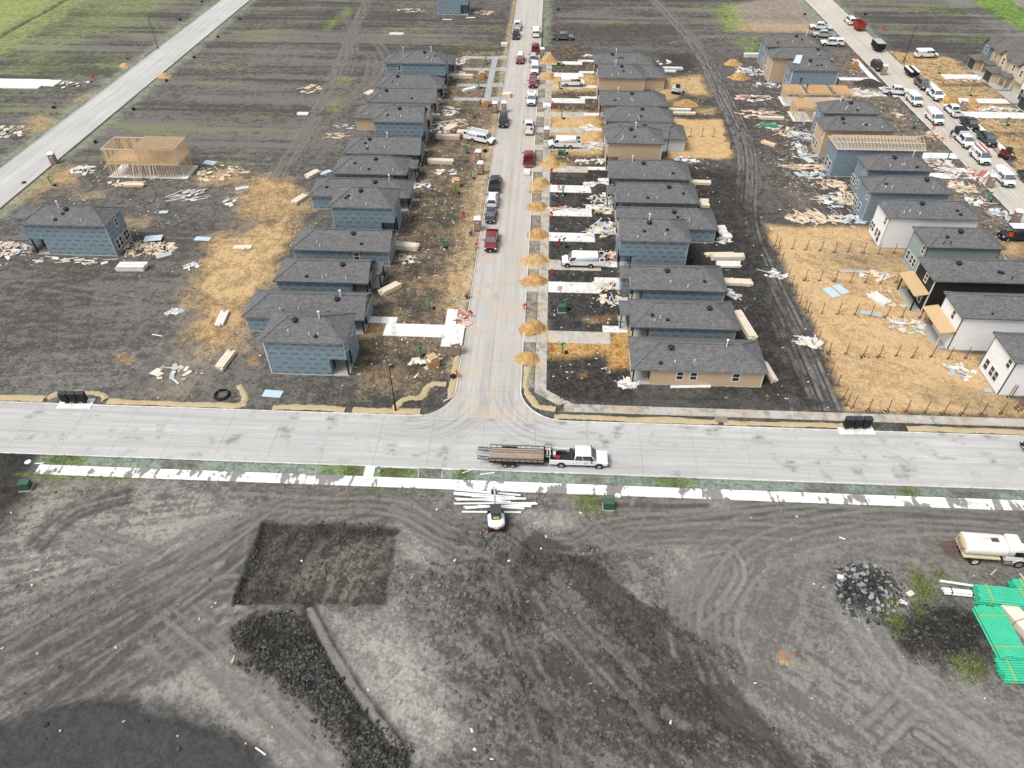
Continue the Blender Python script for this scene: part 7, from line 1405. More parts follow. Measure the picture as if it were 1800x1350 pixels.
# -- fence posts in rows
PST = M('rusty_post', (.20,.085,.045), .8, .3, 4); ORD = ['first','second','third','fourth','fifth','sixth','seventh','eighth','ninth','tenth','eleventh','twelfth','thirteenth','fourteenth','fifteenth']
pm = MB().tube((0,0,-.3),(0,0,1.85),.055,.055,8).mesh('fence_post', PST); rows_ = (
 ('in row below the white tall house, counting from lane', [(38.15,103.42),(38.46,102.54),(40.71,102.52),(42.84,102.31),(45.10,102.20),(47.29,101.86),(49.51,102.06),(51.83,101.86),(54.18,101.76),(56.79,102.10)]),
 ('along upper lane edge of sand yard, counting downward', [(37.96,100.56),(38.00,98.43),(37.94,93.96),(38.01,91.83),(37.99,89.56),(38.12,87.38),(38.36,85.61)]), ('along lower lane edge of sand yard, counting downward', [(38.64,85.10),(38.16,82.85),(38.19,80.69),(38.24,78.29),(38.32,76.43),(38.39,74.27),(38.25,71.80),(38.40,69.44),(38.38,66.89)]),
 ('in row beside the grey sheets, counting from lane', [(40.43,93.49),(42.61,93.40),(44.85,93.31),(47.19,93.23),(49.42,93.14),(51.64,93.05),(54.17,93.56)]), ('in row level with black house patio, counting from lane', [(40.60,84.84),(42.97,84.96),(45.24,84.72),(47.44,84.65),(49.58,84.41),(51.83,84.52),(54.49,84.64)]),
 ('in row between the two white houses, counting from lane', [(39.14,75.96),(41.41,75.91),(43.53,75.41),(45.64,75.51),(47.99,75.77),(50.08,75.57),(52.63,75.84),(54.75,75.50),(57.11,75.76),(59.65,77.54)]), ('in row closest to main road, counting from lane', [(38.38,65.72),(39.06,65.36),(40.84,64.94),(43.18,64.92),(45.47,65.03),(47.66,64.88),(49.89,64.86),(52.12,64.84),(54.49,64.96),(56.91,65.20),(59.42,66.33),(59.53,65.83),(59.63,68.29),(59.34,68.41)]),
 ('in small sand yard behind white wall, counting rightward', [(30.33,146.49),(32.72,146.60),(35.11,146.72),(37.62,147.57),(37.42,144.66)]))
dm = MB()
for i in range(14):
    a = random.uniform(0,6.28); r_ = random.uniform(.08,.5); s_ = random.uniform(.06,.16); c_ = (r_*math.cos(a)*1.2, r_*math.sin(a)*.8)
    dm.add([(c_[0]-s_,c_[1]-s_,-.06),(c_[0]+s_,c_[1]-s_*.8,-.06),(c_[0]+s_,c_[1]+s_,-.06),(c_[0]-s_,c_[1]+s_,-.06),(c_[0],c_[1],s_*.9)], [(0,1,4),(1,2,4),(2,3,4),(3,0,4),(3,2,1,0)])
for lab, pts in rows_:
    spl = MB()
    for i, (x, y) in enumerate(pts):
        o = link(bpy.data.objects.new('fence_post', pm)); o.location = (x, y, hz(x,y)); o.rotation_euler = (random.gauss(0,.02), random.gauss(0,.02), 0); tag(o, ORD[i]+' rusty post '+lab, 'fence post', 'rusty fence posts')
        c_ = random.uniform(.7,1.2); spl.add([(x+a*c_, y+b_*c_-.1, hz(x,y)+z_) for a, b_, z_ in dm.v], dm.f)
    o = spl.build('spoil_dirt', m_dirt); tag(o, 'dark dirt clods at the feet of posts '+lab.split(',')[0], 'dirt', kind='stuff')
# -- mailbox banks
def mailboxes(label, pos, rz, n=3):
    x, y = pos; o = thing('mailbox_bank', (x, y, .06), rz, label, 'mailboxes', 'black mailbox banks'); MBM = M('mailbox_black', (.012,.012,.013), .4, .1)
    MB().box(-2.1,2.1,-1.0,.75,-.2,.06).build('pad', m_new, o)
    for k in range(n):
        cx = (k-(n-1)/2)*1.08; c_ = MB().hexa([(cx-.45,-.3,.45),(cx+.45,-.3,.45),(cx+.45,.3,.45),(cx-.45,.3,.45)],[(cx-.45,-.3,1.65),(cx+.45,-.3,1.65),(cx+.45,.3,1.72),(cx-.45,.3,1.72)]).build('cabinet', MBM, o)
        for i in range(3):
            for j in range(5): MB().box(cx-.44+i*.30,cx-.16+i*.30,-.32,-.301,.52+j*.21,.70+j*.21).build('door', TRIM, c_)
        MB().box(cx-.2,cx+.2,-.15,.15,.06,.45).build('pedestal', MBM, o); MB().box(cx-.48,cx+.48,-.34,.34,1.70,1.78).build('hood', M('mailbox_top',(.05,.052,.058),.35), o)
mailboxes('black mailbox bank on white pad at left of main road', (-57.16,61.51), R(3)); mailboxes('black mailbox bank on white pad at right of main road', (38.21,61.61), R(3))
# -- transformers
GT = M('transformer_green', (.035,.075,.055), .5, .15)
for lab, pos, rz in (('green transformer box at far left foreground', (-55.73,47.88), R(10)), ('green transformer box behind the white walk', (8.05,48.36), R(0)), ('green transformer box with marker post on black yard', (3.22,83.59), R(0)), ('small green box beside far sand heap', (2.89,188.67), R(0)), ('green box in front of open rear van', (3.25,136.15), R(0))):
    x, y = pos; o = thing('transformer_box', (x, y, hmax(x,y,.4)), rz, lab, 'transformer', 'green utility boxes'); MB().box(-.62,.62,-.55,.55,-.25,.08).build('plinth', CONC, o); MB().hexa([(-.55,-.48,.081),(.55,-.48,.081),(.55,.48,.081),(-.55,.48,.081)],[(-.53,-.30,.85),(.53,-.30,.85),(.53,.46,.85),(-.53,.46,.85)]).build('housing', GT, o); MB().box(-.57,.57,-.34,.50,.86,.92).build('lid', M('transformer_lid',(.055,.11,.085),.45), o)
# -- lamps and sign
def lamp(label, pos, h=7.2):
    x, y = pos; o = thing('street_lamp', (x, y, hz(x,y)), 0, label, 'street lamp', 'black street lamps'); MB().tube((0,0,-.3),(0,0,1.3),.13,.12,10).build('base', POSTB, o); MB().tube((0,0,1.3),(0,0,h),.075,.05,10).build('pole', POSTB, o); MB().bar((0,0,h),(.35,0,h+.05),.06).build('arm', POSTB, o); MB().box(.0,.62,-.16,.16,h+.02,h+.13).build('lamp_head', POSTB, o); MB().box(.06,.56,-.12,.12,h-.005,h+.018).build('lens', LAMP, o)
lamp('black street lamp at left corner of main road', (-17.23,61.98)); lamp('black street lamp on the green left field', (-104.60,197.62), 8); lamp('black street lamp beside far white van', (91.63,196.17), 8); lamp('black street lamp by far walk of centre street', (-1.44,202.16), 7.5); lamp('thin lamp pole behind tan tall house', (24.15,136.48), 6.0)
x, y = (-11.31,67.62); sg = thing('street_sign', (x, y, hz(x,y)), R(10), 'green street name sign on thin post at corner', 'street sign'); MB().tube((0,0,-.2),(0,0,2.6),.03,.03,8).build('post', M('galvanised',(.3,.31,.32),.5), sg); GSN = M('sign_green',(.01,.16,.10),.4,.05); MB().box(-.55,.55,-.012,.012,2.62,2.84).build('name_plate', GSN, sg); MB().box(-.012,.012,-.45,.45,2.86,3.06).build('cross_plate', GSN, sg); MB().box(-.4,.4,-.016,-.0125,2.69,2.76).build('lettering', WSCR, sg)
# -- marker posts: green wrapped risers, orange inlet guards
GP = M('marker_green', (.015,.26,.12), .6, .15); OR = M('marker_orange', (.62,.10,.03), .6, .15); RD = M('marker_red', (.52,.03,.03), .6, .15); YL_ = M('marker_yellow', (.6,.42,.05), .6, .15); BKT = M('black_bucket', (.015,.015,.015), .6, .1)
def riser(label, pos, h=1.7):
    x, y = pos; o = thing('utility_riser', (x, y, top(x,y)), random.uniform(-.5,.5), label, 'utility riser', 'green utility risers'); t_ = random.uniform(-.1,.1)
    MB().tube((0,0,-.2),(t_,0,h),.09,.09,8).build('green_pipe', GP, o); MB().bar((t_-.25,0,h-.12),(t_+.3,.05,h+.05),.16,.22).build('meter_head', GP, o); MB().bar((.3,.1,-.1),(.12,0,h*.75),.07).build('brace', LUM if random.random() < .5 else GP, o); MB().box(.35,.75,-.25,.15,-.1,.28).build('black_pit_box', BKT, o)
for lab, pos in (('green riser left of the corner trash bin', (-15.76,72.45)), ('green riser above fresh white drive', (-15.87,83.38)), ('green riser before lumber stack yard', (-15.92,100.40)), ('green riser under the plywood stair bin', (-15.88,118.77)), ('green riser by lower brown toilet', (-13.59,125.28)), ('tall green riser by angled van', (-15.70,135.92)), ('green riser on brown yard above van', (-16.00,153.84)), ('green riser by fourth grey drive', (-16.09,172.10)), ('green riser at far grey drives', (-15.68,189.42)), ('green riser beside transformer on black yard', (3.80,83.97)), ('green riser below fourth drive', (3.55,101.10)), ('green riser at sixth drive', (3.51,119.14)), ('green riser before the open rear van', (3.97,136.86)), ('green riser on sandy yard', (3.47,154.76)), ('green riser before white van yard', (3.04,172.54)), ('green riser by far sand heap', (3.62,189.79)), ('green riser in orange sand yard', (3.24,74.10)), ('green frame riser by timber frame refuse', (-90.99,118.38)), ('green riser by diagonal street upper field', (-109.67,189.42)), ('green riser beside slab scrap', (-110.51,171.95)), ('green riser near box truck scrap', (78.06,152.85)), ('green riser near scrap by blue house', (79.12,137.46)), ('green riser by white tall house scrap', (79.58,120.58)), ('green riser by row house drive', (98.29,172.90)), ('green riser before row house garage', (96.90,187.85)), ('green riser by white panel row house yard', (98.60,155.35))): riser(lab, pos)
def guard(label, pos, col=None):
    x, y = pos; o = thing('marker_stake', (x, y, top(x,y)), random.uniform(0,3), label, 'marker', 'orange and red markers'); c_ = col or OR
    for k in range(3): a = k*2.1; MB().bar((.3*math.cos(a),.3*math.sin(a),-.1),(.05*math.cos(a),.05*math.sin(a),1.2),.07).build('stake', c_, o)
    MB().bar((-.35,0,.75),(.35,.05,.95),.05,.28).build('warning_band', c_, o)
for lab, pos, c_ in (('orange marker beside green street sign', (-10.36,68.64), OR), ('orange marker at kerb by fresh drive', (-9.78,81.76), RD), ('orange hydrant marker by maroon pickup', (-10.52,100.21), OR), ('red marker beside brown toilet by worker', (-13.60,110.18), RD), ('orange marker in orange sand yard', (1.79,74.49), OR), ('red marker under third sand heap', (1.78,92.84), RD), ('red marker below fourth drive', (2.90,101.96), RD), ('red marker by sixth drive', (2.81,121.06), RD), ('red flag at upper black yard', (1.45,127.72), RD), ('orange marker by small kerb edging', (-2.11,83.86), OR), ('red marker by fifth drive', (1.56,110.90), RD), ('orange marker by white pallet load', (1.50,161.70), OR), ('orange marker by far sandy yard', (1.47,180.26), OR), ('red marker at far sand heap', (1.12,197.55), RD), ('orange marker on far field', (2.63,225.33), OR), ('red marker on left green field', (-109.88,191.12), RD), ('red marker beside slab scrap', (-110.18,173.45), RD), ('red marker left of diagonal street', (-110.52,156.38), RD), ('orange marker by right street refuse', (79.62,196.72), OR), ('orange marker by far white van', (94.32,196.30), OR), ('red marker by red dump trailer', (95.79,223.47), RD), ('orange marker by white pipe scrap', (96.13,163.66), OR), ('orange marker on sandy verge far right', (95.94,146.38), OR), ('orange marker near white van kerb', (82.34,152.67), RD), ('red marker on soil at lower left edge', (-58.24,47.05), RD), ('orange marker by row house walk', (94.75,179.27), OR)): guard(lab, pos, c_)
# black pit boxes along far verges
bxm = MB().box(-.3,.3,-.3,.3,-.1,.45).mesh('meter_box', BKT)
for lab, pos in (('black meter box by far bend of diagonal street', (-109.86,243.22)), ('black meter box on green field', (-109.32,224.37)), ('black meter box right of diagonal street, top', (-91.69,225.50)), ('black meter box right of diagonal street, second', (-91.93,207.88)), ('black meter box right of diagonal street, third', (-92.14,190.82)), ('black meter box by orange soil heap', (-92.07,173.12)), ('black meter box right of diagonal street, fourth', (-92.19,155.30)), ('black meter box near timber frame house', (-92.22,137.58)), ('black meter box left of diagonal street', (-110.54,155.35)), ('black meter box at lower diagonal kerb', (-96.96,119.43)), ('black meter box on far centre field', (2.86,240.10)), ('black meter box on far right field', (95.73,239.83)), ('black meter box on pale far patch', (77.27,238.49)), ('black box beside brown kerb toilet', (-11.90,136.98)), ('black box beside the street sign', (-10.84,68.48))):
    o = link(bpy.data.objects.new('meter_box', bxm)); x, y = pos; o.location = (x, y, hz(x,y)); o.rotation_euler = (0,0,random.random()); tag(o, lab, 'meter box', 'black meter boxes')
# hose coil
x, y = (-39.49,63.66); v = MB(); 
for k in range(3): 
    t_ = MB().lathe([(1.0-.08*k+.07*math.cos(a), .1+.12*k+.07*math.sin(a)) for a in [2*math.pi*j/8 for j in range(9)]], 28); v.add(t_.v, t_.f)
o = v.build('hose_coil', BKT, None, True); o.location = (x, y, hz(x,y)-.02); tag(o, 'black hose coil on dark soil by straw mat', 'hose coil')
x, y = (23.71,97.97); o = MB().lathe([(.5+.1*math.cos(a), .1+.1*math.sin(a)) for a in [2*math.pi*j/8 for j in range(9)]], 24).build('hose_coil', BKT, None, True); o.location = (x, y, hz(x,y)); tag(o, 'small black hose coil behind blue two storey', 'hose coil')
# -- pipes
def pipe_obj(parent, L, r, mat, loc, rz, n=10):
    key = ('pipe', round(L,1), r, mat.name)
    if key not in BOXM:
        m_ = MB().lathe([(r*.82,-L/2),(r,-L/2),(r,L/2),(r*.82,L/2),(r*.82,-L/2)], n); m_.v = [(c, b_, a) for a, b_, c in m_.v]; m_.f = [f[::-1] for f in m_.f]; BOXM[key] = m_.mesh('pipe', mat, False)
    o = link(bpy.data.objects.new('pipe', BOXM[key]), parent); o.location = loc; o.rotation_euler = (0,0,rz); return o
GRP = M('green_pipe_plastic', (.055,.50,.30), .42, .22, 1.2, spec=.4)
def bundle(label, p0, p1, rows, cols, r=.115, mat=GRP):
    a, b_ = Vector(p0), Vector(p1); mid = (a+b_)/2; L = (b_-a).length; ang = math.atan2((b_-a).y, (b_-a).x)
    o = thing('pipe_bundle', (mid.x, mid.y, hmax(mid.x, mid.y, 1.0)), ang, label, 'pipe bundle', 'green pipe bundles')
    for j in range(rows):
        for i in range(cols-(j % 2)): pipe_obj(o, L, r, mat, (random.uniform(-.12,.12), (i-(cols-1)/2+(j%2)*.5)*2.06*r, r+.08+j*1.78*r), 0)
    for s_ in (-.3,.3): piece('strap', YL_ if mat is GRP else TRIM, o, s_*L, 0, .02, .05, cols*2.1*r, rows*1.8*r+.12)
    return o
S3_ = lambda: None
bundle('green pipe bundle lying across, upper of the front pair', (42.29,38.90), (47.33,38.53), 6, 8)
bundle('green pipe bundle leaning lengthwise beside dark soil', (42.81,37.66), (42.99,32.56), 3, 11)
bundle('green pipe bundle at bottom, cut off by picture edge', (41.38,31.65), (45.70,31.65), 3, 9)
bundle('green pipe bundle at back by white pipes', (46.18,39.94), (50.28,39.77), 5, 6)
bundle('white wrapped pipe pair under green bundle', (39.67,39.45), (42.85,39.23), 2, 3, .12, PVC)
x, y = (39.87,40.65); x2, y2 = (46.26,39.76); o = thing('long_pipe', ((x+x2)/2,(y+y2)/2,hmax((x+x2)/2,(y+y2)/2,2)), math.atan2(y2-y,x2-x), 'single long white pipe pointing at green bundles', 'pipe'); pipe_obj(o, math.hypot(x2-x,y2-y), .13, PVC, (0,0,.14), 0)
st_ = thing('wrapped_pallet', (*(45.57,36.04), .2), R(-70), 'cream wrapped pallet between the green bundles', 'pallet'); MB().box(-2.2,2.2,-.7,.8,.0,.7).build('wrapped_load', M('cream_wrap',(.72,.66,.56),.5,.1), st_); MB().box(-.5,-.4,-.72,.82,.0,.72).build('strap', CARD, st_); MB().box(-2.2,2.2,-.7,.8,-.2,-.01).build('runner', LUM, st_)
MB().box(2.4,3.2,-.6,.9,-.1,.45).build('brown_carton', CARD, st_); MB().tube((3.3,-.2,.12),(3.3,1.4,.12),.2,.2,10).build('black_roll', BKT, st_)
wp = [(798,868,905,876),(798,872,886,880),(800,878,898,884),(803,882,925,880),(798,887,942,886),(822,865,915,874),(815,893,934,892),(818,897,945,888),(812,902,916,903),(830,876,925,880),(840,891,922,896),(806,862,860,866)]
wpw = [((-8.71,49.43),(-2.02,49.12)),((-8.67,49.12),(-3.18,48.75)),((-8.50,48.65),(-2.43,48.47)),((-8.28,48.35),(-0.78,48.86)),((-8.54,47.95),(0.28,48.45)),((-7.24,49.74),(-1.41,49.31)),((-7.46,47.54),(-0.20,47.96)),((-7.25,47.25),(0.47,48.23)),((-7.57,46.85),(-1.27,47.08)),((-6.66,48.90),(-0.78,48.86)),((-5.94,47.77),(-0.92,47.62)),((-8.62,49.76),(-4.53,49.47))]
pl = thing('pipe_stack', (*(-4.16,48.55), .0), 0, 'loose spread of long white pipes under the excavator arm', 'pipes'); cx, cy = (-4.16,48.55)
for k, (a, b_) in enumerate(wpw):
    a, b_ = Vector(a), Vector(b_); m_ = (a+b_)/2; zz = max(hz(m_.x,m_.y), hz(a.x,a.y), hz(b_.x,b_.y))+.12+.12*(k%2); pipe_obj(pl, (b_-a).length, .11, PVC, (m_.x-cx, m_.y-cy, zz), math.atan2((b_-a).y,(b_-a).x))
for (p0, p1, lab, m_) in (((-56.72,51.39),(-55.80,51.55),'short white pipe on left verge',PVC), ((-8.08,52.31),(-6.70,53.13),'bent white pipe on green verge',PVC), ((-6.06,52.26),(-4.46,52.55),'straight white pipe on green verge',PVC), ((-5.72,53.17),(-5.33,52.72),'tan stake on green verge',LUM), ((31.69,45.57),(32.20,45.31),'white stick on graded soil',PVC), ((45.22,41.67),(46.05,42.30),'tan stake below water truck',LUM), ((48.20,41.94),(48.29,40.99),'leaning lath beside green bundles',LUM2), ((-21.82,22.06),(-20.87,21.59),'curved white pipe scrap at bottom left',PVC), ((-53.54,75.46),(-51.95,75.06),'twisted white strip on left trail',PVC), ((-44.50,77.03),(-51.45,76.05),'',None)):
    if not lab: continue
    a, b_ = Vector(p0), Vector(p1); o = MB().tube((a.x,a.y,max(hz(a.x,a.y),top(a.x,a.y))+.07),(b_.x,b_.y,max(hz(b_.x,b_.y),top(b_.x,b_.y))+.09),.07,.07,8).build('pipe_offcut' if m_ is PVC else 'wooden_stake', m_); tag(o, lab, 'pipe' if m_ is PVC else 'stake')
# pump / valve on the verge ramp
x, y = (-17.44,52.19); o = thing('water_valve', (x, y, .1), 0, 'blue capped valve post on white ramp', 'valve'); MB().tube((0,0,-.1),(0,0,.5),.1,.1,8).build('post', PVC, o); MB().tube((0,0,.5),(0,0,.75),.14,.12,8).build('cap', M('valve_blue',(.03,.22,.6),.5,.1), o)
# white hatch lids
for lab, pos in (('round pale lid on soil beside transformer', (9.18,50.00)), ('white lid on dark soil at far left', (-57.66,51.57))):
    x, y = pos; o = MB().tube((0,0,-.1),(0,0,.08),.35,.35,14).build('access_lid', M('pale_lid',(.6,.66,.7),.5,.1)); o.location = (x, y, hz(x,y)); tag(o, lab, 'access lid')
# rubble of pale broken concrete
rub = thing('rubble_heap', (*(32.32,39.28), 0), 0, 'heap of pale broken concrete on dark soil', 'rubble'); cx, cy = (32.32,39.28); CH = M('broken_concrete', (.27,.28,.29), .9, .45, 2.5); CH2 = M('dark_concrete', (.055,.054,.052), .95, .4, 2); rnd = random.Random(5); chm = []
for k in range(8):
    n = rnd.randint(5,7); pts = [(math.cos(2*math.pi*i/n+rnd.uniform(-.3,.3))*rnd.uniform(.6,1), math.sin(2*math.pi*i/n+rnd.uniform(-.3,.3))*rnd.uniform(.6,1)) for i in range(n)]; chm.append(MB().prism(pts, -.2, .2).mesh('chunk', CH if k < 4 else CH2))
for k in range(290):
    a = rnd.uniform(0,6.283); q = math.sqrt(rnd.random()); px, py = 2.9*q*math.cos(a)+.5*q*math.sin(a), 3.6*q*math.sin(a)*.95; s_ = (.08+.36*rnd.random()**2)*(1.1-.3*q)
    o = link(bpy.data.objects.new('chunk', rnd.choice(chm)), rub); o.scale = (s_, s_*rnd.uniform(.6,1), s_*.8); o.location = (px, py, hz(cx+px,cy+py)+.02+.30*(1-q)); o.rotation_euler = (rnd.gauss(0,.4), rnd.gauss(0,.4), rnd.uniform(0,6))
for lab, pos, m_ in (('white ball like lid beside rubble heap', (30.29,40.54), WSCR), ('tan wooden frame lying by weeds', (36.57,39.21), LUM2), ('white scrap square by weeds', (35.50,38.14), WSCR)):
    x, y = pos; o = MB().box(-.35,.35,-.25,.25,0,.06).build('scrap_square', m_); o.location = (x, y, hmax(x,y,.3)+.02); o.rotation_euler = (0,0,random.uniform(0,3)); tag(o, lab, 'scrap')
# spray paint marks on soil: thin painted ribbons following the ground
def spray(label, strokes, mat, w_=.07):
    mb = MB()
    for st in strokes:
        for a, b_ in zip(st[:-1], st[1:]):
            a, b_ = Vector(a), Vector(b_); d = (b_-a).normalized(); n_ = Vector((-d.y, d.x))*w_/2
            q = [a-n_, b_-n_, b_+n_, a+n_]; mb.add([(p_.x, p_.y, max(hz(p_.x,p_.y), hmax(p_.x,p_.y,.15))+.012) for p_ in q], [(0,1,2,3)])
    o = mb.build('spray_mark', mat); tag(o, label, 'paint mark')
def sq(x, y, s, pts): return [(x+a*s, y+b_*s) for a, b_ in pts]
x, y = (22.91,32.30); spray('orange sprayed cross on graded soil', [sq(x,y,.9,[(-.5,-.4),(-.1,.1),(.4,.5)]), sq(x,y,.9,[(-.4,.5),(.0,.0),(.5,-.3)]), sq(x,y,.9,[(-.1,-.4),(.1,.5)]), sq(x,y,.9,[(.3,.5),(.6,0),(.2,-.3)])], M('spray_orange',(.42,.16,.09),.9,.3,6), .12)
x, y = (24.26,32.29); spray('faint red sprayed scribble on graded soil', [sq(x,y,.9,[(-.5,.4),(.0,.2),(.4,-.2),(.7,-.5)]), sq(x,y,.9,[(-.3,.5),(.2,.4),(.3,-.1)])], M('spray_red',(.20,.06,.06),.9,.3,6), .10)
x, y = (23.12,31.68); spray('yellow sprayed letters on graded soil', [sq(x,y,.6,[(-1.0,.4),(-1.0,-.4)]), sq(x,y,.6,[(-1.0,0),(-.6,0)]), sq(x,y,.6,[(-.6,.4),(-.6,-.4)]), sq(x,y,.6,[(-.2,.4),(-.2,-.4),(.15,-.3),(.1,0),(-.2,0)]), sq(x,y,.6,[(.8,.2),(.5,.2),(.45,-.1),(.8,-.1),(.8,.2),(.8,-.5),(.45,-.5)])], M('spray_yellow',(.42,.39,.09),.9,.3,6), .08)
for lab, a, b_ in (('red dashed survey line by white walk, left', (-22.11,50.09), (-22.08,46.33)), ('red dashed survey line by white walk, right', (-20.32,49.97), (-20.09,46.42))):
    a, b_ = Vector(a), Vector(b_); spray(lab, [[a.lerp(b_, t/9), a.lerp(b_, t/9+.055)] for t in range(9)], M('survey_red',(.38,.09,.06),.9), .1)
# -- people
SKN = M('skin', (.38,.22,.15), .6, .05)
def person(label, pos, z, rz, pose, shirt, trousers, hat=None, s=1.0):
    if pose == 'stand': J = {'pel':(0,0,.95),'spi':(0,0,1.2),'che':(0,0,1.42),'nek':(0,0,1.53),'hed':(.02,0,1.68),'hlp':(0,.1,.9),'lkn':(.03,.12,.5),'lft':(0,.13,.06),'ltoe':(.17,.14,.04),'hrp':(0,-.1,.9),'rkn':(.05,-.12,.5),'rft':(-.04,-.13,.06),'rtoe':(.13,-.14,.04),'lsh':(0,.19,1.42),'lel':(.03,.27,1.14),'lha':(.16,.25,.93),'rsh':(0,-.19,1.42),'rel':(.05,-.26,1.15),'rha':(.22,-.18,1.0)}
    elif pose == 'bend': J = {'pel':(0,0,.90),'spi':(.18,0,1.08),'che':(.38,0,1.16),'nek':(.48,0,1.17),'hed':(.60,0,1.15),'hlp':(0,.1,.86),'lkn':(.1,.13,.47),'lft':(-.02,.15,.06),'ltoe':(.15,.16,.04),'hrp':(0,-.1,.86),'rkn':(.12,-.13,.47),'rft':(.05,-.15,.06),'rtoe':(.22,-.16,.04),'lsh':(.38,.19,1.14),'lel':(.45,.24,.86),'lha':(.55,.16,.64),'rsh':(.38,-.19,1.14),'rel':(.46,-.24,.86),'rha':(.58,-.14,.62)}
    else: J = {'pel':(0,0,.42),'spi':(.12,0,.66),'che':(.26,0,.84),'nek':(.32,0,.94),'hed':(.40,0,1.06),'hlp':(.02,.12,.40),'lkn':(.40,.18,.50),'lft':(.14,.18,.06),'ltoe':(.32,.19,.04),'hrp':(.02,-.12,.40),'rkn':(.38,-.2,.46),'rft':(.08,-.2,.06),'rtoe':(.26,-.21,.04),'lsh':(.25,.19,.84),'lel':(.42,.26,.66),'lha':(.60,.14,.56),'rsh':(.25,-.19,.84),'rel':(.42,-.26,.62),'rha':(.62,-.10,.52)}
    E_ = [('pel','spi'),('spi','che'),('che','nek'),('nek','hed'),('pel','hlp'),('hlp','lkn'),('lkn','lft'),('lft','ltoe'),('pel','hrp'),('hrp','rkn'),('rkn','rft'),('rft','rtoe'),('che','lsh'),('lsh','lel'),('lel','lha'),('che','rsh'),('rsh','rel'),('rel','rha')]
    RD_ = {'pel':.15,'spi':.14,'che':.155,'nek':.065,'hed':.115,'hlp':.105,'lkn':.065,'lft':.05,'ltoe':.04,'hrp':.105,'rkn':.065,'rft':.05,'rtoe':.04,'lsh':.075,'lel':.05,'lha':.04,'rsh':.075,'rel':.05,'rha':.04}
    ks = list(J); me = bpy.data.meshes.new('body'); me.from_pydata([J[k] for k in ks], [(ks.index(a), ks.index(b_)) for a, b_ in E_], []); tmp = bpy.data.objects.new('body', me); COL.objects.link(tmp)
    md = tmp.modifiers.new('skin', 'SKIN'); me.skin_vertices[0].data[0].use_root = True
    for i, k in enumerate(ks): me.skin_vertices[0].data[i].radius = (RD_[k],)*2
    tmp.modifiers.new('sub', 'SUBSURF').levels = 1
    dg = bpy.context.evaluated_depsgraph_get(); m2 = bpy.data.meshes.new_from_object(tmp.evaluated_get(dg)); bpy.data.objects.remove(tmp)
    m2.materials.clear()
    for m_ in (shirt, trousers, SKN, BKT): m2.materials.append(m_)
    for p_ in m2.polygons:
        d = min(ks, key=lambda k: (Vector(J[k])-p_.center).length); p_.material_index = {'hed':2,'nek':2,'lha':2,'rha':2,'pel':1,'hlp':1,'hrp':1,'lkn':1,'rkn':1,'lft':3,'rft':3,'ltoe':3,'rtoe':3}.get(d, 0); p_.use_smooth = True
    o = thing('person', (pos[0], pos[1], z), rz, label, 'person', 'site workers'); b_ = link(bpy.data.objects.new('body', m2), o)
    h_ = Vector(J['hed']); c_ = MB().lathe([(.0,.09),(.10,.07),(.135,.0),(.20,-.01),(.20,-.025),(.13,-.03)], 12).build('hat', hat or M('cap_grey',(.2,.2,.2)), o, True); c_.location = h_+Vector((0,0,.06))
SHB_ = M('shirt_blue',(.03,.07,.42)); SHD = M('shirt_dark',(.03,.03,.035)); SHW = M('shirt_white',(.65,.65,.63)); SHN = M('shirt_navy',(.02,.035,.10)); TRD = M('trousers_dark',(.03,.032,.04)); TRJ = M('trousers_denim',(.05,.07,.12))
for lab, pos, rz, pose, a, b_ in (('crouching worker in bright blue shirt near toilet', (-12.01,104.52), R(-30), 'crouch', SHB_, TRD), ('standing worker in dark clothes beside box truck', (84.19,148.61), R(60), 'stand', SHD, TRD), ('worker in dark clothes standing on lane near yard', (41.12,149.79), R(180), 'stand', SHD, TRD), ('worker in dark clothes at sand yard corner', (37.60,140.80), R(200), 'stand', SHN, TRD), ('bending worker in white shirt by plywood bin', (-14.85,162.50), R(180), 'bend', SHW, TRD), ('worker in dark clothes in front of white wall', (24.02,139.07), R(90), 'bend', SHD, TRD), ('worker at left edge of street among buckets', (-11.00,86.19), R(0), 'crouch', M('shirt_red',(.3,.06,.05)), TRD)):
    person(lab, pos, top(*pos)+.0, rz, pose, a, b_)
person('roofer in white shirt crouching on shingles', (65.5,174.5), 5.63+.55*1.5, R(200), 'crouch', SHW, TRD); person('worker in navy standing on joists', (58.5,166.5), 3.02, R(0), 'stand', SHN, TRJ); person('worker in navy standing on back wall of joist frame', (58.0,170.0), 3.02, R(90), 'stand', SHN, TRD); person('worker bending at edge of smaller joist frame', (63.5,157.5), 3.02, R(40), 'bend', SHD, TRD)

# ---------------------------------------------------------------- uncountable things: clods, litter, weeds
rng = np.random.default_rng(11)
_t = (1+5**.5)/2; ICO = np.array([(-1,_t,0),(1,_t,0),(-1,-_t,0),(1,-_t,0),(0,-1,_t),(0,1,_t),(0,-1,-_t),(0,1,-_t),(_t,0,-1),(_t,0,1),(-_t,0,-1),(-_t,0,1)], np.float32)/1.902
ICF = np.array([(0,11,5),(0,5,1),(0,1,7),(0,7,10),(0,10,11),(1,5,9),(5,11,4),(11,10,2),(10,7,6),(7,1,8),(3,9,4),(3,4,2),(3,2,6),(3,6,8),(3,8,9),(4,9,5),(2,4,11),(6,2,10),(8,6,7),(9,8,1)], np.int32)
def hzv(x, y):
    i = np.clip(np.searchsorted(GX, x)-1, 0, NXg-2); j = np.clip(np.searchsorted(GY, y)-1, 0, NYg-2)
    fx = (x-GX[i])/(GX[i+1]-GX[i]); fy = (y-GY[j])/(GY[j+1]-GY[j])
    return (Z[j,i]*(1-fx)+Z[j,i+1]*fx)*(1-fy)+(Z[j+1,i]*(1-fx)+Z[j+1,i+1]*fx)*fy, CL[j,i], A[j,i], B[j,i]
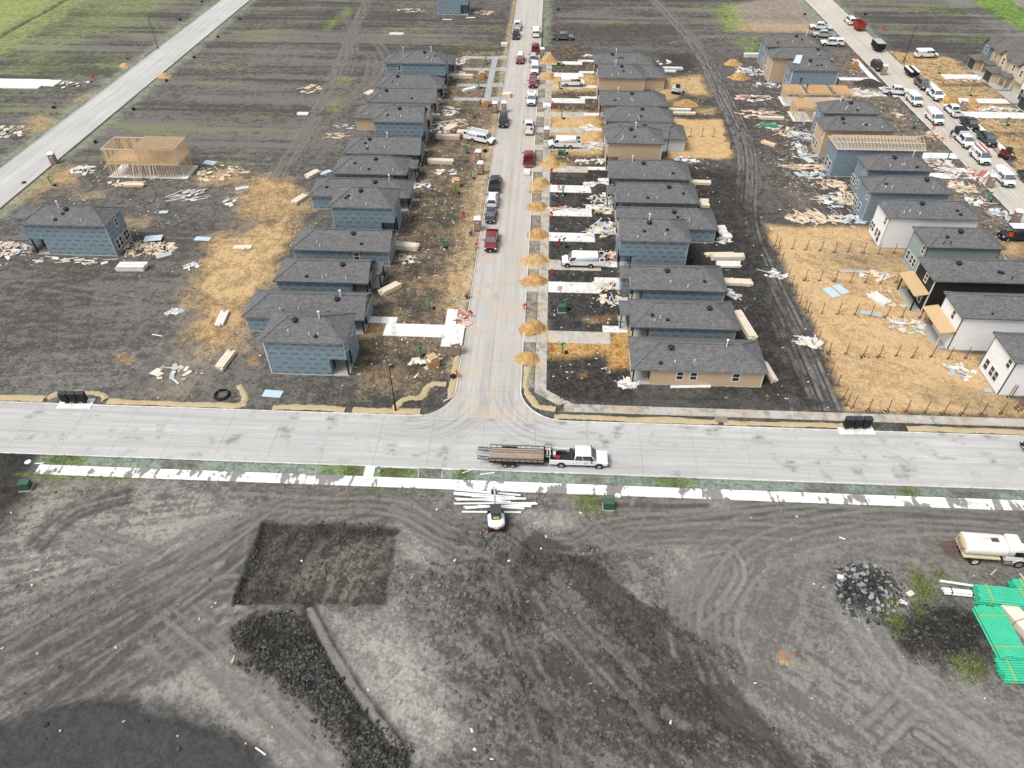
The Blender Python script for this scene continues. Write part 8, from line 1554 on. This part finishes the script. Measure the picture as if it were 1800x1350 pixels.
def mass(name, V, Fa, mat, label, cat, col=None):
    me = bpy.data.meshes.new(name); k = Fa.shape[1]
    me.vertices.add(len(V)); me.vertices.foreach_set('co', V.astype(np.float32).reshape(-1)); me.loops.add(Fa.size); me.loops.foreach_set('vertex_index', Fa.astype(np.int32).reshape(-1)); me.polygons.add(len(Fa)); me.polygons.foreach_set('loop_start', np.arange(0, Fa.size, k, dtype=np.int32)); me.update(calc_edges=True)
    if col is not None:
        a = me.attributes.new('tint', 'FLOAT_COLOR', 'POINT'); full = np.ones((len(V),4), np.float32); full[:,:3] = col; a.data.foreach_set('color', full.reshape(-1))
    me.materials.append(mat); o = link(bpy.data.objects.new(name, me)); tag(o, label, cat, kind='stuff'); return o
def tinted(name, rough=.95):
    m, nt, b = newmat(name); a = N(nt, 'Attribute'); a.attribute_name = 'tint'
    n_ = noise(nt, wpos(nt), 8, 4, .7); c = N(nt, 'VectorMath', operation='SCALE'); nt.links.new(a.outputs['Color'], c.inputs[0]); nt.links.new(mathn(nt,'MULTIPLY_ADD',n_,.9,.55), c.inputs['Scale'])
    nt.links.new(c.outputs[0], b.inputs['Base Color']); b.inputs['Roughness'].default_value = rough; b.inputs['Specular IOR Level'].default_value = .12; return m
def clods(name, n, x0, x1, y0, y1, smin, smax, label, floor_=0.0, power=3.0):
    x = rng.uniform(x0, x1, n*4); y = rng.uniform(y0, y1, n*4); h, cl, a, b_ = hzv(x, y)
    keep = rng.random(n*4) < np.maximum(cl**1.3, floor_)*np.clip(fbm(x.astype(np.float32), y.astype(np.float32), .5, 3, 77)*2.2-.5, .05, 1); keep[:] &= h > -.9
    for (px0, px1, py0, py1) in PAVED: keep &= ~((x > px0) & (x < px1) & (y > py0) & (y < py1))
    idx = np.nonzero(keep)[0][:n]; x, y, h, a, b_ = x[idx], y[idx], h[idx], a[idx], b_[idx]; m = len(x)
    s = smin+(smax-smin)*rng.random(m)**power
    V = ICO[None]*(1+.8*(rng.random((m,12,1))-.5))*s[:,None,None]*np.stack([rng.uniform(.7,1.3,m), rng.uniform(.7,1.3,m), rng.uniform(.45,.85,m)],-1)[:,None,:]
    t = rng.uniform(0,6.283,m); c, d = np.cos(t)[:,None], np.sin(t)[:,None]
    V = np.stack([V[...,0]*c-V[...,1]*d+x[:,None], V[...,0]*d+V[...,1]*c+y[:,None], V[...,2]+(h+s*.2)[:,None]], -1).reshape(-1,3)
    Fa = (ICF[None]+(np.arange(m)*12)[:,None,None]).reshape(-1,3)
    k = rng.random((m,1)).astype(np.float32)**1.5; col = np.repeat((a*(1-k)+b_*k)*rng.uniform(.75,1.25,(m,1)).astype(np.float32), 12, 0)
    return mass(name, V, Fa, TINT, label, 'soil', col)
TINT = tinted('clod_soil')
clods('soil_clods', 26000, -60, 55, 18, 50, .03, .24, 'loose dark soil clods over the graded lot', .010)
clods('soil_crumbs', 9000, -40, 40, 64, 132, .05, .20, 'loose soil crumbs between the houses', .04)
# spoil ridge blocks, larger
def ridge(n, poly_, smin, smax, label, name):
    P = np.array(poly_); x = rng.uniform(P[:,0].min(), P[:,0].max(), n*5); y = rng.uniform(P[:,1].min(), P[:,1].max(), n*5); ins = np.zeros(len(x), bool)
    for k in range(len(P)):
        a, b_ = P[k], P[(k+1)%len(P)]
        if abs(b_[1]-a[1]) > 1e-9: ins ^= ((a[1] > y) != (b_[1] > y)) & (x < (b_[0]-a[0])*(y-a[1])/(b_[1]-a[1])+a[0])
    x, y = x[ins][:n], y[ins][:n]; m = len(x); x = x+rng.normal(0,.35,m); y = y+rng.normal(0,.35,m); kp = fbm(x.astype(np.float32), y.astype(np.float32), .8, 3, 55) > .40; x, y = x[kp], y[kp]; m = len(x); h, _, a, b_ = hzv(x, y); s = smin+(smax-smin)*rng.random(m)**4.5
    V = ICO[None]*(1+.9*(rng.random((m,12,1))-.5))*s[:,None,None]*np.stack([rng.uniform(.7,1.4,m), rng.uniform(.7,1.4,m), rng.uniform(.5,1.0,m)],-1)[:,None,:]
    t = rng.uniform(0,6.283,m); c, d = np.cos(t)[:,None], np.sin(t)[:,None]
    V = np.stack([V[...,0]*c-V[...,1]*d+x[:,None], V[...,0]*d+V[...,1]*c+y[:,None], V[...,2]+(h+s*.3)[:,None]], -1).reshape(-1,3)
    k = rng.random((m,1)).astype(np.float32); col = np.repeat(np.array([[.032,.031,.029]])*(1-k)+np.array([[.115,.111,.104]])*k, 12, 0)
    return mass(name, V, (ICF[None]+(np.arange(m)*12)[:,None,None]).reshape(-1,3), TINT, label, 'soil', col)
ridge(11000, [(-27.48,32.40),(-25.94,33.74),(-22.27,34.15),(-19.87,31.80),(-16.76,27.96),(-13.35,24.72),(-9.77,22.40),(-8.68,20.74),(-13.20,20.52),(-15.94,23.44),(-19.13,26.45),(-22.91,28.28),(-25.90,29.61)], .025, .18, 'ridge of coarse black spoil clods', 'spoil_clods')
ridge(1600, [(-28.2,44.6),(-14.2,44.5),(-14.3,43.6),(-27.6,43.7),(-27.5,35.6),(-28.2,35.3)], .04, .14, 'crumbled clods along the pit edge', 'pit_clods')
ridge(1500, [(30.68,41.11),(35.40,41.99),(36.27,38.24),(41.18,37.28),(41.30,32.80),(36.00,32.02),(33.09,35.16),(29.57,37.32)], .05, .22, 'black crumbs round rubble and pipes', 'black_clods')
# litter: tiny white and tan flakes
def litter(n, boxes, label, name):
    xs, ys = [], []
    wts = np.array([(b_[1]-b_[0])*(b_[3]-b_[2])*b_[4] for b_ in boxes]); cnt = (wts/wts.sum()*n).astype(int)
    for b_, c in zip(boxes, cnt): xs.append(rng.uniform(b_[0], b_[1], c)); ys.append(rng.uniform(b_[2], b_[3], c))
    x = np.concatenate(xs); y = np.concatenate(ys); cl = fbm(x.astype(np.float32), y.astype(np.float32), .25, 3, 99); k_ = rng.random(len(x)) < np.clip(cl*3-1.0, .03, 1); x, y = x[k_], y[k_]; m = len(x); h = hzv(x, y)[0]
    for (px0, px1, py0, py1) in PAVED: h = np.where((x > px0) & (x < px1) & (y > py0) & (y < py1), (.0 if (px1-px0 > 300 or py1-py0 > 200) else .075), h)
    L = rng.uniform(.05,.22,m)*(1+2.0*(rng.random(m) > .93)); W_ = rng.uniform(.03,.12,m); t = rng.uniform(0,6.283,m); c, d = np.cos(t), np.sin(t)
    q = np.array([(-1,-1,0),(1,-1,0),(1,1,0),(-1,1,0),(-1,-1,1),(1,-1,1),(1,1,1),(-1,1,1)], np.float32)
    lx = q[None,:,0]*L[:,None]; ly = q[None,:,1]*W_[:,None]; V = np.stack([lx*c[:,None]-ly*d[:,None]+x[:,None], lx*d[:,None]+ly*c[:,None]+y[:,None], h[:,None]+.015+q[None,:,2]*.035+rng.uniform(0,.04,(m,1))], -1).reshape(-1,3)
    F6 = np.array([(0,3,2,1),(4,5,6,7),(0,1,5,4),(1,2,6,5),(2,3,7,6),(3,0,4,7)]); Fa = (F6[None]+(np.arange(m)*8)[:,None,None]).reshape(-1,4)
    pal = np.array([(.62,.61,.58),(.72,.71,.69),(.62,.48,.33),(.5,.58,.64),(.55,.42,.34),(.7,.68,.64)]); col = np.repeat(pal[rng.integers(0,len(pal),m)], 8, 0)
    return mass(name, V, Fa, TINT, label, 'litter', col)
litter(6500, [(-24,-10.5,66,200,.55),(2,12,66,200,.55),(-42,-24,64,190,.35),(22,32,66,190,.5),(46,56,100,190,1.6),(68,81,100,195,1.8),(92,107,140,195,1.2),(-90,-62,90,130,.5),(-66,-42,60,120,.05),(33,46,62,190,.25),(-10,-2.2,66,200,.10)], 'tiny white and tan litter flakes between the houses', 'litter')
litter(150, [(-60,55,22,49,1.0)], 'few white litter flakes on the south lot', 'lot_litter')
# weeds: small blades
def weeds(n, spots, label, name, hmin=.12, hmax_=.4, colr=((.07,.10,.03),(.30,.34,.11))):
    x, y = [], []
    for (sx, sy), r_, w_ in spots: k = int(n*w_); x.append(sx+rng.normal(0,r_*.5,k)); y.append(sy+rng.normal(0,r_*.5,k))
    x = np.concatenate(x); y = np.concatenate(y); m = len(x); h = hzv(x, y)[0]; t = rng.uniform(0,6.283,m); hh = rng.uniform(hmin,hmax_,m); c, d = np.cos(t), np.sin(t); wd = rng.uniform(.015,.04,m); ln = hh*rng.uniform(.2,.9,m)
    V = np.stack([np.stack([x-d*wd, y+c*wd, h-.02],-1), np.stack([x+d*wd, y-c*wd, h-.02],-1), np.stack([x+c*ln*.5+d*wd*.6, y+d*ln*.5-c*wd*.6, h+hh*.7],-1), np.stack([x+c*ln, y+d*ln, h+hh],-1)], 1).reshape(-1,3)
    Fa = (np.array([(0,1,2),(0,2,3)])[None]+(np.arange(m)*4)[:,None,None]).reshape(-1,3); k = rng.random((m,1)); col = np.repeat(np.array(colr[0])*(1-k)+np.array(colr[1])*k, 4, 0)
    return mass(name, V, Fa, TINT, label, 'weeds', col)
weeds(3600, [((37.85,40.81),1.2,.16),((37.97,39.24),1.3,.18),((36.69,37.66),1.0,.12),((34.46,38.28),.9,.12),((34.24,36.25),.7,.06),((39.09,32.27),1.2,.12),((40.17,41.43),.7,.06),((39.57,31.67),.9,.05),((36.98,32.60),.6,.03),((6.59,48.44),1.6,.05),((39.82,39.15),.5,.03)], 'green weeds growing round the pipe yard', 'weeds', .08, .28)
weeds(9000, [((-20.5,52.2),1.6,.12),((-15.5,52.2),1.8,.2),((-54,52.2),2,.12),((-8,52.3),1,.06),((15.5,52.2),1.6,.1),((-48,49.8),3,.1),((6.5,49.6),1.5,.08),((-18,49.6),3,.06),((41,52),1,.05)], 'short grass tufts along the green verge', 'grass', .05, .18)
